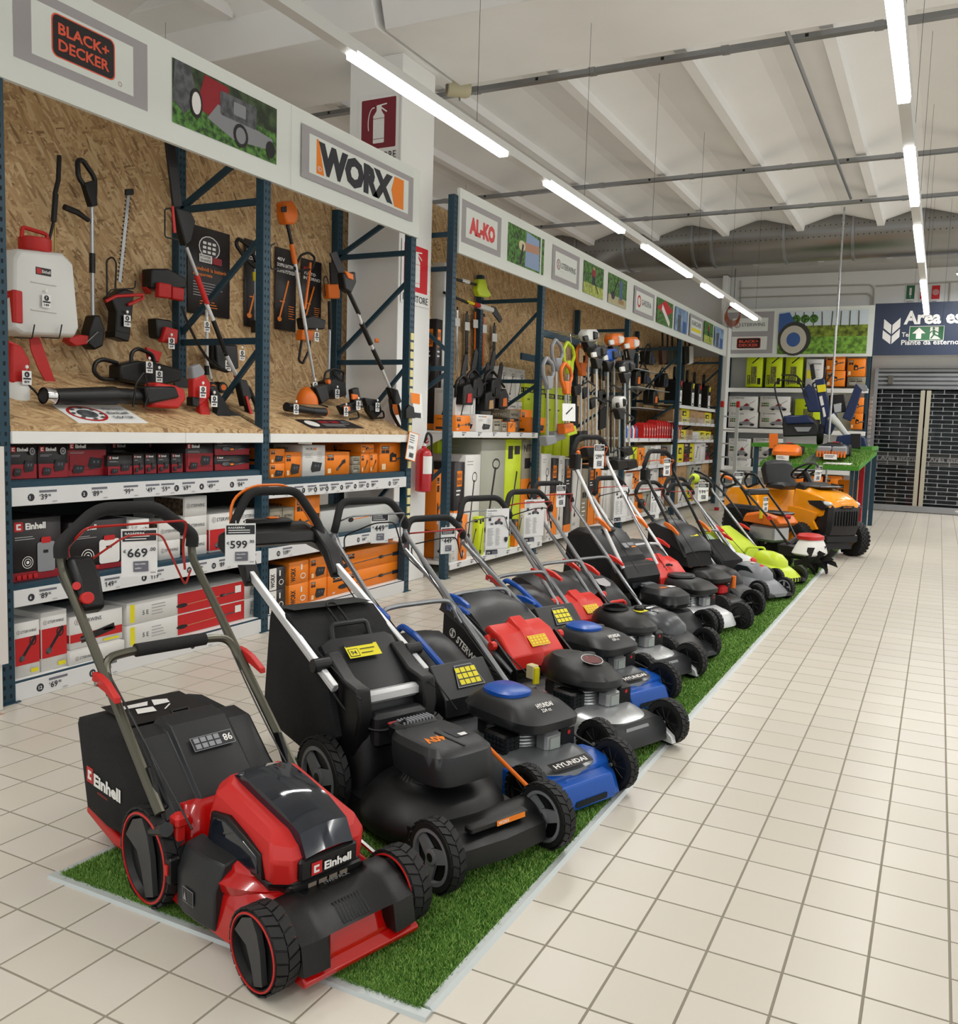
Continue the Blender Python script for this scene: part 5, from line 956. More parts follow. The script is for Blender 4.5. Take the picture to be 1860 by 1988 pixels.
# hanging trimmers with colours, bay two (foreground row)
def strimmer(i,px,top,bot,head,hm,X,lab,shaft=SILVER,kind='loop',foot=None):
    t=tool('string_trimmer',lab,'trimmer',at(px,bot,x=X),'trimmers hanging in the second bay'); rod(t,'shaft',X,[(px,top+40),(px,bot)],.014,shaft)
    e=.5 if top==770 else .9
    if kind=='loop':
        b=TB(t); b.tube(rnd(W3(X,[(px,top+62),(px-8,top+38),(px-9,top+18),(px-2,top+4),(px+9,top+16),(px+12,top+32),(px+6,top+50),(px,top+62)]),.03),.022,hm,8); b.build('loop_handle',t); slab_(t,'grip_body',X,[(px-4,top+40),(px+8,top+40),(px+6,top+66),(px-2,top+66)],.06,hm,.012)
    elif kind=='motor':
        slab_(t,'engine',X,[(px-13*e,top+7),(px-9*e,top),(px+9*e,top-1),(px+15*e,top+7),(px+14*e,top+17),(px+5*e,top+23),(px-8*e,top+23),(px-13*e,top+16)],.13,hm,.03); slab_(t,'air_filter',X+.03,[(px+4*e,top+3),(px+14*e,top+5),(px+13*e,top+18),(px+5*e,top+20)],.12,BLACK if hm!=ORANGE else TANK,.02); slab_(t,'engine_base',X,[(px-8,top+24),(px+8,top+24),(px+3,top+44),(px-3,top+44)],.08,BLACK,.01); slab_(t,'side_tank',X+.07,[(px-11*e,top+13),(px-2,top+11),(px,top+21),(px-9*e,top+22)],.03,TANK if hm!=TANK else BLACK,.008)
        b=TB(t); b.tube(rnd(W3(X+.05,[(px-12,top+108),(px,top+100),(px+18,top+112),(px+6,top+122)]),.02),.012,BLACK,6); b.build('bike_handle',t)
    if foot is not None: slab_(t,'cutting_head',X,[(px-10,bot-12),(px+8,bot-14),(px+12,bot+2),(px-8,bot+8)],.10,foot,.015)
    return t
SL=[(1080,655,850,LGREY,'loop','light grey loop handle trimmer, highest of the two grey ones',LGREY,-3.95),(1063,690,858,LGREY,'loop','light grey loop handle trimmer hanging lower at the left',LGREY,-3.9),(1103,660,840,LIME,'loop','lime loop handle trimmer',LIME,-4.0),(1128,664,850,ORANGE,'loop','orange loop handle trimmer beside the lime one',BLACK,-4.05),(1098,700,835,ORANGE,'loop','bright orange trimmer hanging lower with bent body',ORANGE,-3.85),(1142,640,880,TANK,'motor','petrol brush cutter with white engine cover',BLACK,-3.95),(1158,672,900,GREY,'motor','petrol brush cutter with dark grey engine',BLACK,-3.8),(1192,648,900,ORANGE,'motor','petrol brush cutter with big orange engine',BLACK,-3.95),(1180,678,905,BLUE,'motor','petrol brush cutter with blue engine',BLACK,-3.85),(1222,655,905,ORANGE,'motor','petrol brush cutter with orange and white engine at the right',BLACK,-3.95),(1213,700,880,GREY,'motor','dark petrol brush cutter hanging lower near the rack post',BLACK,-3.75),(1202,770,905,TANK,'motor','white headed cutter with red knob low beside the post',BLACK,-3.7)]
for i,(px,top,bot,hm,kd,lb,ft,X) in enumerate(SL): strimmer(i,px,top,bot,None,hm,X,lb,SILVER if i%3 else SIL2,kd,ft)
for i,px in enumerate((1118,1135,1165,1172,1186,1150,1210)):
    X=-4.1; t=tool('brush_cutter','thin black and silver cutter shaft in the dense hanging row, %s from the left'%ordn[i],'brush cutter',at(px,870,x=X),'shafts in the hanging row'); rod(t,'shaft',X,[(px,690),(px,730+i*3)],.02,BLACK); rod(t,'lower_shaft',X,[(px,730+i*3),(px,880)],.012,SILVER if i%2 else BLACK); slab_(t,'handle',X+.03,[(px-7,750+i*5),(px+6,746+i*5),(px+8,762+i*5),(px-5,770+i*5)],.06,BLACK,.01); slab_(t,'shoulder_bag',X+.05,[(px-8,790),(px+4,788),(px+3,830),(px-10,835)],.03,FAB,.006) if i in(0,3) else None
b=MB(); b.box((-4.3,9.76,2.58),(-4.27,12.9,2.66),TEAL,c=.004); b.build('hook_rail',RB); b=MB(); b.box((-4.5,9.76,2.3),(-4.47,12.9,2.38),TEAL,c=.004); b.build('hook_rail',RB)
for i in range(10): b=MB(); y=9.95+i*.3; b.tube(rnd([(-4.28,y,2.66),(-3.95,y,2.62),(-3.93,y,2.5)],.03),.006,CHROME,6); b.build('display_hook',RB)
slab_(RB,'shadow_panel',-5.05,[(1100,690),(1101,690),(1101,691)],.001,BLACK,0) if False else None
t=tool('info_sheet','white information sheet with a trimmer drawing hanging among the trimmers','sign',at(1104,817,x=-3.75)); slab_(t,'card',-3.75,[(1092,783),(1117,784),(1117,818),(1092,817)],.002,PAPER,0); b=TB(t); F=b.face((-3.748,0,0),(0,1,0),(0,0,1)); q=PP(-3.748,[(1098,803),(1111,790),(1112,792),(1100,805)]); F.poly(q,INK); b.build('drawing',t); b=MB(); b.cyl((0,0,.05),(0,.0,1.05),.0015,INK,4); b.build('hanging_wire',t)
for i,px in enumerate((1286,1296,1305,1316,1330,1338)):
    X=-4.8; t=tool('hanging_tool','%s tool hanging high on the wall of the far bays, %s from the left'%(['brown','black','black','teal','black','white'][i],ordn[i]),'tool',at(px,720,x=X),'dark tools high on the far wall'); m=[m_('brown_tool','4a2c22',.5),BLACK,BLACK,m_('teal_tool','1d5560',.5),BLACK,TANK][i]; rod(t,'shaft',X,[(px,640+i*2),(px+1,700)],.02,BLACK); slab_(t,'body',X,[(px-4,672),(px+5,672),(px+5,705),(px-3,708)],.08,m,.012)
# ladder pair at the end
def ladder(lab,px0,px1,py0,py1,x0):
    a=at(px0,py0,y=17.6); c=at(px1,py1,y=17.6); t=thing('step_ladder',lab,'ladder',(c.x,17.6,0),0,'aluminium ladders at the rack end')
    for s in(0,.30):
        b=MB(); b.prism([(-.02,0),(.04,0),(.0,2.0),(-.05,2.0)],'x',s-.03-.12,s+.03-.12,ALU); b.build('stile',t)
    for i in range(7): b=MB(); b.box((-.10,-.05,.25+i*.26),(.16,.03,.28+i*.26),ALU); b.build('step',t)
    b=MB(); b.tube([(-.12,.0,2.0),(-.2,.5,0)],.018,ALU,6); b.build('rear_leg',t); b=MB(); b.tube([(.18,.0,2.0),(.12,.5,0)],.018,ALU,6); b.build('rear_leg',t)
    for s in(-.12,.18):
        b=MB(); b.box((s-.03,-.04,1.98),(s+.03,.03,2.12),MRED,c=.01); b.build('red_cap',t); b=MB(); b.box((s-.04,-.04,0),(s+.04,.06,.06),MRED,c=.01); b.build('red_foot',t)
    return t
ladder('aluminium step ladder with red caps standing at the end of the second rack',1395,1405,780,960,0)
# ============================================================ LAWN MOWERS
def wheel(mo,x,y,r,wd,style='spoke',rim=None,lug=1,side=-1,cam_side=True):
    # axle along local y, wheel centre (x,y,r)
    t=thing('wheel','','') 
    for k in('label','category'):
        if k in t: del t[k]
    t.parent=mo; t.location=(x,y,r)
    b=MB(); h=wd/2; RI=.9 if style=='dish' else .8
    b.lathe([(r*RI,-h),(r*.955,-h),(r*.985,-h*.75),(r,-h*.3),(r,h*.3),(r*.985,h*.75),(r*.955,h),(r*RI,h)],(0,0,0),(0,1,0),RUB,32,cap=False)
    n=22
    if lug:
        for i in range(n):
            a=2*PI*i/n
            for sg in(-1,1):
                c,s_=math.cos(a+sg*.05),math.sin(a+sg*.05); tx,tz=-s_,c; L=.075*r*lug*1.6
                y0,y1=(.05*h*sg,h*.97*sg)
                P=[]
                for rr in(r*.99,r*1.035):
                    for yy,dl in((y0,-.25),(y1,.25)):
                        for q in(-1,1): P.append((rr*c+tx*L*(q+dl*2),yy,rr*s_+tz*L*(q+dl*2)))
                b.add(P,[(0,1,3,2),(4,6,7,5),(0,4,5,1),(2,3,7,6),(0,2,6,4),(1,5,7,3)],RUB,True)
    b.build('tyre',t)
    for sg in (side,-side):
        b=MB(); o=(0,sg*h*.35,0); ax=(0,sg,0); R1=r*RI*1.01
        if style=='dish':   # closed disc with raised three-lobed blade and red ring
            b.lathe([(R1,.0),(R1,h*.64),(R1*.95,h*.64),(R1*.9,h*.1),(R1*.2,-h*.1),(.001,-h*.1)],o,ax,BLACK,32,cap=False)
            b.lathe([(R1*1.035,h*.66),(R1*1.03,h*.72),(R1*.985,h*.73),(R1*.985,h*.6)],o,ax,rim or MRED,40,cap=False)
            for k in range(2):
                a=-1.2+PI*k*1.0; F=b.face((0,sg*h*.9,0),(-sg*1.0,0,0) if sg>0 else (1,0,0),(0,0,1))
            yy=sg*h*.93
            for k in range(1):
                P=[(-.9,.25),(-.55,.72),(-.1,.9),(.15,.55),(.3,.1),(.42,-.78),(.05,-.93),(-.12,-.4),(-.35,.05)]
                R=[[(p[0]*R1,sg*h*.45,p[1]*R1) for p in P],[(p[0]*R1,yy,p[1]*R1) for p in P]]
                if sg>0: R=[q[::-1] for q in R]
                b.loft(R,m_('blade_grey','3c3c3d',.45))
        elif style=='solid':
            b.lathe([(R1,0),(R1,h*.6),(R1*.88,h*.62),(R1*.84,h*.2),(R1*.25,h*.2),(R1*.2,h*.55),(.001,h*.6)],o,ax,rim or BLACK,32,cap=False)
            for k in range(10):
                a=2*PI*k/10; d=Vector((math.cos(a),0,math.sin(a))); b.tube([Vector(o)+Vector((0,sg*h*.24,0))+d*R1*.2,Vector(o)+Vector((0,sg*h*.24,0))+d*R1*.85],r*.02,rim or BLACK,4)
            b.lathe([(R1*.1,h*.6),(R1*.09,h*.85),(.001,h*.88)],o,ax,SILVER,12,cap=False)
        else:               # spokes
            b.lathe([(R1,0),(R1,h*.62),(R1*.86,h*.66),(R1*.83,h*.1)],o,ax,rim or LGREY,32,cap=False); b.lathe([(R1*.84,h*.02),(.001,h*.02)],o,ax,BLACK,24,cap=False)
            ns=3 if style=='tri' else 6 if style=='spoke' else 5
            for k in range(ns):
                a=2*PI*k/ns+.3; c,s_=math.cos(a),math.sin(a); wv=R1*(.2 if ns==3 else .1)
                P=[(R1*.2*c-s_*wv*1.3,R1*.2*s_+c*wv*1.3),(R1*.86*c-s_*wv,R1*.86*s_+c*wv),(R1*.86*c+s_*wv,R1*.86*s_-c*wv),(R1*.2*c+s_*wv*1.3,R1*.2*s_-c*wv*1.3)]
                y0=o[1]+sg*h*.1; y1=o[1]+sg*h*.5
                R=[[(p[0],y0,p[1]) for p in P],[(p[0],y1,p[1]) for p in P]]
                b.loft([q[::-1] for q in R] if sg<0 else R,rim or LGREY)
            b.lathe([(R1*.3,h*.1),(R1*.28,h*.6),(R1*.18,h*.7),(.001,h*.7)],o,ax,rim or LGREY,20,cap=False); b.lathe([(R1*.16,h*.7),(.001,h*.74)],o,ax,BLACK,16,cap=False)
        b.build('hub_cap',t)
        if not cam_side: break
    return t
def part(mo,name,b,**k): return b.build(name,mo,**k)
def handle(mo,S):
    """S: mount (x,z), mid, grip height etc; hw half width"""
    hw=S.get('hw',.22); x0,z0=S['mount']; xg,zg=S['grip']; r=S.get('r',.0125); tm=S.get('tm',STEEL); ux,uz=S.get('up',(xg+.12,zg-.17))
    top=S.get('top',(xg,zg)); fold=S.get('fold',.45)
    fx,fz=x0+(ux-x0)*fold,z0+(uz-z0)*fold
    for sg in(-1,1):
        b=MB(); b.tube([(x0,sg*hw,z0),(fx,sg*hw,fz)],r*1.05,tm,10); part(mo,'lower_tube',b)
        if S.get('sq'):
            b=MB(); a=Vector((x0,sg*hw,z0)); c=Vector((ux,sg*hw*1.0,uz)); d=(c-a).normalized(); n=Vector((-d.z,0,d.x)); q=S['sq']
            b.loft([[tuple(p+n*q+Vector((0,q*.7,0))),tuple(p-n*q+Vector((0,q*.7,0))),tuple(p-n*q-Vector((0,q*.7,0))),tuple(p+n*q-Vector((0,q*.7,0)))] for p in(a,c)],tm); part(mo,'handle_bar',b,bevel=.004)
    gw=S.get('gw',.17)
    sh=S.get('sh',.05); gh=S.get('gh',hw*.98); gl=[(ux,-hw,uz),(xg+sh*.4,-gh,zg-sh),(top[0],-gw,top[1]),(top[0],gw,top[1]),(xg+sh*.4,gh,zg-sh),(ux,hw,uz)]
    full=[(fx,-hw,fz)]+gl+[(fx,hw,fz)]
    if not S.get('sq'): b=MB(); b.tube(rnd(full,.05,5),r,tm,10); part(mo,'upper_handle',b)
    b=MB(); g=rnd([Vector(gl[0]).lerp(Vector(gl[1]),.45)]+gl[1:5]+[Vector(gl[5]).lerp(Vector(gl[4]),.45)],.05,6); b.tube(g,r*1.55,S.get('gm',m_('foam_grip','1c1c1d',.8,bump=.2,bs=300)),12); part(mo,'grip',b)
    if S.get('bail'):
        bm=S['bail']; b=MB(); e=S.get('bo',.05)
        b.tube(rnd([(ux+.02,-hw*.85,uz-.05),(ux-.04,-hw*.86,uz+.06),(xg+e+.03,-hw*.8,zg-.045),(xg+e,hw*.8,zg-.045),(ux-.0,hw*.86,uz+.04),(ux+.02,hw*.85,uz-.05)],.03,4),S.get('br',.0045),bm,6); part(mo,'bail_bar',b)
    if S.get('bail2'):
        b=MB(); b.tube(rnd([(ux+.04,-hw*.8,uz-.06),(ux+.0,-hw*.7,uz+.0),(xg+.16,-hw*.3,zg-.08),(xg+.16,hw*.25,zg-.08),(ux+.09,hw*.7,uz-.1),(ux+.04,hw*.9,uz-.05)],.03,4),.004,S['bail2'],6); part(mo,'drive_bail',b)
    if S.get('cross'):
        cm=S.get('cm',tm); cx_=x0+(ux-x0)*S['cross']; cz=z0+(uz-z0)*S['cross']
        b=MB(); b.tube(rnd([(cx_+.08,-hw,cz-.09),(cx_-.0,-hw*.95,cz+.01),(cx_-.0,-hw*.55,cz+.02),(cx_-.0,hw*.55,cz+.02),(cx_,hw*.95,cz+.01),(cx_+.08,hw,cz-.09)],.06,5),r*.95,cm,10); part(mo,'cross_bar',b)
        if S.get('cfoam'): b=MB(); b.tube([(cx_,-hw*.5,cz+.02),(cx_,hw*.55,cz+.02)],r*1.5,S.get('gm') or MATS['foam_grip'],12); part(mo,'cross_bar_grip',b)
    lv=S.get('lever')
    if lv:
        for sg in(-1,1):
            b=MB(); lx,lz=fx,fz; y=sg*(hw+.02); d=Vector((ux-x0,0,uz-z0)).normalized()
            pts=[(.035,.02),(.05,-.01),(.02,-.04),(-.03,-.075),(-.1,-.1),(-.115,-.085),(-.05,-.045),(-.01,-.01)]
            P=[(lx+d.x*p[0]+d.z*p[1]*1.0*-1,lz+d.z*p[0]+d.x*p[1]) for p in pts]
            b.prism([(lx+d.x*p[0]-d.z*(p[1]+.02)*.8,lz+d.z*p[0]+d.x*(p[1]+.02)*.8) for p in pts],'y',y-.011,y+.011,lv); L_=part(mo,'clamp_lever',b,bevel=.003)
            b=MB(); b.cyl((lx,y-.02,lz),(lx,y+.02,lz),.009,CHROME,10); part(L_,'bolt',b)
    if S.get('cable',1):
        b=MB(); y=-hw-.012; b.tube(sag((ux,y,uz-.03),(x0+.12,y+.05,z0-.02),-.02+.04*random.random(),10),.0035,BLACK,5); b.tube(sag((ux+.02,-y,uz-.03),(x0+.15,-y-.08,z0-.02),.05,10),.003,BLACK,5); part(mo,'cable',b,kind='stuff')
def fabric_bag(mo,P,hw,mat=None,hw2=None,name='grass_bag'):
    # P: profile polygon in x,z ; slight inflation
    cx_=sum(p[0] for p in P)/len(P); cz=sum(p[1] for p in P)/len(P); R=[]
    Q=[]
    for i in range(len(P)):
        a=P[i];c=P[(i+1)%len(P)]
        for t in(0,.33,.66): Q.append((a[0]+(c[0]-a[0])*t,a[1]+(c[1]-a[1])*t))
    for y,s_ in((-hw,.90),(-hw*.93,.985),(-hw*.5,1.0),(0,1.0),(hw*.5,1.0),(hw*.93,.985),(hw,.90)):
        R.append([(cx_+(p[0]-cx_)*s_,y,cz+(p[1]-cz)*s_-(.008 if abs(y)<hw*.2 and p[1]>cz else 0)) for p in Q])
    if sum(Q[i][0]*Q[(i+1)%len(Q)][1]-Q[(i+1)%len(Q)][0]*Q[i][1] for i in range(len(Q)))<0: R=[r[::-1] for r in R]
    b=MB(); b.loft(R,mat or FAB); return part(mo,name,b,smooth=.8)
def deck(mo,mat,L=(-.12,.78),hw=.23,z=(.05,.09,.15,.2),dome=None,front=None,p=3.5):
    xc=(L[0]+L[1])/2; hx_=(L[1]-L[0])/2; b=MB()
    R=[sup(xc,0,hx_*1.0,hw*1.03,p,z[0],48),sup(xc,0,hx_,hw*1.02,p,z[0]+.012,48),sup(xc,0,hx_*.97,hw*.98,p,z[1],48),sup(xc,0,hx_*.93,hw*.93,p,z[2]-.01,48),sup(xc-.01,0,hx_*.88,hw*.88,3,z[2]+.008,48)]
    if dome: R+=[sup(dome[0],0,dome[1]*1.12,dome[1]*1.08,2.2,z[2]+.03,48),sup(dome[0],0,dome[1],dome[1],2.1,z[3],48),sup(dome[0],0,dome[1]*.8,dome[1]*.8,2,z[3]+.02,48)]
    else: R+=[sup(xc-.02,0,hx_*.75,hw*.75,2.8,z[3],48)]
    b.loft(R,mat); return part(mo,'deck',b,smooth=.7)
def axlebar(mo,x0,x1,y,z,m=BLACK):
    b=MB(); b.tube([(x0,y,z),(x1,y,z)],.007,m,6); part(mo,'height_link',b)
def MW(label,ox,oy,deg,name='lawn_mower'): return thing(name,label,'lawn mower',(ox,oy,.008),math.radians(deg),'lawn mowers on the turf')
def wheels4(mo,wb,tw,rf,rr,wd,style,rim=None,stf=None,lug=1):
    for x,r,st in((0,rr,style),(wb,rf,stf or style)):
        for sg in(-1,1): wheel(mo,x,sg*tw,r,wd,st,rim,lug,side=sg)
    for x,r in((0,rr),(wb,rf)): b=MB(); b.cyl((x,-tw,r),(x,tw,r),.008,STEEL,8); part(mo,'axle',b)
def SIGN(label,o,kind,price_=None,w=.125,h=.19,rz=0,tilt=0):
    # hanging price card, facing +x local, hung from two rings at its top edge
    t=thing('price_sign',label,'price sign',o,rz,rot=(0,tilt,rz)); b=MB(); b.box((-.0015,-w/2,-h),(.0015,w/2,0),PAPER); F=b.face((.0016,-w/2,-h),(0,1,0),(0,0,1))
    if kind=='p':
        F.r(0.004,h*.74,w-.008,h*.22,INK); F.t(w*.1,h*.88,h*.045,'RASAERBA',PAPER,w=w*.55); F.lines(w*.1,h*.83,w*.75,2,h*.055,h*.02,PAPER,(.75,1)); a,c=price_
        F.t(.02,h*.4,h*.19,a,INK,w=w*.56); F.t(w*.77,h*.52,h*.08,c,INK); F.t(.006,h*.5,h*.07,'€',INK)
        F.r(w*.32,h*.1,w*.42,h*.22,m_('print_midgrey','6e6e78',.6)); F.t(w*.36,h*.24,h*.04,'disponibile',PAPER,w=w*.3); F.t(w*.36,h*.16,h*.035,'subito',PAPER,w=w*.18); F.r(w*.8,h*.06,w*.14,.004,PGREY)
    else:
        F.r(.01,h*.94,w*.4,.004,INK); tool_blob(F,w*.35,h*.6,w*.4,h*.22,PHG,'mower'); F.lines(w*.06,h*.88,w*.25,3,.012,.003,PGREY); F.r(w*.1,h*.7,w*.1,w*.1,INK); F.r(w*.18,h*.6,w*.12,w*.06,PHG); F.r(w*.82,h*.72,w*.08,w*.1,INK)
        F.lines(w*.05,h*.5,w*.3,13,h*.034,.003,PGREY); F.lines(w*.42,h*.5,w*.2,13,h*.034,.003,PGREY)
        if kind=='ib': F.poly([(w*.8,h*.2),(w*.87,h*.14),(w*.94,h*.2),(w*.94,h*.28),(w*.8,h*.28)],INK)
    b.build('card',t,smooth=0)
    if kind!='p':
        b=MB(); b.box((-.004,-w/2,-h-.045),(-.002,w*.45,-h+.03),PAPER); F=b.face((-.0018,-w/2,-h-.045),(0,1,0),(0,0,1)); F.r(.006,.008,w*.5,.03,INK); F.t(.012,.012,.014,'279',PAPER); F.r(w*.3,.01,w*.25,.02,m_('print_midgrey','6e6e78',.6)); b.build('price_slip',t,smooth=0)
    for sg in(-1,1):
        b=MB(); b.tube([(.004*math.cos(a),sg*w*.15,.0+.012*math.sin(a)) for a in np.linspace(0,2*PI,9)],.0012,PWHT,4); b.build('ring',t)
    return t
WOR=lambda mo,v: mo.location+Matrix.Rotation(mo.rotation_euler.z,3,'Z')@Vector(v)
# ---------------------------------------------------------------- M1 red battery mower
m1=MW('red and black battery mower with black grass bag, nearest the camera',-2.0,2.136,-16)
deck(m1,RED,(-.10,.70),.235,(.05,.10,.165,.235),dome=(.33,.19))
b=MB()  # raised volute rim of the deck
b.lathe([(.225,0),(.235,.03),(.20,.055),(.15,.06)],(.33,0,.165),(0,0,1),RED,40,cap=False); part(m1,'deck_ring',b)
b=MB(); b.loft([sup(-.02,0,.15,.20,4,.16,32),sup(-.02,0,.14,.19,4,.25,32),sup(-.03,0,.11,.17,4,.30,32)],RED); part(m1,'rear_housing',b)
# front skirt and bumper
b=MB(); P=[(.46,.03),(.715,.022),(.725,.04),(.70,.06),(.66,.06),(.46,.08)]; b.prism(P,'y',-.19,.21,RED); part(m1,'front_skirt',b,bevel=.005)
b=MB()
R=[]
for y,q in((-.21,.80),(-.195,.97),(-.14,1),(-.115,1.0),(-.10,1.01),(.10,1.01),(.115,1.0),(.14,1),(.195,.97),(.21,.80)):
    P=[(.50,.085),(.50,.15),(.55,.20),(.60,.205),(.66,.185),(.715,.14),(.73,.06)] if abs(y)>.11 else [(.50,.085),(.50,.16),(.55,.197),(.60,.195),(.655,.172),(.705,.135),(.66,.105)]
    R.append([(.5+(p[0]-.5)*q,y,.08+(p[1]-.08)*q) for p in P][::-1])
b.loft(R,BLACK); F=b.face((.575,-.03,.199),(0,1,0),(-1,0,.05)); F.d=.004; F.t(.0,-.012,.016,'TWINPACK',LGREY,bold=0,w=.09); 
part(m1,'front_bumper',b,bevel=.004)
b=MB()
for i in range(9): b.tube([(.645,-.045+i*.011,.181),(.70,-.045+i*.011,.142)],.003,BLACK,4)
part(m1,'bumper_ribs',b,kind='stuff')
# motor and battery housing: faceted red shell
def facet(b,S,m,n=None): b.loft(S,m)
b=MB()
def oct(cx_,hx_,hy,c,z,sk=0): 
    return [(cx_-hx_+c,-hy,z+sk*(-hx_+c)),(cx_+hx_-c,-hy,z+sk*(hx_-c)),(cx_+hx_,-hy+c,z+sk*hx_),(cx_+hx_,hy-c,z+sk*hx_),(cx_+hx_-c,hy,z+sk*(hx_-c)),(cx_-hx_+c,hy,z+sk*(-hx_+c)),(cx_-hx_,hy-c,z-sk*hx_),(cx_-hx_,-hy+c,z-sk*hx_)]
b.loft([oct(.355,.17,.135,.05,.185),oct(.36,.195,.158,.04,.215),oct(.36,.20,.163,.04,.30,-.08),oct(.355,.185,.148,.04,.355,-.2),oct(.345,.15,.12,.04,.385,-.24)],MRED); part(m1,'motor_cover',b,bevel=.008,smooth=.4)
b=MB(); b.loft([oct(.355,.16,.13,.05,.15),oct(.36,.19,.152,.05,.19),oct(.36,.199,.164,.05,.215),oct(.36,.199,.164,.05,.225)],BLACK); part(m1,'motor_base',b,bevel=.004)
b=MB() # smoked battery lid running over the top to the front
R=[]
for x,z in((.19,.41),(.25,.428),(.35,.41),(.46,.382),(.54,.345),(.572,.285)): R.append([(x-.01,-.088,z-.03),(x,-.082,z+.004),(x+.002,-.03,z+.012),(x+.002,.03,z+.012),(x,.082,z+.004),(x-.01,.088,z-.03)])
b.loft(R,SMOKE,close=False,cap=False); part(m1,'battery_lid',b,smooth=.3)
b=MB(); b.box((.24,-.035,.412),(.33,.035,.424),SMOKE,c=.004); b.box((.2,-.06,.33),(.5,.06,.35),m_('battery_dark','0f0f12',.3)); part(m1,'battery_pack',b)
for sg in(-1,1):
    b=MB(); Q=[(.21,.255),(.235,.325),(.30,.335),(.46,.285),(.47,.235),(.28,.225)]; b.prism(Q,'y',sg*.15,sg*.172,SMOKE); part(m1,'side_window',b,bevel=.004)
    b=MB(); P=[(.198,.245),(.22,.337),(.305,.348),(.478,.295),(.486,.225),(.27,.215)]; b.prism(P,'y',sg*.14,sg*.1685,BLACK); part(m1,'window_frame',b,bevel=.003)
b=MB(); b.box((.535,-.10,.222),(.572,.10,.285),BLACK,c=.008); F=b.face((.5735,-.10,.222),(0,1,0),(0,0,1)); F.r(.035,.012,.036,.036,PRED); logoE(F,.035,.012,.034,w=.095); part(m1,'brand_plate',b)
b=MB(); b.box((.52,-.125,.178),(.565,.125,.222),BLACK,c=.01); F=b.face((.5655,-.125,.178),(0,1,0),(0,0,1)); 
for i in range(4): F.r(.055+i*.036,.012,.028,.02,m_('vent_beige','7a6f63',.5))
part(m1,'front_vent',b)
# mulch flap on near side
b=MB(); R=[]
for x,a in((.16,0),(.22,.012),(.30,.012),(.37,0)): R.append([(x,-.232-a,.05),(x,-.247-a,.06),(x,-.245-a,.17),(x,-.215-a,.24),(x,-.16,.25),(x,-.16,.06)])
b.loft(R,GREY); F=b.face((.225,-.262,.10),(1,0,0),(0,0,1)); F.r(0,0,.06,.045,LGREY); F.r(.002,.002,.027,.041,GREY); F.r(.031,.002,.027,.041,GREY); F.poly([(.006,.008),(.024,.008),(.015,.034)],LGREY)
part(m1,'side_flap',b,bevel=.006)
b=MB(); b.box((.13,-.27,.12),(.165,-.235,.2),BLACK,c=.005); b.box((.14,-.275,.15),(.156,-.262,.18),MRED); part(m1,'flap_latch',b)
wheels4(m1,.60,.235,.110,.148,.07,'dish',MRED)
b=MB(); b.tube([(.02,-.25,.235),(.13,-.262,.28)],[.016,.022],GREY,10); part(m1,'height_lever',b)
b=MB(); b.tube([(.35,.235,.20),(.6,.255,.125)],.008,CHROME,6); part(m1,'height_link',b)
# grass bag
fabric_bag(m1,[(-.60,.43),(-.50,.45),(-.2,.44),(.0,.30),(.02,.14),(-.35,.10),(-.52,.12)],.225)
b=MB(); R=[] # hard cover on bag
for y,dz in((-.20,-.012),(-.19,0),(-.11,.0),(-.10,.02),(.10,.02),(.11,0),(.19,0),(.20,-.012)):
    R.append([(-.28,y,.43+dz),(-.24,y,.475+dz),(-.15,y,.465+dz),(.045,y,.285+dz),(.07,y,.225+dz),(.05,y,.20),(-.2,y,.40)][::-1])
b.loft(R,GREY); F=b.face((-.10,.085,.44),(0,-1,0),(.735,0,-.678)); F.d=.011
F.r(0,0,.15,.05,LGREY); F.r(.002,.002,.146,.046,GREY); F.t(.006,.012,.026,'98',PWHT,w=.032); 
for i in range(4):
    for j in range(2): F.r(.05+i*.024,.005+j*.022,.019,.017,LGREY); F.d-=.0005
part(m1,'bag_cover',b,bevel=.003)
b=MB(); b.tube([(-.245,-.03,.47),(-.28,-.03,.488),(-.28,.03,.488),(-.245,.03,.47)],.006,BLACK,6); part(m1,'bag_handle',b)
b=MB(); F=b.face((-.56,.15,.456),(0,-1,0),(1,0,-.03)); F.d=.004; F.r(0,0,.30,.24,m_('bag_patch','0b0b0c',.5)); F.d=.006
F.poly([(.08,.06),(.13,.04),(.15,.1),(.09,.1)],PWHT); F.poly([(.16,.11),(.22,.10),(.235,.15),(.17,.16)],PWHT); F.poly([(.15,.05),(.25,.05),(.26,.08),(.17,.09)],PWHT); F.line(.1,.12,.14,.16,.006,PWHT)
part(m1,'bag_print',b)
b=MB(); F=b.face((-.50,-.226,.23),(1,0,-.0),(0.02,0,1)); F.r(0,0,.05,.055,PRED); F.r(.012,.012,.012,.032,PWHT); F.r(.012,.034,.028,.01,PWHT); F.r(.012,.012,.028,.01,PWHT); F.t(.06,.0,.045,'Einhell',PWHT,bold=2.5,w=.2); F.t(.09,-.02,.008,'PROFESSIONAL',PRED,bold=0)
part(m1,'bag_logo',b)
b=MB(); b.prism([(-.54,.10),(-.53,.14),(-.3,.09),(.0,.12),(.0,.08),(-.32,.05)],'y',-.215,.215,MRED); part(m1,'bag_tray',b,bevel=.01)
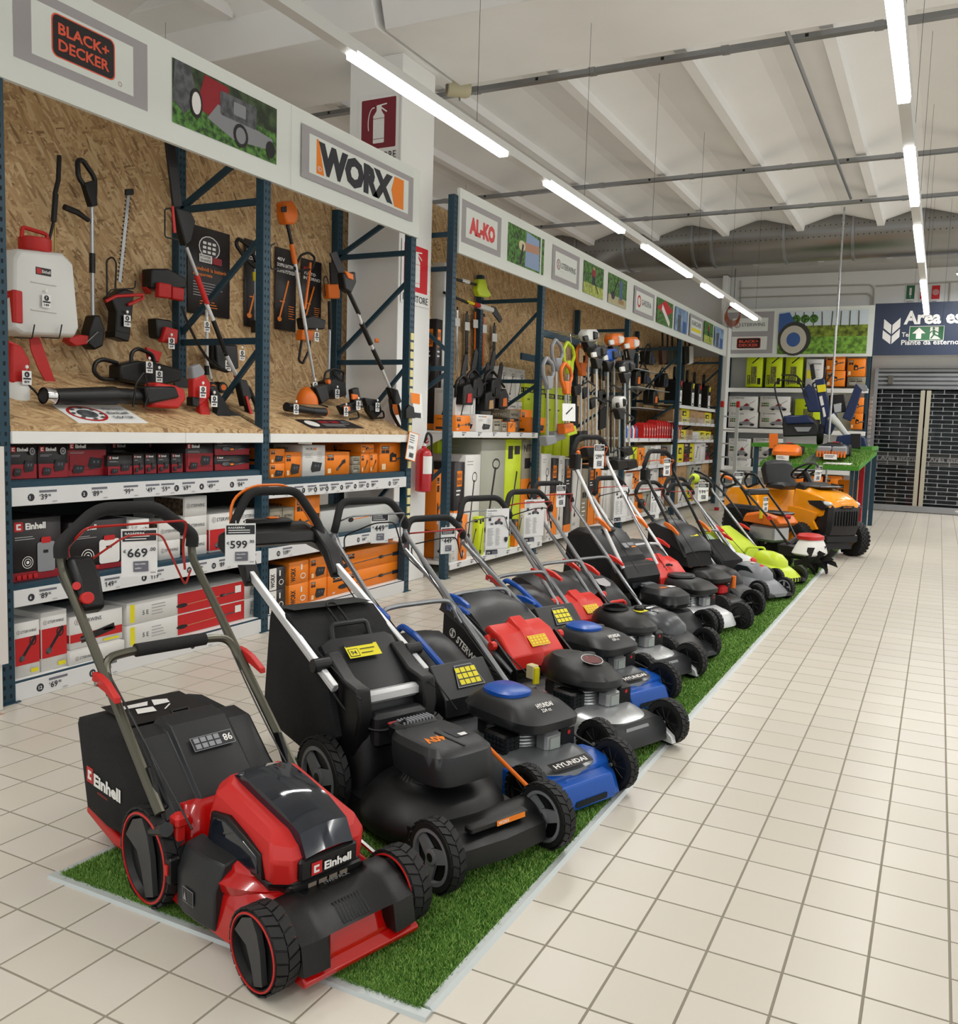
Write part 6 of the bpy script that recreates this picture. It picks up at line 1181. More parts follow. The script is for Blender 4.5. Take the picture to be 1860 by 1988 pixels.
# handle
OLIV=m_('olive_steel','5d5b50',.3,metal=.7)
handle(m1,dict(mount=(.06,.30),grip=(-.68,1.15),up=(-.64,.96),top=(-.66,1.155),hw=.245,gw=.11,sh=.11,gh=.25,r=.0155,tm=OLIV,bail=m_('red_rod','a5221c',.35),bail2=m_('red_rod','a5221c',.35),bo=.10,cross=.58,cfoam=1,lever=MRED,fold=.5,br=.005))
for sg in(-1,1):
    b=MB(); b.prism([(.10,.17),(.13,.19),(-.02,.42),(-.055,.41)],'y',sg*.228,sg*.242,BLACK); b.cyl((.085,sg*.22,.215),(.085,sg*.255,.215),.012,SILVER,12); part(m1,'handle_bracket',b,bevel=.003)
    b=MB(); b.box((.09,sg*.19,.27),(.14,sg*.235,.31),MRED,c=.01); b.box((.1,sg*.2,.17),(.13,sg*.23,.29),MRED,c=.006); part(m1,'latch_knob',b)
b=MB(); b.loft([[(-.655+q*.0,-.235,.99),(-.60,-.235,1.0),(-.535,-.235,.93),(-.50,-.235,.83),(-.55,-.235,.80),(-.62,-.235,.90)],[(-.655,-.15,.99),(-.60,-.15,1.0),(-.535,-.15,.93),(-.50,-.15,.83),(-.55,-.15,.80),(-.62,-.15,.90)]],BLACK) ; part(m1,'control_box',b,bevel=.015)
b=MB(); b.cyl((-.52,-.215,.865),(-.475,-.225,.875),.021,MRED,14); part(m1,'start_button',b,bevel=.003)
b=MB(); b.cyl((-.56,-.225,.90),(-.53,-.24,.91),.014,MRED,12); part(m1,'safety_button',b)
SIGN('white 669,00 price sign hanging from the red bail of the nearest mower',WOR(m1,(-.585,.01,1.085)),'p',('669','.00'),w=.125,h=.175,rz=m1.rotation_euler.z-.25)
# ---------------------------------------------------------------- M2 black 40V mower
m2=MW('black battery mower with square aluminium handle bars and 40V lettering, second in the row',-1.9,2.9,-22)
b=MB(); b.loft([sup(.34,0,.40,.245,3.6,.05,48),sup(.34,0,.395,.24,3.6,.075,48),sup(.34,0,.37,.225,3.5,.13,48)],BLACK); part(m2,'deck_base',b)
b=MB(); b.lathe([(.265,.065),(.275,.085),(.27,.115),(.25,.15),(.215,.185),(.17,.205),(.135,.208),(.12,.23)],(.36,0,0),(0,0,1),m_('gloss_black','101011',.45),48,cap=False); part(m2,'cutting_dome',b,smooth=1.2)
b=MB(); b.loft([sup(.0,0,.16,.20,4,.12,32),sup(.0,0,.15,.19,4,.24,32),sup(.02,0,.10,.17,4,.33,32)],BLACK); part(m2,'rear_housing',b)
b=MB(); R=[]
for y,q in((-.23,.7),(-.2,.95),(0,1.03),(.2,.95),(.23,.7)): R.append([(.56+(p[0]-.56)*q,y,p[1]) for p in [(.56,.06),(.58,.15),(.64,.165),(.70,.15),(.755,.12),(.76,.055)]][::-1])
b.loft(R,BLACK); b.box((.69,-.13,.155),(.73,.13,.18),BLACK,c=.006); F=b.face((.733,-.02,.158),(0,1,0),(-.1,0,1)); F.r(0,0,.13,.018,PORA); F.t(.008,.003,.011,'WORX',PWHT); F.t(.06,.003,.011,'NITRO',PORA); part(m2,'front_bumper',b,bevel=.006)
# battery box
b=MB(); b.lathe([(.11,0),(.125,.02),(.10,.05)],(.37,0,.205),(0,0,1),BLACK,36); part(m2,'motor_collar',b)
for i in range(7):
    a=-2.4+i*.16; b=MB(); b.tube([(.37+.10*math.cos(a),.10*math.sin(a),.255),(.37+.127*math.cos(a),.127*math.sin(a),.215)],.006,BLACK,4); part(m2,'cooling_fin',b)
b=MB(); b.loft([sup(.41,0,.13,.115,3.4,.235,32),sup(.41,0,.165,.14,4,.255,32),sup(.405,0,.17,.145,4,.31,32),sup(.395,0,.165,.14,4,.352,32),sup(.38,0,.15,.12,4,.372,32)],GREY)
F=b.face((.27,.01,.3725),(0,-1,0),(1,0,0)); F.d=.001
F.t(.01,.12,.055,'40V',PORA,bold=2,w=.09); F.poly([(-.09,.1),(-.02,.1),(-.02,.18),(-.08,.18)],INK); F.poly([(-.08,.15),(-.045,.15),(-.045,.175),(-.075,.175)],PWHT)
part(m2,'battery_box',b,bevel=.003)
b=MB(); b.box((.20,-.10,.33),(.26,.10,.385),BLACK,c=.012)
for i in range(10): b.box((.205,-.06+i*.015,.38),(.252,-.054+i*.015,.391),LGREY)
part(m2,'battery_lid_hinge',b); b=MB(); b.box((.185,-.09,.37),(.205,-.03,.38),PDRD,c=.003); part(m2,'lid_catch',b)
b=MB(); b.box((.36,-.004,.371),(.53,.004,.375),BLACK); part(m2,'lid_seam',b)
wheels4(m2,.70,.25,.115,.15,.055,'tri',m_('rim_grey','6f7173',.4))
b=MB(); b.tube([(.33,.235,.30),(.45,.25,.24),(.69,.262,.14)],.008,ORANGE,8); part(m2,'orange_height_rod',b)
# rear: cover, bag, crossbar
fabric_bag(m2,[(-.50,.70),(-.36,.71),(-.05,.52),(.03,.30),(-.10,.16),(-.46,.21),(-.55,.30)],.225)
b=MB(); F=b.face((-.49,.19,.706),(0,-1,0),(1,0,.06)); F.d=.008; F.r(0,0,.38,.15,m_('bag_mesh','2b2c2c',.8,bump=.5,bs=500)); part(m2,'bag_mesh_panel',b)
b=MB(); b.tube(rnd([(-.25,.02,.66),(-.37,.02,.73),(-.37,-.03,.73),(-.25,-.03,.66)],.03),.005,BLACK,6); part(m2,'bag_wire_handle',b)
b=MB(); R=[]
for y in(-.17,-.13,.13,.17):
    q=.02 if abs(y)>.15 else 0; R.append([(-.22,y,.60-q),(-.16,y,.63-q),(.05,y,.46-q),(.09,y,.32),(.03,y,.28),(-.2,y,.5)][::-1])
b.loft(R,GREY); b.tube(rnd([(-.20,-.09,.60),(-.23,-.085,.67),(-.23,.085,.67),(-.20,.09,.60)],.02),.011,GREY,8)
F=b.face((-.06,-.1,.565),(0,1,0),(-.78,0,.62)); F.d=.008; F.r(0,.0,.15,.06,PYEL); F.r(.003,.055,.13,.03,EBOX); F.r(.006,.006,.045,.038,PBLK); F.r(.009,.009,.039,.032,PYEL); F.t(.014,.014,.02,'94',PBLK); F.lines(.06,.035,.07,2,.02,.004,PBLK)
part(m2,'rear_flap',b,bevel=.006)
b=MB(); b.box((.06,-.13,.425),(.10,.13,.475),SIL2,c=.012); part(m2,'aluminium_cross_bar',b)
for sg in(-1,1):
    b=MB(); b.prism([(-.02,.22),(.10,.24),(.14,.40),(.12,.50),(.02,.52),(-.10,.60),(-.15,.55)],'y',sg*.12,sg*.185,BLACK); part(m2,'handle_mount',b,bevel=.01)
    b=MB(); b.cyl((-.08,sg*.18,.56),(-.08,sg*.255,.56),.027,BLACK,14); part(m2,'pivot_knob',b,bevel=.004)
b=MB(); b.box((.08,-.12,.27),(.16,.12,.40),GREY,c=.015); part(m2,'rear_panel',b)
handle(m2,dict(mount=(.02,.49),grip=(-.90,1.13),up=(-.745,.86),top=(-.885,1.165),hw=.215,gw=.12,sh=.12,gh=.22,r=.013,tm=SIL2,sq=.017,cable=1,gm=m_('foam_grip','1c1c1d',.8)))
for sg in(-1,1):
    b=MB(); b.loft([[(-.67,sg*.18,.77),(-.64,sg*.18,.80),(-.64,sg*.25,.80),(-.67,sg*.25,.77)],[(-.74,sg*.18,.86),(-.70,sg*.18,.90),(-.70,sg*.25,.90),(-.74,sg*.25,.86)],[(-.87,sg*.18,.95),(-.85,sg*.18,1.0),(-.85,sg*.25,1.0),(-.87,sg*.25,.95)]] if sg<0 else [[(-.67,sg*.25,.77),(-.64,sg*.25,.80),(-.64,sg*.18,.80),(-.67,sg*.18,.77)],[(-.74,sg*.25,.86),(-.70,sg*.25,.90),(-.70,sg*.18,.90),(-.74,sg*.18,.86)],[(-.87,sg*.25,.95),(-.85,sg*.25,1.0),(-.85,sg*.18,1.0),(-.87,sg*.18,.95)]],BLACK); part(m2,'handle_joint',b,bevel=.01)
b=MB(); b.loft([[(-.96,y,.95+q),(-.95,y,1.005+q),(-.90,y,1.02+q),(-.82,y,.98+q),(-.80,y,.93+q),(-.86,y,.91+q)][::-1] for y,q in((-.24,-.04),(-.16,0),(.16,0),(.24,-.04))],BLACK); part(m2,'control_console',b,bevel=.008)
b=MB(); b.box((-.95,-.12,1.01),(-.87,.1,1.035),GREY,c=.01); part(m2,'display',b); b=MB(); b.box((-.925,-.015,1.035),(-.885,.035,1.043),ORANGE,c=.004); part(m2,'start_button',b)
b=MB(); b.tube(rnd([(-.84,-.23,.95),(-.90,-.2,1.13),(-.92,-.09,1.19),(-.92,.1,1.19),(-.85,.22,.96)],.06),.007,ORANGE,6); part(m2,'orange_bail_bar',b)
SIGN('white 599,90 price sign hanging at the left of the second mower handle',WOR(m2,(-.62,-.29,1.055)),'p',('599','.90'),w=.125,h=.175,rz=m2.rotation_euler.z-.3)
b=MB(); b.tube(sag((-.02,-.22,.50),(.25,-.05,.40),.10,12),.007,BLACK,8); part(m2,'power_cable',b)
# ---------------------------------------------------------------- generic pieces for the petrol mowers
def engine(mo,x,z,cap=BLUE,cowl=BLACK,txt=None,grille=BLACK,can=True,k=1.0,style=0):
    b=MB(); b.lathe([(.10*k,z-.02),(.135*k,z),(.12*k,z+.02),(.105*k,z+.095)],(x,0,0),(0,0,1),SILVER,24); b.box((x-.15*k,-.10*k,z+.01),(x+.02*k,.12*k,z+.10),PBLK,c=.02); 
    for i in range(5): b.lathe([(.105*k,z+.025+i*.013),(.13*k,z+.028+i*.013),(.105*k,z+.031+i*.013)],(x,0,0),(0,0,1),SILVER,20,cap=False)
    part(mo,'engine_block',b)
    zt=z+.095
    b=MB()
    if style==0: R=[sup(x+.01,0,.18*k,.13*k,4,zt,28),sup(x+.01,0,.215*k,.155*k,4.5,zt+.02,28),sup(x+.01,0,.22*k,.155*k,4.5,zt+.055,28),sup(x-.01,0,.17*k,.13*k,4,zt+.095,28),sup(x-.03,0,.13*k,.10*k,3.5,zt+.112,28)]
    else: R=[sup(x,0,.19*k,.13*k,2.2,zt,28),sup(x,0,.215*k,.15*k,2.2,zt+.02,28),sup(x-.005,0,.21*k,.145*k,2.2,zt+.05,28),sup(x-.03,0,.17*k,.12*k,2.2,zt+.09,28),sup(x-.07,0,.10*k,.08*k,2.2,zt+.118,28)]
    b.loft(R,cowl)
    F=b.face((x+.05*k,.05*k,zt+.098),(0,-1,0),(1,0,-.30)); F.u=Vector((0,1,0)); F=b.face((x+.168*k,-.05*k,zt+.070),(0,1,0),(-.72,0,.5)); F.d=.02
    if txt: F.t(0,.022,.022*k,txt[0],PWHT,bold=1.5,w=.085*k); F.t(.01,0,.016*k,txt[1],PWHT,w=.05*k)
    part(mo,'engine_cowl',b,smooth=.5,bevel=.003)
    if cap is not None:
        b=MB(); b.loft([sup(x-.05*k,-.02,.10*k,.085*k,2.6,zt+.095,24),sup(x-.05*k,-.02,.098*k,.083*k,2.6,zt+.125,24),sup(x-.055*k,-.02,.07*k,.06*k,2.4,zt+.138,24)],cap); part(mo,'engine_top',b)
    b=MB(); b.lathe([(.032,0),(.034,.012),(.030,.024),(.012,.028)],(x-.06*k,.115*k,zt+.085),(0,0,1),BLACK,18); part(mo,'fuel_cap',b)
    b=MB(); gx,gy,gz=x+.05*k,-.17*k,z+.0; b.box((gx-.075,gy,gz-.015),(gx+.06,gy+.09,gz+.085),grille,c=.01)
    for i in range(5):
        for j in range(4): b.box((gx-.052+i*.022,gy-.003,gz+.008+j*.018),(gx-.036+i*.022,gy+.002,gz+.02+j*.018),INK2 if grille==BLACK else STEEL)
    for i in range(4):
        for j in range(3): b.box((gx+.058,gy+.008+j*.022,gz+.008+i*.018),(gx+.063,gy+.024+j*.022,gz+.02+i*.018),INK2)
    part(mo,'muffler_guard',b)
    if can: b=MB(); b.box((x+.13*k,-.03*k,z+.01),(x+.19*k,.06*k,z+.09),SILVER,c=.012); b.box((x+.187*k,-.01*k,z+.02),(x+.196*k,.045*k,z+.07),m_('can_grey','9fa6a2',.35),c=.003); part(mo,'air_filter_box',b); b=MB(); b.box((x+.12*k,.07*k,z+.0),(x+.18*k,.15*k,z+.10),BLACK,c=.012); F=b.face((x+.1805*k,.08*k,z+.0),(0,1,0),(0,0,1)); F.e(.03,.07,.009,.009,PRED); part(mo,'carburettor_cover',b)
    b=MB(); b.tube(rnd([(x-.18*k,-.05*k,zt+.03),(x-.22*k,-.03*k,zt+.07),(x-.2*k,.06*k,zt+.07),(x-.15*k,.05*k,zt+.05)],.02),.007,BLACK,6); part(mo,'starter_grip',b)
def hardbag(mo,x0,x1,zt,hw,red=True,lab=True,blue=False,text=True):
    # textile lower bag with hard ribbed lid; x0 rear, x1 front (low)
    fabric_bag(mo,[(x0,zt-.06),(x1-.05,zt-.22),(x1,zt-.36),(x0+.12,zt-.40),(x0-.01,zt-.28)],hw*.96)
    b=MB(); R=[]
    for y,dz in((-hw,-.06),(-hw*.96,-.025),(-hw*.6,.0),(0,.012),(hw*.6,.0),(hw*.96,-.025),(hw,-.06)):
        R.append([(x0-.015,y,zt-.075+dz*.3),(x0,y,zt-.02+dz),(x0+.08,y,zt+dz),(x0+.25,y,zt-.045+dz),(x1-.05,y,zt-.17+dz),(x1-.03,y,zt-.24+dz*.3),(x0+.05,y,zt-.09+dz*.3)][::-1])
    b.loft(R,GREY)
    part(mo,'bag_lid',b,smooth=.8)
    b=MB()
    for i in range(9):
        for sg in(-1,1):
            if blue: continue
            xx=x0+.12+i*.018; zz=zt-.035-(xx-x0-.1)*.42; b.tube([(xx,sg*hw*.62,zz+.03),(xx+.005,sg*hw*.86,zz+.0)],.0045,BLACK,4)
    if b.v: part(mo,'bag_vents',b,kind='stuff')
    if text:
        b=MB(); F=b.face((x0+.06,-hw*.97-.004,zt-.22),(1,0,-.55),(.55,0,1)); F.ring(.03,.04,.026,.026,.004,PWHT); F.t(.018,.02,.04,'S',PWHT); F.t(.075,.018,.042,text if isinstance(text,str) else 'STERWINS',PWHT,bold=1.5,w=.24); part(mo,'bag_lettering',b)
    if red:
        rm=red if not isinstance(red,bool) else MRED2
        b=MB(); R=[]
        for y in(-hw*.92,-hw*.88,-.05,-.04,.04,.05,hw*.88,hw*.92):
            q=.03 if abs(y)<.045 else 0; e=.012 if abs(y)>hw*.9 else 0
            R.append([(x1-.14,y,zt-.13-e),(x1-.11,y,zt-.11+q-e),(x1-.02,y,zt-.145+q*.6-e),(x1+.08,y,zt-.24-e),(x1+.085,y,zt-.31),(x1+.04,y,zt-.31),(x1-.1,y,zt-.19)][::-1])
        b.loft(R,rm)
        if lab:
            F=b.face((x1+.02,.07,zt-.175),(0,-1,0),(.73,0,-.68)); F.d=.008; F.r(-.03,-.01,.13,.065,PYEL); F.r(-.026,-.006,.122,.057,m_('print_amber','d99a1c',.5)); 
            for i in range(5):
                for j in range(3): F.e(-.015+i*.024,.004+j*.017,.008,.006,PYEL,8); F.d-=.0005
        part(mo,'rear_flap',b,bevel=.006)
MRED2=m_('flap_red','d0281d',.4)
def hyubag(mo,x0,x1,zt,hw,lab=PYEL):
    b=MB(); R=[]
    for y,s_ in((-hw,.8),(-hw*.9,.93),(-hw*.5,1),(0,1.02),(hw*.5,1),(hw*.9,.93),(hw,.8)):
        P=[(x0+.02,zt-.32),(x0-.01,zt-.15),(x0+.03,zt-.03),(x0+.1,zt),(x0+.2,zt-.03),(x1,zt-.19),(x1+.02,zt-.3)]
        cx_,cz=(x0+x1)/2,zt-.18; R.append([(cx_+(p[0]-cx_)*s_,y,cz+(p[1]-cz)*s_) for p in P][::-1])
    b.loft(R,m_('bag_black_plastic','1a1b1c',.38)); part(mo,'grass_bag',b,smooth=1.0)
    b=MB(); b.tube(rnd([(x0+.05,-.045,zt-.01),(x0+.1,-.045,zt+.04),(x0+.22,-.045,zt+.01),(x1-.06,-.045,zt-.10),(x1-.04,-.045,zt-.15)],.03),.016,BLUE,8); part(mo,'blue_bag_handle',b)
    b=MB(); b.loft([[(x1-.08,y,zt-.09),(x1-.03,y,zt-.06),(x1+.09,y,zt-.19),(x1+.10,y,zt-.27),(x1-.02,y,zt-.27)][::-1] for y in(-hw*.8,-hw*.72,hw*.72,hw*.8)],GREY)
    F=b.face((x1-.005,.065,zt-.085),(0,-1,0),(.68,0,-.73)); F.d=.006; F.poly([(-.0,-.01),(.10,-.01),(.13,.1),(-.03,.1)],LGREY); F.poly([(.003,-.006),(.097,-.006),(.125,.096),(-.025,.096)],BLACK)
    for i in range(4):
        for j in range(3): F.r(-.012+i*.031,.004+j*.03,.026,.024,lab); F.d-=.0005
    part(mo,'rear_flap',b,bevel=.006)
def bumper_s(mo,x,hw,m=GREY,inset=True,z0=.05,z1=.15):
    b=MB(); R=[]
    for y in(-hw,-hw*.85,hw*.85,hw):
        e=.015 if abs(y)>hw*.9 else 0; R.append([(x-.13,y,z0),(x-.13,y,z1+.01-e),(x-.04,y,z1-e),(x+.005-e,y,z0+.055),(x+.015-e,y,z0)][::-1])
    b.loft(R,m); 
    if inset: F=b.face((x-.034,-hw*.4,z1-.005),(0,1,0),(.0,0,1)); F=b.face((x-.015,-hw*.42,z0+.062),(0,1,0),(-.42,0,.9)); F.d=.006; F.rr(0,0,hw*.8,.025,.008,LGREY)
    F=b.face((x-.10,-hw*.35,z1+.009),(0,1,0),(-1,0,.1)); F.d=.002; F.r(0,-.01,hw*.7,.035,m_('print_midgrey','6e6e78',.6)); F.t(.006,-.002,.018,'STERWINS',PWHT,bold=0,w=hw*.6) if inset else None
    part(mo,'front_bumper',b,bevel=.006)
# ---------------------------------------------------------------- M3 blue petrol mower
def hyundai(label,ox,oy,txt,x0,zt,k=1.0,tw=.25):
    mo=MW(label,ox,oy,-22)
    deck(mo,m_('deck_grey','7e8184',.3,metal=.5),(-.12,.74),.225,(.05,.09,.15,.18))
    b=MB(); R=[]
    for y,q in((-.235,.75),(-.20,.94),(-.1,1.0),(.1,1.0),(.20,.94),(.235,.75)): R.append([(.56+(p[0]-.56)*q,y,p[1]) for p in [(.52,.02),(.52,.145),(.62,.15),(.71,.135),(.725,.10),(.76,.085),(.79,.018)]][::-1])
    b.loft(R,BLUE); part(mo,'blue_front',b,bevel=.008)
    b=MB(); R=[[(.70,y,.06),(.72,y,.125),(.775,y,.115),(.80,y,.06),(.795,y,.02),(.70,y,.02)][::-1] for y in(-.15,-.13,.13,.15)]; b.loft(R,BLUE); F=b.face((.802,-.09,.035),(0,1,0),(0,0,1)); F.rr(0,.0,.18,.025,.008,INK2); part(mo,'carry_rim',b,bevel=.006)
    b=MB(); F=b.face((.70,-.10,.158),(0,1,0),(-1,0,.28)); F.d=.012; F.r(-.03,-.02,.22,.05,EBOX); F.t(-.01,-.008,.026,'HYUNDAI',PWHT,bold=1.5,w=.18); part(mo,'brand_plate',b)
    engine(mo,.37,.16,BLUE,GREY,txt,k=1.05)
    wheels4(mo,.70,tw,.105,.135,.05,'solid'); hyubag(mo,x0,x0+.5,zt,.2)
    b=MB(); b.tube([(.3,.23,.2),(.69,.26,.12)],.006,BLACK,6); part(mo,'height_link',b)
    return mo
m3=hyundai('blue petrol mower with 224 cc lettering, third in the row behind the black 40V mower',-1.856,3.527,('HYUNDAI','224 cc'),-.52,.475)
GT=m_('grey_tube','909295',.3,metal=.75)
handle(m3,dict(mount=(.06,.30),grip=(-.80,1.075),up=(-.78,.92),top=(-.82,1.09),hw=.22,gw=.15,sh=.10,tm=GT,bail=GT,bo=.09,bail2=BLACK,cross=.50,lever=BLUE,fold=.52,r=.0125))
SIGN('white 449,00 price sign hanging from the grey bail of the third mower',WOR(m3,(-.72,.02,1.035)),'p',('449','.00'),w=.10,h=.155,rz=m3.rotation_euler.z-.1)
# M4 silver Sterwins with red flap
def sterwins(label,ox,oy,x0,zt,capm=None,deckm=SILVER,eng=1,tw=.25):
    mo=MW(label,ox,oy,-22)
    deck(mo,deckm,(-.12,.73),.225,(.05,.09,.155,.185)); bumper_s(mo,.74,.20,GREY)
    
    for q in(.19,-.22): b=MB(); b.prism([(.66,.03),(.78,.025),(.77,.06),(.70,.10)],'y',q,q+.03,SIL2); part(mo,'silver_corner',b,bevel=.004)
    if eng: engine(mo,.36,.17,capm,BLACK,None,k=1.05,style=1,can=True)
    wheels4(mo,.70,tw,.105,.14,.055,'solid'); hardbag(mo,x0,x0+.48,zt,.205)
    for sg in(-1,1):
        b=MB(); b.prism([(-.02,.15),(.14,.17),(.13,.30),(-.04,.42),(-.08,.38)],'y',sg*.21,sg*.222,BLACK); part(mo,'handle_bracket',b)
        b=MB(); b.cyl((-.03,sg*.225,.39),(-.03,sg*.255,.39),.025,MRED2,8); part(mo,'clamp_knob',b,bevel=.004)
    return mo
m4=sterwins('silver petrol mower with red flap and STERWINS lettering on its bag, fourth in the row',-1.813,4.188,-.50,.58)
b=MB(); b.tube([(-.12,-.20,.42),(-.05,-.21,.33)],[.02,.014],MRED2,10); part(m4,'height_lever',b,bevel=.004)
b=MB(); F=b.face((.44,.0-.0,.372),(0,1,0),(-1,0,.28)); F.d=.012; F.poly([(-.05,-.01),(.03,-.03),(.045,.03),(-.02,.06),(-.05,.04)],m_('print_deepred','5c0f12',.3)); F.ring(-.005,.015,.06,.05,.003,PWHT); part(m4,'engine_badge',b)
b=MB(); b.box((.18,-.205,.27),(.23,-.165,.34),m_('sachet','cbbf8e',.6),c=.004); b.box((.225,-.2,.25),(.24,-.17,.33),PYEL); part(m4,'manual_tag',b)
handle(m4,dict(mount=(.10,.28),grip=(-.86,.93),up=(-.85,.80),top=(-.88,.945),hw=.22,gw=.15,sh=.08,tm=GT,bail=m_('red_rod','a5221c',.35),bo=.09,bail2=BLACK,cross=.55,lever=BLUE,fold=.47,r=.0125))
SIGN('white 449,00 price sign hanging from the red bail of the fourth mower',WOR(m4,(-.77,.05,.90)),'p',('449','.00'),w=.10,h=.155,rz=m4.rotation_euler.z-.05)
m5=hyundai('second blue petrol mower with blue cap, fifth in the row behind the silver mower',-2.013,4.876,('HYUNDAI','150 cc'),-.42,.51,tw=.232)
handle(m5,dict(mount=(.06,.33),grip=(-.62,1.01),up=(-.60,.88),top=(-.63,1.03),hw=.22,gw=.15,sh=.09,tm=GT,bail=GT,bo=.09,bail2=GT,cross=.45,lever=MRED2,fold=.45,r=.0125))
SIGN('tall white information sheet with a blue shield, hanging from the fifth mower',WOR(m5,(-.50,.03,.973)),'ib',w=.18,h=.255,rz=m5.rotation_euler.z-.1)
m6=sterwins('silver petrol mower with glossy black engine and red flap, sixth in the row',-1.998,5.423,-.46,.52,None,tw=.232)
b=MB(); b.lathe([(.085,0),(.08,.015),(.02,.02)],(.30,-.02,.385),(0,0,1),BLACK,24)
for i in range(7): b.lathe([(.075-.01*i,.012+.002*i),(.078-.01*i,.02+.002*i),(.072-.01*i,.016+.002*i)],(.30,-.02,.385),(0,0,1),PBLK,20,cap=False)
part(m6,'starter_screen',b); b=MB(); b.lathe([(.03,0),(.032,.015),(.02,.028)],(.40,.09,.38),(0,0,1),BLACK,16); b.box((.37,.05,.372),(.44,.13,.38),PYEL,c=.003); part(m6,'oil_cap',b)
b=MB(); b.box((.42,-.18,.17),(.54,-.10,.26),SIL2,c=.012)
for i in range(5): b.box((.43+i*.021,-.184,.185),(.441+i*.021,-.179,.245),INK2)
part(m6,'silver_muffler',b)
handle(m6,dict(mount=(.10,.28),grip=(-.56,1.03),up=(-.54,.89),top=(-.57,1.05),hw=.22,gw=.14,sh=.09,tm=GT,bail=m_('red_rod','a5221c',.35),bo=.09,bail2=BLACK,cross=.5,lever=MRED2,fold=.45,r=.0125))
SIGN('tall white information sheet with a red mower picture, hanging from the sixth mower',WOR(m6,(-.50,.03,1.0)),'i',w=.18,h=.255,rz=m6.rotation_euler.z-.05)
# M7 dark grey battery mower with smoked dome
def battery_small(label,ox,oy,deg,body,front,dome,wb,knob=None,name='lawn_mower',s=1.0):
    mo=MW(label,ox,oy,deg,name)
    b=MB(); xc=wb*.5; b.loft([sup(xc,0,wb*.5+.1,.20*s,3.6,.045,36),sup(xc,0,wb*.5+.1,.2*s,3.6,.075,36),sup(xc-.02,0,wb*.5+.06,.17*s,3,.14,36),sup(xc-.02,0,wb*.42,.14*s,2.8,.19,36)],body); part(mo,'body_shell',b,smooth=.7)
    b=MB(); b.loft([sup(xc+.02,0,wb*.40,.13*s,2.6,.17,32),sup(xc+.02,0,wb*.38,.125*s,2.6,.23,32),sup(xc,0,wb*.30,.10*s,2.4,.285,32),sup(xc-.02,0,wb*.16,.05*s,2.2,.31,32)],dome); part(mo,'motor_hood',b,smooth=.9)
    b=MB(); R=[]
    for y in(-.18*s,-.15*s,.15*s,.18*s): R.append([(wb-.06,y,.04),(wb-.06,y,.12),(wb+.02,y,.115),(wb+.09,y,.075),(wb+.10,y,.04)][::-1])
    b.loft(R,front); part(mo,'front_bumper',b,bevel=.008); return mo
m7=battery_small('dark grey battery mower with smoked window and red carry handle, seventh in the row',-1.924,5.93,-22,GREY,GREY,m_('hood_grey','45474a',.3),.60,s=1.15)
b=MB(); b.loft([[(.20,y,.285),(.27,y,.32),(.40,y,.30),(.50,y,.235),(.5,y,.2)][::-1] for y in(-.07,-.05,.05,.07)],SMOKE); part(m7,'smoked_window',b,bevel=.01)
b=MB(); b.tube(rnd([(.02,-.08,.22),(.0,-.08,.30),(.0,.08,.30),(.02,.08,.22)],.03),.013,MRED2,8); part(m7,'red_carry_handle',b)
wheels4(m7,.60,.215,.10,.115,.05,'solid'); hardbag(m7,-.45,.02,.47,.19,red=None,text=None)
b=MB(); F=b.face((-.18,.03,.42),(0,-1,0),(.88,0,-.47)); F.d=.02; F.poly([(-.02,0),(.08,0),(.09,.06),(.05,.09),(.0,.09),(-.03,.06)],m_('print_grey','a6a3a4',.6)); part(m7,'lid_badge',b)
handle(m7,dict(mount=(.05,.25),grip=(-.70,1.05),up=(-.66,.92),top=(-.71,1.08),hw=.21,gw=.14,sh=.09,tm=GT,bail=m_('red_rod','a5221c',.35),bo=.09,cross=.45,lever=MRED2,fold=.45,r=.012))
SIGN('white 279,00 price sign hanging from the red bail of the seventh mower',WOR(m7,(-.62,.04,1.07)),'p',('279','.00'),w=.095,h=.16,rz=m7.rotation_euler.z)
# M8 tall-handled orange/black 40V mower with WORX bag
m8=MW('black 40V mower with tall pale handle and WORX on its bag, eighth in row',-2.15,6.61,-22)
b=MB(); b.loft([sup(.38,0,.36,.22,3.4,.05,36),sup(.38,0,.35,.215,3.4,.10,36),sup(.36,0,.28,.18,3,.19,36)],GREY); part(m8,'deck',b)
b=MB(); b.loft([sup(.46,0,.16,.13,3,.22,28),sup(.46,0,.175,.145,3.2,.25,28),sup(.455,0,.17,.14,3.2,.31,28),sup(.43,0,.13,.11,3,.345,28)],GREY); F=b.face((.33,.02,.346),(0,-1,0),(1,0,.0)); F.d=.002; F.t(0,.10,.045,'40V',PORA,bold=2,w=.08); F.r(-.08,.1,.06,.05,PWHT); part(m8,'battery_box',b,bevel=.004)
b=MB(); b.box((.27,-.09,.30),(.33,.09,.35),BLACK,c=.01); 
for i in range(8): b.box((.275,-.05+i*.014,.348),(.322,-.044+i*.014,.357),LGREY)
part(m8,'battery_lid_hinge',b)
b=MB(); R=[[(.10,y,.30),(.08,y,.42),(.12,y,.50),(.21,y,.49),(.26,y,.40),(.24,y,.28)][::-1] for y in(-.20,-.17,.17,.20)]; b.loft(R,BLACK); F=b.face((.2615,-.13,.30),(0,1,0),(-.2,0,1)); F.d=.003; F.rr(0,.02,.22,.045,.01,INK2); part(m8,'carry_beam',b,bevel=.01)
wheels4(m8,.70,.24,.10,.12,.05,'solid')
fabric_bag(m8,[(-.36,.68),(-.10,.69),(.10,.50),(.12,.33),(-.25,.28),(-.40,.36)],.21,name='grass_bag')
b=MB(); R=[]
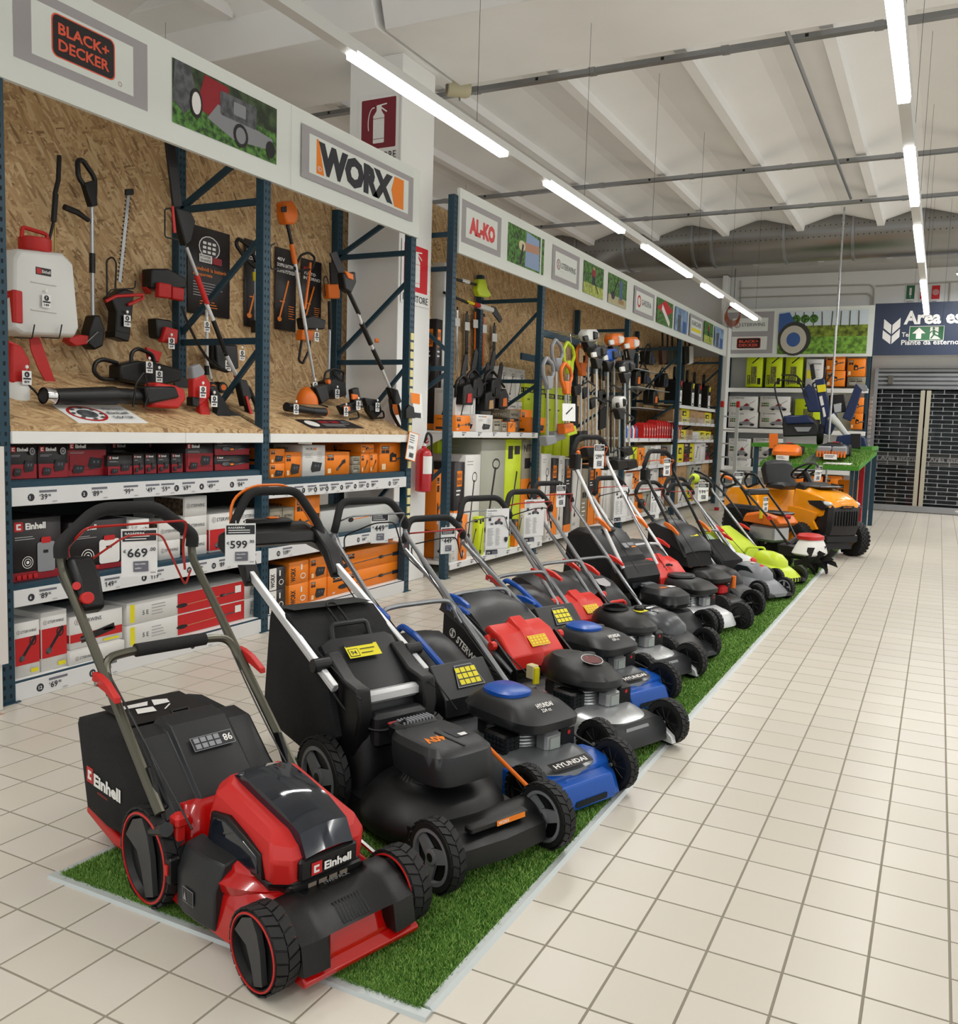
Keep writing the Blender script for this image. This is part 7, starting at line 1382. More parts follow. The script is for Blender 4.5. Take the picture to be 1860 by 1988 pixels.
for y in(-.20,-.17,.17,.20): e=.02 if abs(y)>.18 else 0; R.append([(-.36,y,.685-e),(-.28,y,.725-e),(-.12,y,.71-e),(.10,y,.54-e),(.11,y,.48),(-.2,y,.62)][::-1])
b.loft(R,GREY); b.box((-.14,-.07,.70),(-.09,.07,.725),BLACK,c=.01); F=b.face((.02,.05,.62),(0,-1,0),(.79,0,-.61)); F.d=.006; F.r(0,0,.05,.05,LGREY); F.r(-.08,.0,.07,.03,LGREY); F.r(-.08,.04,.05,.012,PORA); part(m8,'bag_lid',b,bevel=.006)
b=MB(); F=b.face((-.27,-.214,.435),(1,0,-.43),(.3,0,1)); F.t(0,.0,.075,'WORX',PWHT,bold=3,w=.26); F.poly([(.265,0),(.25,.037),(.265,.075),(.32,.075),(.32,0)],PWHT); part(m8,'bag_lettering',b)
handle(m8,dict(mount=(.22,.47),grip=(-.36,1.40),up=(-.34,1.25),top=(-.35,1.43),hw=.20,gw=.13,sh=.07,tm=SIL2,bail=m_('orange_rod','d8622a',.4),bo=.07,lever=ORANGE,fold=.42,r=.0135))
b=MB(); b.box((-.36,-.225,1.17),(-.27,-.165,1.31),BLACK,c=.015); part(m8,'switch_box',b); b=MB(); b.box((-.30,-.21,1.29),(-.27,-.18,1.325),ORANGE,c=.008); part(m8,'switch_button',b)
SIGN('white 299,00 price sign hanging from the orange bail of the tall eighth mower',WOR(m8,(-.27,.03,1.375)),'p',('299','.00'),w=.12,h=.19,rz=m8.rotation_euler.z)
# M9 silver deck petrol
def petrol(label,ox,oy,deg,wb,deckm,x0,zt,red,cowl=BLACK,capm=None,front=None,whr=.10,name='lawn_mower'):
    mo=MW(label,ox,oy,deg,name); deck(mo,deckm,(-.1,wb+.05),.215,(.05,.09,.14,.17)); engine(mo,wb*.52,.16,capm,cowl,None,grille=SIL2,k=.95)
    wheels4(mo,wb,.235,whr,.12,.045,'solid'); hardbag(mo,x0,x0+.44,zt,.19,red=red,text=None,lab=False)
    return mo
m9=petrol('petrol mower with plain silver deck and big round starter, ninth in the row',-2.0,6.99,-22,.70,SIL2,-.28,.60,MRED2)
b=MB(); b.lathe([(.10,0),(.11,.015),(.10,.03),(.04,.035)],(.30,0,.36),(0,0,1),BLACK,28); b.tube(rnd([(.20,-.05,.36),(.16,-.06,.42),(.17,.0,.45),(.2,.02,.44)],.02),.009,BLACK,6); part(m9,'round_starter',b)
handle(m9,dict(mount=(.12,.35),grip=(-.48,1.07),up=(-.47,.94),top=(-.49,1.09),hw=.21,gw=.14,sh=.09,tm=SIL2,bail=m_('red_rod','a5221c',.35),bo=.08,bail2=BLACK,cross=.35,lever=MRED2,fold=.4,r=.013))
SIGN('white information sheet with a red mower picture, hanging from the ninth mower',WOR(m9,(-.39,.06,1.03)),'i',w=.19,h=.26,rz=m9.rotation_euler.z+.1)
m10=petrol('black petrol mower with orange carry handle and black handle tubes, tenth in the row',-2.0,7.58,-22,.68,BLACK,-.12,.74,None,whr=.105)
b=MB(); b.tube(rnd([(.27,-.08,.36),(.25,-.08,.47),(.25,.07,.47),(.27,.07,.36)],.03),.017,ORANGE,8); part(m10,'orange_carry_handle',b)
b=MB(); b.box((.46,-.05,.17),(.56,.06,.25),PRED,c=.02); part(m10,'red_tank_corner',b); b=MB(); b.cyl((.56,.12,.22),(.56,.12,.32),.02,ORANGE,10); part(m10,'primer_knob',b)
b=MB(); F=b.face((.16,.06,.62),(0,-1,0),(.9,0,-.42)); F.d=.03; F.r(-.02,0,.11,.06,PYEL); part(m10,'yellow_label',b)
b=MB(); F=b.face((-.02,.12,.70),(0,-1,0),(.95,0,-.3)); F.d=.025; F.e(0,0,.025,.025,ORANGE); part(m10,'orange_badge',b)
BT=m_('black_tube','151516',.35,metal=.3)
handle(m10,dict(mount=(.30,.46),grip=(-.19,1.29),up=(-.18,1.16),top=(-.19,1.32),hw=.205,gw=.12,sh=.07,tm=BT,bail=m_('orange_rod','d8622a',.4),bo=.06,fold=.35,lever=ORANGE,r=.0125))
b=MB(); b.box((-.20,-.225,1.06),(-.12,-.165,1.18),BLACK,c=.015); part(m10,'switch_box',b)
SIGN('small white 259,00 price sign hanging from the tenth mower',WOR(m10,(-.115,.04,1.26)),'p',('259','.00'),w=.095,h=.15,rz=m10.rotation_euler.z+.05)
# M10b second handle with round black/orange switch, electric mower between
m10b=battery_small('dark electric mower with yellow bag label, just before the grey star wheel mower',-1.90,8.15,-24,GREY,BLACK,BLACK,.50)
wheels4(m10b,.50,.2,.08,.09,.04,'solid'); hardbag(m10b,-.38,.02,.50,.19,red=None,text=None)
b=MB(); F=b.face((-.10,.04,.42),(0,-1,0),(.9,0,-.42)); F.d=.03; F.r(-.02,0,.09,.05,PYEL); F.r(-.10,.0,.05,.05,PRED); part(m10b,'lid_labels',b)
handle(m10b,dict(mount=(.04,.26),grip=(-.62,.99),up=(-.60,.88),top=(-.62,1.0),hw=.20,gw=.12,sh=.06,tm=BT,bail=m_('red_rod','a5221c',.35),bo=.06,cross=.3,fold=.4,lever=MRED2,r=.0125,cm=SIL2))
b=MB(); b.lathe([(.045,0),(.05,.02),(.045,.05)],(-.60,-.15,.80),(1,.6,0),BLACK,16); b.cyl((-.55,-.13,.80),(-.54,-.125,.80),.015,MRED2,10); part(m10b,'round_switch',b)
SIGN('white information sheet with small mower picture hanging on the dark electric mower',WOR(m10b,(-.54,.02,.92)),'i',w=.14,h=.22,rz=m10b.rotation_euler.z)
# M11 grey electric mower with star wheels
m11=battery_small('grey electric mower with five spoke grey wheels and a red knob',-1.667,8.563,-27,m_('body_grey','7b7e82',.4),BLACK,m_('body_grey','7b7e82',.4),.46)
wheels4(m11,.46,.19,.095,.11,.045,'star',LGREY); b=MB(); b.prism([(.10,.235),(.16,.29),(.26,.285),(.33,.235),(.2,.20)],'y',-.118,-.108,INK2); part(m11,'side_vent',b)
b=MB(); b.lathe([(.03,0),(.034,.015),(.015,.03)],(.33,.0,.27),(1,0,.6),MRED2,14); part(m11,'red_knob',b)
b=MB(); F=b.face((.27,-.05,.30),(0,1,0),(-.9,0,.2)); F.d=.012; F.r(0,0,.05,.03,PWHT); F.t(.005,.008,.014,'STER',PRED); part(m11,'brand_label',b)
fabric_bag(m11,[(-.42,.44),(-.30,.46),(.0,.30),(.02,.18),(-.34,.18)],.17)
handle(m11,dict(mount=(.02,.20),grip=(-.70,.95),up=(-.68,.85),top=(-.70,.97),hw=.19,gw=.12,sh=.06,tm=GT,bail=m_('red_rod','a5221c',.35),cross=.5,fold=.45,lever=MRED2,r=.012))
m11b=battery_small('pale grey electric mower with white top and red knob, behind the grey star wheel mower',-1.90,9.12,-27,m_('body_pale','a2a6a8',.4),BLACK,m_('body_white','c9cacb',.4),.44)
wheels4(m11b,.44,.19,.09,.10,.04,'solid'); b=MB(); b.lathe([(.035,0),(.036,.02),(.015,.035)],(.38,.03,.25),(1,0,.5),MRED2,14); part(m11b,'red_knob',b)
fabric_bag(m11b,[(-.40,.42),(-.28,.44),(.0,.30),(.02,.18),(-.32,.18)],.17,m_('bag_green_white','9fb79a',.7))
handle(m11b,dict(mount=(.02,.20),grip=(-.64,.98),up=(-.62,.88),top=(-.64,1.0),hw=.19,gw=.12,sh=.06,tm=GT,fold=.45,lever=MRED2,r=.012))
m12=battery_small('lime green electric mower with lime fabric bag, last mower before the tiller',-1.67,9.5,-27,LIME,BLACK,LIME,.46)
wheels4(m12,.46,.19,.09,.105,.045,'solid'); fabric_bag(m12,[(-.60,.42),(-.42,.50),(-.05,.32),(.0,.2),(-.40,.17),(-.62,.28)],.19,m_('bag_lime','b9cc2e',.65,var=.12))
b=MB(); b.tube(rnd([(-.02,-.07,.26),(.02,-.07,.33),(.12,.07,.33),(.14,.07,.26)],.03),.012,LIME,8); part(m12,'carry_handle',b)
b=MB()
for i in range(6): b.box((.545,-.13+i*.045,.045),(.562,-.105+i*.045,.085),INK2)
part(m12,'front_slots',b,kind='stuff')
handle(m12,dict(mount=(.02,.22),grip=(-.73,.98),up=(-.70,.86),top=(-.74,1.0),hw=.19,gw=.11,sh=.06,tm=GT,fold=.45,lever=MRED2,gm=BLACK,r=.012))
b=MB(); b.lathe([(.04,0),(.055,.03),(.05,.07),(.02,.085)],(-.76,-.08,.99),(0,1,0),LIME,16); part(m12,'lime_switch_grip',b)
SIGN('white sheet with a black header hanging from the lime mower handle',WOR(m12,(-.66,.0,.95)),'p',('199','.00'),w=.13,h=.2,rz=m12.rotation_euler.z-.3)
# ============================================================ FAR END OF THE STORE
def PY(Y,pts):
    o=[]
    for p in pts: v=at(p[0],p[1],y=Y); o.append((v.x,v.z))
    return o
def slY(root,nm,Y,pts,t,m,bevel=.008):
    b=TB(root); b.prism(PY(Y,pts),'y',Y-t/2,Y+t/2,m); return b.build(nm,root,bevel=bevel)
def rodY(root,nm,Y,pts,r,m,n=8,smooth=0):
    b=TB(root); P=[at(p[0],p[1],y=Y) for p in pts]; b.tube(rnd(P,smooth) if smooth else P,r,m,n); return b.build(nm,root)
def CY_(label,g,px0,px1,pyt,pyb,st,Y=19.95,d=.4,**k):
    a=at(px0,pyb,y=Y); c=at(px1,pyt,y=Y); return carton(label,g,a.x+.003,Y,a.z,c.x-a.x-.006,c.z-a.z,d,st,rz=-PI/2,**k)
RC=thing('storage_rack','teal storage rack against the back wall under the wheel photo banner','rack',(0,0,0)); YR=19.9
xl,xr=-4.3,-1.36
for x in(xl,xr-.07):
    for y in(YR+.05,20.35):
        b=MB(); b.T=Matrix.Translation((x+.0,y,0))@Matrix.Rotation(-PI/2,4,'Z'); upright(b,0,0,.07,4.1 if x==xl else 3.2); b.build('upright',RC)
for z in(2.49,1.62,.80,.12):
    b=MB(); b.box((xl,YR+.0,z-.09),(xr,YR+.03,z),WHITE,c=.004); b.build('beam',RC); b=MB(); b.box((xl,YR+.03,z-.02),(xr,20.36,z-.001),TEAL); b.build('shelf_panel',RC)
for i,(a,c) in enumerate(((1447,1482),(1485,1520),(1523,1560))): CY_('lime yellow machine box on the top shelf of the back rack, %s from the left'%ordn[i],'boxes on the back rack',a,c,690,751,'R')
CY_('white STERWINS box standing between the lime and orange boxes on the top shelf','boxes on the back rack',1563,1600,697,751,'S',yel=1)
for i,(a,c,t_,b_) in enumerate(((1603,1642,720,750),(1603,1642,688,719),(1644,1682,695,731),(1644,1682,732,750))): CY_(['lower left orange','upper left orange','large right orange','grey bottom right'][i]+' mower box at the right end of the top shelf','boxes on the back rack',a,c,t_,b_,'W' if i<3 else 'N',kind='saw') if i<3 else CY_('grey mower box at the bottom right of the top shelf','boxes on the back rack',a,c,t_,b_,'N')
for i in range(2):
    for j in range(2): CY_('white mower box on the second shelf of the back rack, %s %s'%(['lower','upper'][j],['left','right'][i]),'white mower boxes',[1413,1474][i],[1472,1535][i],[801,770][j],[829,800][j],'S',kind='mower',ty=.85)
CY_('lime box behind the scarifier on the second shelf','boxes on the back rack',1541,1600,775,829,'R')
for j in range(2): CY_('orange mower box right of the snow thrower, %s'%['lower','upper'][j],'boxes on the back rack',1650,1680,[803,772][j],[833,802][j],'W',kind='saw')
for i in range(2):
    for j in range(2): CY_('white or sage mower box on the third shelf, %s %s'%(['lower','upper'][j],['left','right'][i]),'mower boxes on the third shelf',[1413,1460][i],[1458,1520][i],[890,852][j],[926,889][j],'S',kind='mower',ty=.87,Y=19.93)
for i,(a,c) in enumerate(((1530,1560),(1562,1598),(1600,1635))): CY_('orange carton behind the tractor seat, %s from the left'%ordn[i],'orange cartons behind the tractor',a,c,925,955,'W',Y=19.93,kind='charger')
def drawC(F):
    F.r(.10,.08,.98,.88,GR); F.r(.22,.55,.74,.28,m_('banner_white','dfe3de',.5)); logo_st(F,.26,.59,.64,.20); F.r(.22,.16,.74,.28,m_('banner_white','dfe3de',.5)); logo_bd(F,.33,.19,.5,.22); photo(F,1.18,.06,1.74,.88,'wheel')
banner('header_banner','white banner on the back rack with a large photo of a mower wheel in grass',(-4.37,19.9,3.14),(1,0,0),3.03,1.02,drawC)
def drawD(F):
    F.poly([(.18,.72),(.32,.60),(.32,.42),(.18,.54)],PWHT); F.poly([(.34,.60),(.48,.74),(.48,.56),(.34,.42)],PWHT); F.poly([(.17,.5),(.32,.38),(.32,.22),(.17,.34)],PWHT); F.poly([(.34,.38),(.48,.52),(.48,.36),(.34,.22)],PWHT)
    F.t(.54,.60,.27,'Area esterna',PWHT,bold=2,w=1.72); F.t(.52,.36,.09,'Ter',PWHT,bold=1,w=.17); F.t(.52,.20,.10,'Piante da esterno',PWHT,bold=1,w=1.02)
banner('direction_sign','dark blue sign reading Area esterna and Piante da esterno above the shutter',(-1.34,19.92,3.16),(1,0,0),3.3,1.03,drawD,mat=m_('sign_navy','343d52',.5))
# exit sign
p=at(1764,662,y=15); q=at(1834,632,y=15); t=thing('exit_sign','green hanging emergency exit sign with arrow and running figure before the blue sign','sign',(p.x,15,p.z)); w_,h_=q.x-p.x,q.z-p.z
b=MB(); EG=m_('exit_green','2e6b45',.4); b.box((0,0,0),(w_,.02,h_),PAPER); F=b.face((0,-.001,0),(1,0,0),(0,0,1)); F.r(.008,.008,w_-.016,h_-.016,EG); c=w_*.28
F.poly([(c-.035,.03),(c+.035,.03),(c+.035,h_*.5),(c+.09,h_*.5),(c,h_*.9),(c-.09,h_*.5),(c-.035,h_*.5)],PWHT); F.poly([(w_*.6,.02),(w_*.92,.02),(w_*.84,h_*.25),(w_*.84,h_*.92),(w_*.6,h_*.92)],PWHT)
c=w_*.72; F.e(c-.01,h_*.82,.016,.02,EG); F.line(c-.01,h_*.72,c+.0,h_*.4,.035,EG); F.line(c-.03,h_*.65,c-.06,h_*.5,.016,EG); F.line(c+.0,h_*.66,c+.06,h_*.52,.016,EG); F.line(c,h_*.42,c+.06,h_*.3,.02,EG); F.line(c,h_*.42,c-.04,h_*.15,.02,EG)
b.build('panel',t,smooth=0)
for x in(.03,w_-.03): b=MB(); b.cyl((x,.01,h_),(x,.01,5.0-p.z),.0015,INK,4); b.build('wire',t)
for i,(a,c,m,lb) in enumerate(((1757,1778,EG,'green emergency sign on the back wall'),(1784,1800,SGR,'red sign half hidden behind the lamp on the back wall'),(1806,1827,SGR,'red hose reel sign on the back wall'))):
    p=at(a,590,y=20.38);q=at(c,553,y=20.38); b=MB(); b.box((0,0,0),(q.x-p.x,.01,q.z-p.z),PAPER); F=b.face((0,-.001,0),(1,0,0),(0,0,1)); w_,h_=q.x-p.x,q.z-p.z; F.r(0.01,h_*.25,w_-.02,h_*.73,m); F.lines(.02,h_*.12,w_*.8,2,h_*.08,h_*.03,INK)
    if i==0: F.r(w_*.38,h_*.45,w_*.24,h_*.4,PWHT); F.r(w_*.46,h_*.33,w_*.08,h_*.08,PWHT)
    else:
        for r_ in(.34,.22,.1): F.ring(w_*.5,h_*.62,w_*r_,w_*r_,w_*.05,PWHT,14)
    o=b.build('safety_sign',smooth=0); o.location=(p.x,20.38,p.z); tag(o,lb,'sign')
for i,pts in enumerate((((1434,560),(1690,553),(1697,560),(1696,592)),((1434,578),(1685,570),(1693,576),(1692,592)),((1438,545),(1437,600)),((1700,556),(1860,547)),((1845,548),(1842,590)))):
    b=MB(); b.tube(rnd([at(a,c,y=20.37) for a,c in pts],.06),.014,m_('conduit','b9b5aa',.5),6); tag(b.build('wall_conduit'),['upper grey conduit with a bend on the back wall above the banner','lower grey conduit with a bend on the back wall above the banner','short vertical conduit in the left corner of the back wall','conduit running above the safety signs','short vertical conduit right of the safety signs'][i],'pipe')
c=at(1422,615,y=19.3); t=thing('hose_coil','coil of orange cable hanging in the corner above the back rack','cable coil',c)
for i in range(6): b=MB(); b.tube([(.16*math.cos(a)*(1-.03*i),.02*i,.2*math.sin(a)*(1-.02*i)+.02*i) for a in np.linspace(0,2*PI,18)],.008,m_('coil_orange','a8583a',.6),5); b.build('loop',t)
b=MB(); b.cyl((0,.05,.2),(0,.05,4.93-c.z),.006,INK,5); b.build('hanging_cord',t)
# corner post between racks
b=MB(); b.box((-4.42,19.95,0),(-4.33,20.35,4.9),WALL); tag(b.build('corner_pillar'),'narrow white pillar in the far left corner','pillar')
# ---- shutter
SH=thing('roller_shutter','galvanised roller grille closing the exit on the right of the back wall','shutter',(0,20.3,0)); x0,x1=-1.24,1.95
for i in range(5): b=MB(); z=2.5+i*.085; b.prism([(-.02,z),(-.045,z+.02),(-.045,z+.06),(-.02,z+.08)],'x',x0,x1,GALV); b.build('slat',SH)
b=MB(); b.box((x0-.04,-.06,0),(x0+.03,.02,2.93),GALV); b.build('guide_rail',SH)
xm=at(1790,860,y=20.3).x
for dx in(-.09,.02): b=MB(); b.box((xm+dx,-.03,.12),(xm+dx+.08,.02,2.48),m_('rail_beige','aaa492',.5)); b.build('centre_post',SH)
b=MB(); b.box((x0,-.04,.02),(x1,.01,.14),GALV); F=b.face((.35,-.041,.05),(1,0,0),(0,0,1)); F.e(.1,.03,.08,.022,m_('lock_plate','d0cdc6',.4)); b.build('bottom_rail',SH)
k=0; z=.2
lk=MB()
while z<2.45:
    for a,c in((x0,xm-.09),(xm+.1,x1)): b=MB(); b.cyl((a,0,z),(c,0,z),.008,GALV,6); b.build('grille_bar',SH)
    for x in np.arange(x0+.12+(k%2)*.19,x1,.38): lk.box((x-.008,-.01,z),(x+.008,.01,z+.085),GALV); lk.box((x-.022,-.011,z-.009),(x+.022,.011,z+.009),GALV)
    z+=.085; k+=1
lk.build('grille_links',SH,kind='stuff')
b=MB(); p=at(1729,735,y=20.2); b.box((p.x-.05,-.1,2.6),(p.x+.05,-.05,2.78),m_('motor_dark','55534c',.5),c=.008); b.build('lock_box',SH)
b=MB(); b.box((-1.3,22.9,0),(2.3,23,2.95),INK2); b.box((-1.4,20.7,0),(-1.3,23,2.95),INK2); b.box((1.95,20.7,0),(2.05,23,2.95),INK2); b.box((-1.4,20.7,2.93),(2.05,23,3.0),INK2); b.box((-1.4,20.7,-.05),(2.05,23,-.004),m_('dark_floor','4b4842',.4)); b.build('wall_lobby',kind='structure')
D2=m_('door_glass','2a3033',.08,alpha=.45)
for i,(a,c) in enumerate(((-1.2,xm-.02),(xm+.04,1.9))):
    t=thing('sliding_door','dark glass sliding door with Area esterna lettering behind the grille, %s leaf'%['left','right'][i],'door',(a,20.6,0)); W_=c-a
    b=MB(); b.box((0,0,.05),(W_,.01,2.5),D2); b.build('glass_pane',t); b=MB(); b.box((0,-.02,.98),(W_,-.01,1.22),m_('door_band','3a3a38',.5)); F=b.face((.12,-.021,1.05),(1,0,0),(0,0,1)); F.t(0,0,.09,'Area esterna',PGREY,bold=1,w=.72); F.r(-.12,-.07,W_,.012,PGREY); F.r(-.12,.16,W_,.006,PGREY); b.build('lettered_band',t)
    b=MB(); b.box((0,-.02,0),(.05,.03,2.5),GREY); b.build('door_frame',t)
LOB=(((-1.0,.0,.25,.5),CARD),((-.6,.0,.35,.8),PDRD),((-.1,0,.3,.6),PHG),((.5,0,.3,1.5),PGRN),((1.0,0,.35,1.1),PDRD),((-1.0,1.3,.3,.5),PGREY),((-.5,1.5,.4,.25),PGREY))
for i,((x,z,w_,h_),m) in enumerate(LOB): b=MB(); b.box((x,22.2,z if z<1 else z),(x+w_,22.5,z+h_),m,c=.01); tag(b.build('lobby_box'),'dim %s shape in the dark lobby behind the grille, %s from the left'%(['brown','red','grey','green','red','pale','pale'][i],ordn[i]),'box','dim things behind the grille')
# ---- green display platform
PL=thing('display_platform','turf covered display table behind the tractor with two robot mowers','display table',(-1.7,14.2,0))
b=TB(PL); z0,z1=1.08,1.30; xa,xb=-2.38,-1.0
b.add([(xa,13.9,z0),(xb,13.9,z0),(xb+.16,14.95,z1),(xa+.2,14.95,z1),(xa,13.9,z0-.06),(xb,13.9,z0-.06),(xb+.16,14.95,z1-.06),(xa+.2,14.95,z1-.06)],[(0,1,2,3),(7,6,5,4),(0,4,5,1),(1,5,6,2),(2,6,7,3),(3,7,4,0)],TURF,True); b.build('turf_top',PL)
me=blades(0,1,0,1,0,16000,.022,5,wd=.004); co=np.zeros(48000*3//3*3); 
n=len(me.vertices); co=np.zeros(n*3); me.vertices.foreach_get('co',co); co=co.reshape(-1,3); X_=xa+co[:,0]*(xb-xa)+co[:,1]*.16; Y_=13.9+co[:,1]*1.05; Z_=z0+co[:,1]*(z1-z0)+co[:,2]
tri=co.reshape(-1,3,3); ctr=tri[:,0:1,:]; d=tri-ctr; base=np.stack([xa+ctr[...,0]*(xb-xa)+ctr[...,1]*.16,13.9+ctr[...,1]*1.05,z0+ctr[...,1]*(z1-z0)],-1); co=(base+d).reshape(-1,3)-np.array([-1.7,14.2,0]); me.vertices.foreach_set('co',co.ravel()); me.update(); o=bpy.data.objects.new('turf_blades',me); COL.objects.link(o); o.parent=PL; o['kind']='stuff'
for x in(xa+.1,xb-.12):
    for y in(14.0,14.8): b=TB(PL); b.box((x,y,0),(x+.05,y+.05,1.05 if y<14.5 else 1.2),TEAL); b.build('leg',PL)
b=TB(PL); p=[(-1.86,14.35,1.19),(-1.70,14.35,1.19),(-1.66,14.85,1.295),(-1.80,14.85,1.295)]; b.add([(-1.80,13.98,1.112),(-1.62,13.98,1.112),(-1.52,14.6,1.24),(-1.70,14.6,1.24)],[(0,1,2,3)],PHG,True); b.build('printed_strip',PL); b=TB(PL); b.add([(-1.5,13.93,1.10),(-1.12,13.93,1.10),(-1.10,14.05,1.125),(-1.46,14.05,1.125)],[(0,1,2,3)],PAPER,True); b.build('white_leaflet',PL)
# platform behind for the machines
P2_=thing('display_platform','higher turf topped steel platform carrying the blue snow thrower','display table',(-1.7,15.8,0)); b=TB(P2_); b.box((-2.75,15.1,1.30),(-.92,16.7,1.36),TURF); b.build('turf_top',P2_)
for x in(-2.7,-1.0):
    for y in(15.15,16.6): b=TB(P2_); b.box((x,y,0),(x+.07,y+.07,1.3),TEAL); b.build('leg',P2_)
def robot(lab,Y,px0,px1,pyb,pyt,m,blk):
    a=at(px0,pyb,y=Y);c=at(px1,pyt,y=Y); cx_=(a.x+c.x)/2; w_=(c.x-a.x)/2; h=c.z-a.z; t=thing('robot_mower',lab,'robot mower',(cx_,Y+.1,a.z)); b=MB(); b.loft([sup(0,0,w_*.9,.27,2.8,.02,28),sup(0,0,w_*1.05,.32,2.8,.045,28),sup(0,0,w_*1.05,.32,2.8,h*.33,28),sup(0,.05,w_*.95,.27,2.5,h*.55,28),sup(0,.09,w_*.65,.18,2.4,h*.68,28)],blk if blk else m); b.build('shell',t,smooth=.8)
    for s in(-1,1): b=MB(); b.lathe([(.09,-.03),(.1,0),(.09,.03)],(s*w_*.95,.18,.09),(1,0,0),RUB,18); b.build('wheel',t)
    b=MB(); b.box((-w_*.5,-.05,h*.6),(w_*.5,.2,h*.74),BLACK,c=.012); b.box((-.02,-.03,h*.72),(w_*.3,.05,h*.78),PRED,c=.004); b.build('control_panel',t)
    if blk:
        for s in(-1,1):
            b=MB(); b.box((s*w_*.5-.1,-.32,.03),(s*w_*.5+.1,-.2,h*.55),LGREY,c=.02); b.build('front_guard',t)
            for i in range(5): b=MB(); b.box((s*w_*.5-.1+i*.042,-.33,.0),(s*w_*.5-.075+i*.042,-.3,.09),ORANGE); b.build('orange_tooth',t)
    b=MB(); b.box((-.09,-.43,-.03),(.09,-.41,.045),PAPER); F=b.face((-.09,-.431,-.03),(1,0,0),(0,0,1)); F.lines(.015,.05,.14,2,.02,.008,INK); b.build('price_stand',t)
    return t
robot('orange robot mower on the left of the green display table',14.25,1499,1555,888,851,ORANGE,None); robot('black and orange robot mower with phone on the right of the green display table',14.25,1588,1648,886,850,ORANGE,BLACK)
for i,(a,c,m) in enumerate(((1494,1510,ORANGE),(1652,1671,BLACK))):
    t=tool('display_box','%s upright box at the %s corner of the green table'%(['orange','black'][i],['left back','right back'][i]),'box',at(a,872,y=14.8)); slY(t,'box',14.8,[(a,842),(c,842),(c,872),(a,870)],.08,m,.004)
# snow thrower and scarifier
Y=15.7; t=tool('snow_thrower','dark blue snow thrower with tall discharge chute on the high platform','snow thrower',at(1630,865,y=Y))
slY(t,'chute',Y,[(1662,745),(1674,756),(1660,800),(1652,818),(1636,812),(1645,790)],.14,NAVY,.01); slY(t,'chute_flap',Y,[(1662,744),(1682,748),(1685,758),(1676,760)],.14,LGREY,.004); slY(t,'panel',Y-.1,[(1583,738),(1600,735),(1612,800),(1608,842),(1596,842),(1592,790)],.16,NAVY,.01)
b=TB(t); P=PY(Y-.19,[(1590,770),(1596,768),(1600,786),(1594,788)]); F=b.face((0,Y-.185,0),(1,0,0),(0,0,1)); F.poly(P,PWHT); F.poly(PY(Y-.19,[(1596,792),(1600,790),(1604,808),(1599,810)]),PWHT); b.build('white_lettering',t)
slY(t,'engine',Y+.2,[(1610,768),(1640,766),(1645,800),(1612,802)],.25,PBLK,.015); slY(t,'engine_metal',Y+.05,[(1618,785),(1634,782),(1634,800),(1620,802)],.1,SILVER,.01); slY(t,'auger_housing',Y-.25,[(1622,868),(1628,846),(1664,842),(1680,850),(1684,868)],.4,NAVY,.012); slY(t,'gear_case',Y-.1,[(1606,805),(1622,800),(1628,815),(1612,845),(1600,842)],.2,NAVY,.015)
rodY(t,'chute_pipe',Y-.35,[(1612,808),(1628,824),(1648,850)],[.07,.05,.04],m_('pipe_pale','c3c5c2',.4),12)
b=TB(t); c=at(1594,842,y=Y); b.lathe([(.13,-.05),(.17,-.04),(.17,.04),(.13,.05)],(c.x,c.y-.1,1.36+.17),(1,.15,0),RUB,22); b.build('wheel',t)
rodY(t,'handle',Y,[(1585,762),(1576,745),(1600,735),(1602,712)],.014,BLACK,6,.05); rodY(t,'handle',Y+.25,[(1600,770),(1604,742),(1618,722)],.014,BLACK,6); slY(t,'grip_cluster',Y,[(1572,708),(1580,706),(1584,734),(1576,738)],.06,BLACK,.01); slY(t,'yellow_label',Y-.2,[(1586,748),(1603,746),(1604,760),(1588,762)],.01,PYEL,0)
Y=15.5; t=tool('scarifier','dark blue and black scarifier with folded handle on the high platform','scarifier',at(1555,850,y=Y)); slY(t,'housing',Y,[(1522,812),(1535,806),(1575,808),(1592,826),(1590,846),(1524,848)],.4,GREY,.02); slY(t,'blue_cover',Y-.05,[(1524,808),(1570,806),(1584,822),(1530,824)],.42,NAVY,.02); slY(t,'clear_front',Y-.21,[(1542,829),(1576,829),(1570,838),(1548,838)],.02,LGREY,.002); slY(t,'navy_body',Y,[(1558,760),(1570,745),(1586,760),(1594,800),(1570,800)],.12,NAVY,.015)
rodY(t,'handle',Y-.15,[(1520,812),(1507,770),(1503,745),(1515,737),(1552,742),(1565,770)],.013,BLACK,6,.06); rodY(t,'cross_bar',Y-.15,[(1517,728),(1545,728),(1560,745)],.012,BLACK,6,.04)
minitag('price tag hanging from the snow thrower handle',1583,742,-1.95,'1','549')
b=MB(); p=at(1606,853,y=14.75); b.cyl((p.x,14.98,0),(p.x,14.98,4.99),.016,SILVER,8); tag(b.build('support_pole'),'thin silver pole rising from the green display table to the ceiling','pole')
# acrylic display with red edge right of tractor
t=thing('brochure_stand','clear and red upright display stand right of the tractor','display stand',(-1.28,16.2,0)); b=MB(); b.box((.12,0,0),(.20,.1,1.05),m_('stand_red','9c1522',.3),c=.008); b.build('red_post',t); b=MB(); b.box((-.02,-.1,0),(.12,.3,1.0),m_('clear_shelf','b9c0c2',.2),c=.004); b.build('clear_panel',t)
CY_('tall orange carton beside the tractor hood','orange cartons behind the tractor',1622,1665,934,1000,'W',Y=14.9,d=.3,kind='charger')
# ============================================================ RIDING TRACTOR
tr=thing('riding_mower','yellow orange riding mower with black seat and grille at the end of the turf','riding mower',(-2.09,12.72,0),math.radians(-42))
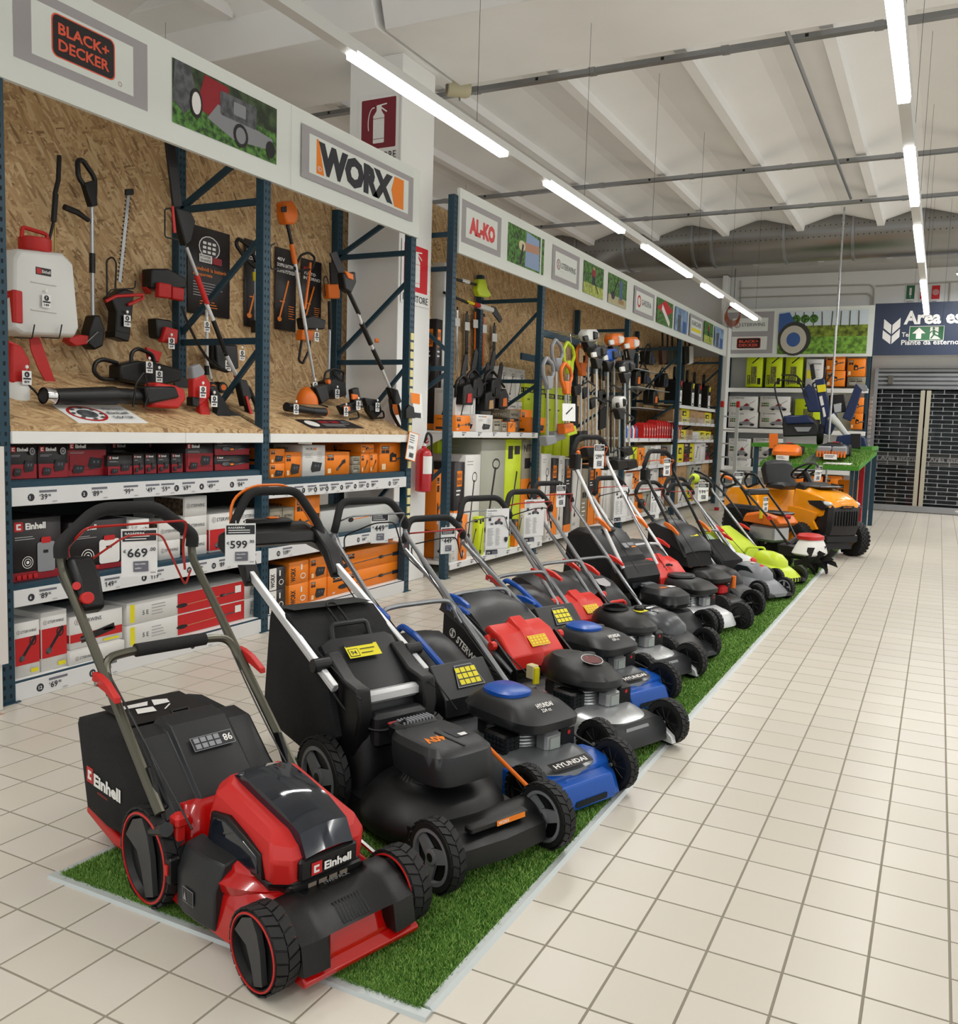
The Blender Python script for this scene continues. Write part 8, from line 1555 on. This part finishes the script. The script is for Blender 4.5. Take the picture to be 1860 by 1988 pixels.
# hood: loft along x
b=MB(); R=[]
for x,hw,zt,zb in((.82,.20,.86,.52),(.88,.24,.875,.50),(1.1,.26,.85,.50),(1.38,.25,.80,.52),(1.50,.22,.745,.56),(1.53,.17,.70,.60)):
    R.append([(x,-hw,zb),(x,-hw*1.03,(zt+zb)/2),(x,-hw*.95,zt-.05),(x,-hw*.6,zt),(x,hw*.6,zt),(x,hw*.95,zt-.05),(x,hw*1.03,(zt+zb)/2),(x,hw,zb)])
b.loft(R,YEL); part(tr,'hood',b,bevel=.01,smooth=.5)
for s in(-1,1):
    b=MB(); b.prism([(.80,.30),(.80,.60),(1.02,.60),(1.35,.56),(1.28,.46),(1.36,.36),(1.12,.30),(1.04,.42)],'y',s*.24,s*.275,YEL); part(tr,'side_panel',b,bevel=.008)
    b=MB(); b.prism([(1.16,.70),(1.40,.72),(1.50,.64),(1.42,.60),(1.2,.66)],'y',s*.24,s*.272,PBLK); b.ell((1.42,s*.21,.68),(.10,.06,.035),m_('headlamp','c9ccd0',.1),12,6); part(tr,'headlamp',b)
b=MB(); R=[]
for y,q in((-.24,.0),(-.2,.05),(0,.07),(.2,.05),(.24,0)): R.append([(1.30,y,.30),(1.45+q,y,.30),(1.48+q,y,.38),(1.49+q,y,.62),(1.44+q,y,.70),(1.30,y,.68)][::-1])
b.loft(R,PBLK); part(tr,'grille_shell',b)
for i in range(9): b=MB(); y=-.16+i*.04; q=.055; b.box((1.545+q*.2-abs(y)*.12,y-.006,.42),(1.575-abs(y)*.12,y+.006,.60),GREY,c=.002); part(tr,'grille_bar',b)
b=MB(); b.box((1.55,-.09,.635),(1.566,.09,.665),BLACK); F=b.face((1.5665,-.085,.64),(0,1,0),(0,0,1)); F.t(.01,.005,.012,'CUB CADET',PORA,w=.13); part(tr,'name_plate',b)
b=MB(); b.box((1.15,-.25,.20),(1.50,.25,.31),BLACK,c=.02); b.box((1.2,-.2,.12),(1.45,.2,.2),PBLK); part(tr,'front_bumper',b)
b=MB(); b.box((.90,-.17,.855),(1.25,.17,.885),GREY,c=.02); part(tr,'hood_cover',b)
b=MB(); b.T=Matrix.Translation((.18,0,0)); b.prism([(.66,.45),(.66,.86),(.74,.92),(.86,.88),(.86,.45)],'y',-.22,.22,PBLK); part(tr,'dashboard',b,bevel=.02)
b=MB(); b.T=Matrix.Translation((.18,0,0)); b.tube([(.72,0,.88),(.60,0,1.03)],[.05,.035],BLACK,12); part(tr,'steering_column',b); b=MB(); b.T=Matrix.Translation((.18,0,0)); c=Vector((.58,0,1.05)); ax=Vector((-.6,0,.8)); u=Vector((.8,0,.6)); b.tube([c+u*.17*math.cos(a)+Vector((0,1,0))*.17*math.sin(a) for a in np.linspace(0,2*PI,24,endpoint=False)],.014,BLACK,8,closed=True); b.tube([c-u*.16,c+u*.16],.014,BLACK,6); b.tube([c-Vector((0,.16,0)),c+Vector((0,.16,0))],.014,BLACK,6); part(tr,'steering_wheel',b)
b=MB(); R=[]
for y,q in((-.42,.85),(-.38,1),(.38,1),(.42,.85)): R.append([(-.35,y,.58*q),(-.32,y,.74*q),(-.15,y,.80*q),(.25,y,.78*q),(.34,y,.66*q),(.42,y,.48*q),(.3,y,.46*q),(0,y,.5*q)][::-1])
b.loft(R,YEL); part(tr,'rear_fender',b,bevel=.02)
b=MB(); b.prism([(.40,.34),(.40,.48),(.80,.42),(.95,.30),(.60,.26)],'y',-.36,.36,YEL); part(tr,'running_board',b,bevel=.01)
b=MB(); b.T=Matrix.Translation((.30,0,-.03)); R=[[(-.02,y,.83),(-.0,y,.88+c),(.30,y,.90+c),(.38,y,.87),(.3,y,.82)][::-1] for y,c in((-.23,-.02),(-.18,.02),(0,.0),(.18,.02),(.23,-.02))]; b.loft(R,m_('seat_vinyl','1d1e20',.5)); part(tr,'seat_cushion',b,bevel=.012)
b=MB(); b.T=Matrix.Translation((.30,0,-.03)); R=[[(-.04,y,.86),(.05,y+0,.88),(-.02,y,1.16-c),(-.08,y,1.20-c),(-.13,y,1.14-c)][::-1] for y,c in((-.23,.08),(-.2,.02),(-.1,0),(.1,0),(.2,.02),(.23,.08))]; b.loft(R,MATS['seat_vinyl']); part(tr,'seat_backrest',b,bevel=.012)
def bigwheel(x,y,r,wd,hub):
    t=bpy.data.objects.new('wheel',None); COL.objects.link(t); t.parent=tr; t.location=(x,y,r); b=MB(); h=wd/2; b.lathe([(r*.5,-h),(r*.8,-h*1.02),(r*.96,-h*.85),(r,-h*.4),(r,h*.4),(r*.96,h*.85),(r*.8,h*1.02),(r*.5,h)],(0,0,0),(0,1,0),RUB,32,cap=False)
    for i in range(26):
        for j in range(5):
            a=2*PI*(i+.5*(j%2))/26; yy=-h*.72+j*h*.36; c,s=math.cos(a),math.sin(a); L=r*.07
            b.add([((r*q)*c-s*L*e,yy+f*h*.13,(r*q)*s+c*L*e) for q in(.985,1.025) for e in(-1,1) for f in(-1,1)],[(0,1,3,2),(4,6,7,5),(0,4,5,1),(2,3,7,6),(0,2,6,4),(1,5,7,3)],RUB,True)
    b.build('tyre',t)
    b=MB(); 
    for s in(-1,1): b.lathe([(r*.52,h*.9*s),(r*.45,h*.5*s),(r*.15,h*.5*s),(r*.12,h*.9*s),(.001,h*.92*s)],(0,0,0),(0,1,0),hub,22,cap=False)
    b.build('hub_cap',t)
for s in(-1,1): bigwheel(1.22,s*.44,.215,.16,YEL); bigwheel(0,s*.40,.26,.2,YEL)
b=MB(); b.box((-.2,-.2,.25),(1.35,.2,.45),PBLK); b.cyl((1.2,-.42,.2),(1.2,.42,.2),.025,PBLK,8); b.cyl((0,-.4,.26),(0,.4,.26),.03,PBLK,8); part(tr,'chassis',b); b=MB(); b.loft([sup(.6,0,.36,.5,3,.09,28),sup(.6,0,.35,.49,3,.2,28),sup(.6,0,.28,.38,3,.26,28)],BLACK); part(tr,'cutting_deck',b)
SIGN('white price sign hanging from the steering wheel of the riding mower',WOR(tr,(.84,.16,1.12)),'p',('1799','.00'),w=.12,h=.2,rz=tr.rotation_euler.z+.1,tilt=.1)
# ============================================================ TILLERS
t=MW('small black tiller with white and red shield and black tines, right after the lime mower',-1.55,10.45,-27,'tiller'); O_=t
b=MB(); b.loft([sup(.42,0,.13,.17,3,.20,24),sup(.42,0,.15,.20,3,.22,24),sup(.43,0,.12,.15,3,.33,24),sup(.43,0,.10,.12,3,.38,24)],PWHT); part(t,'white_shield',b,bevel=.006); b=MB(); b.loft([sup(.42,0,.125,.14,3,.375,24),sup(.42,0,.12,.14,3,.41,24),sup(.40,0,.09,.11,3,.43,24)],MRED); part(t,'red_lid',b)
for y in(-.16,-.06,.06,.16):
    b=MB()
    for k in range(6):
        a=k*PI/3+y*5; c,s=math.cos(a),math.sin(a); b.add([(.50+.03*s,y-.004,.15-.03*c),(.50+.15*c-.03*s,y-.02,.15+.15*s+.03*c),(.50+.17*c+.03*s,y+.02,.15+.17*s-.03*c),(.50-.03*s,y+.004,.15+.03*c)],[(0,1,2,3),(3,2,1,0)],PBLK,True)
    b.cyl((.5,y-.01,.15),(.5,y+.01,.15),.05,PBLK,10); part(t,'tine_rotor',b)
b=MB(); b.box((.1,-.12,.15),(.4,.12,.30),PBLK,c=.02); b.cyl((.2,-.05,.28),(.25,.05,.35),.05,PBLK,10); part(t,'engine',b)
for s in(-1,1):
    wheel(t,.0,s*.17,.10,.05,'solid',lug=0,side=s)
    b=MB(); b.tube(rnd([(.25,s*.08,.25),(.0,s*.15,.55),(-.42,s*.2,.93),(-.50,s*.22,1.02),(-.62,s*.22,1.02)],.08),.013,m_('black_tube','151516',.35,metal=.3),8); part(t,'handle_bar',b); b=MB(); b.tube(rnd([(-.45,s*.2,.92),(-.60,s*.20,.86),(-.66,s*.22,.95),(-.62,s*.22,1.02),(-.5,s*.22,1.02),(-.45,s*.2,.92)],.03),.015,BLACK,8); part(t,'loop_grip',b)
    b=MB(); b.cyl((-.02,s*.15,.57),(.02,s*.19,.57),.025,MRED,8); part(t,'clamp_knob',b)
b=MB(); b.box((-.35,-.2,.80),(-.28,.2,.87),GREY,c=.015); part(t,'handle_bridge',b)
SIGN('white 349,90 price sign hanging between the black loop grips of the tiller',WOR(t,(-.50,-.1,1.05)),'p',('349','.90'),w=.14,h=.18,rz=-.6,tilt=.2); SIGN('small 439 price sign hanging lower on the tiller frame',WOR(t,(-.22,.05,.78)),'p',('439','.00'),w=.10,h=.17,rz=-.4)
t=MW('petrol tiller with orange and black engine cover in front of the riding mower',-2.0,11.25,-27,'tiller')
b=MB(); b.box((.1,-.16,.22),(.46,.16,.42),SILVER,c=.03); part(t,'engine_block',b); b=MB(); R=[[(.02,y,.44),(.05,y,.54-c),(.25,y,.58-c),(.50,y,.54-c),(.56,y,.46),(.5,y,.42)][::-1] for y,c in((-.18,.03),(-.14,0),(.14,0),(.18,.03))]; b.loft(R,ORANGE); part(t,'orange_cover',b,bevel=.01); b=MB(); b.box((.22,-.12,.55),(.54,.13,.585),GREY,c=.015); [b.box((.26+i*.03,-.1,.584),(.275+i*.03,.02,.59),PBLK) for i in range(7)]; part(t,'black_top',b)
for s in(-1,1): wheel(t,.1,s*.24,.16,.08,'solid',lug=1,side=s); b=MB(); b.tube(rnd([(.1,s*.1,.35),(-.25,s*.2,.75),(-.55,s*.25,.98),(-.7,s*.25,1.0)],.08),.014,BT,8); part(t,'handle_bar',b)
b=MB(); b.box((-.35,-.1,.3),(.1,.1,.62),FAB,c=.04); part(t,'black_canvas_bag',b); b=MB(); b.tube([(-.25,-.28,.98),(-.05,-.28,.93)],.02,ORANGE,8); part(t,'orange_lever',b); b=MB(); b.tube([(.3,-.2,.5),(.3,-.2,.62)],.02,PYEL,8); part(t,'yellow_cap',b)
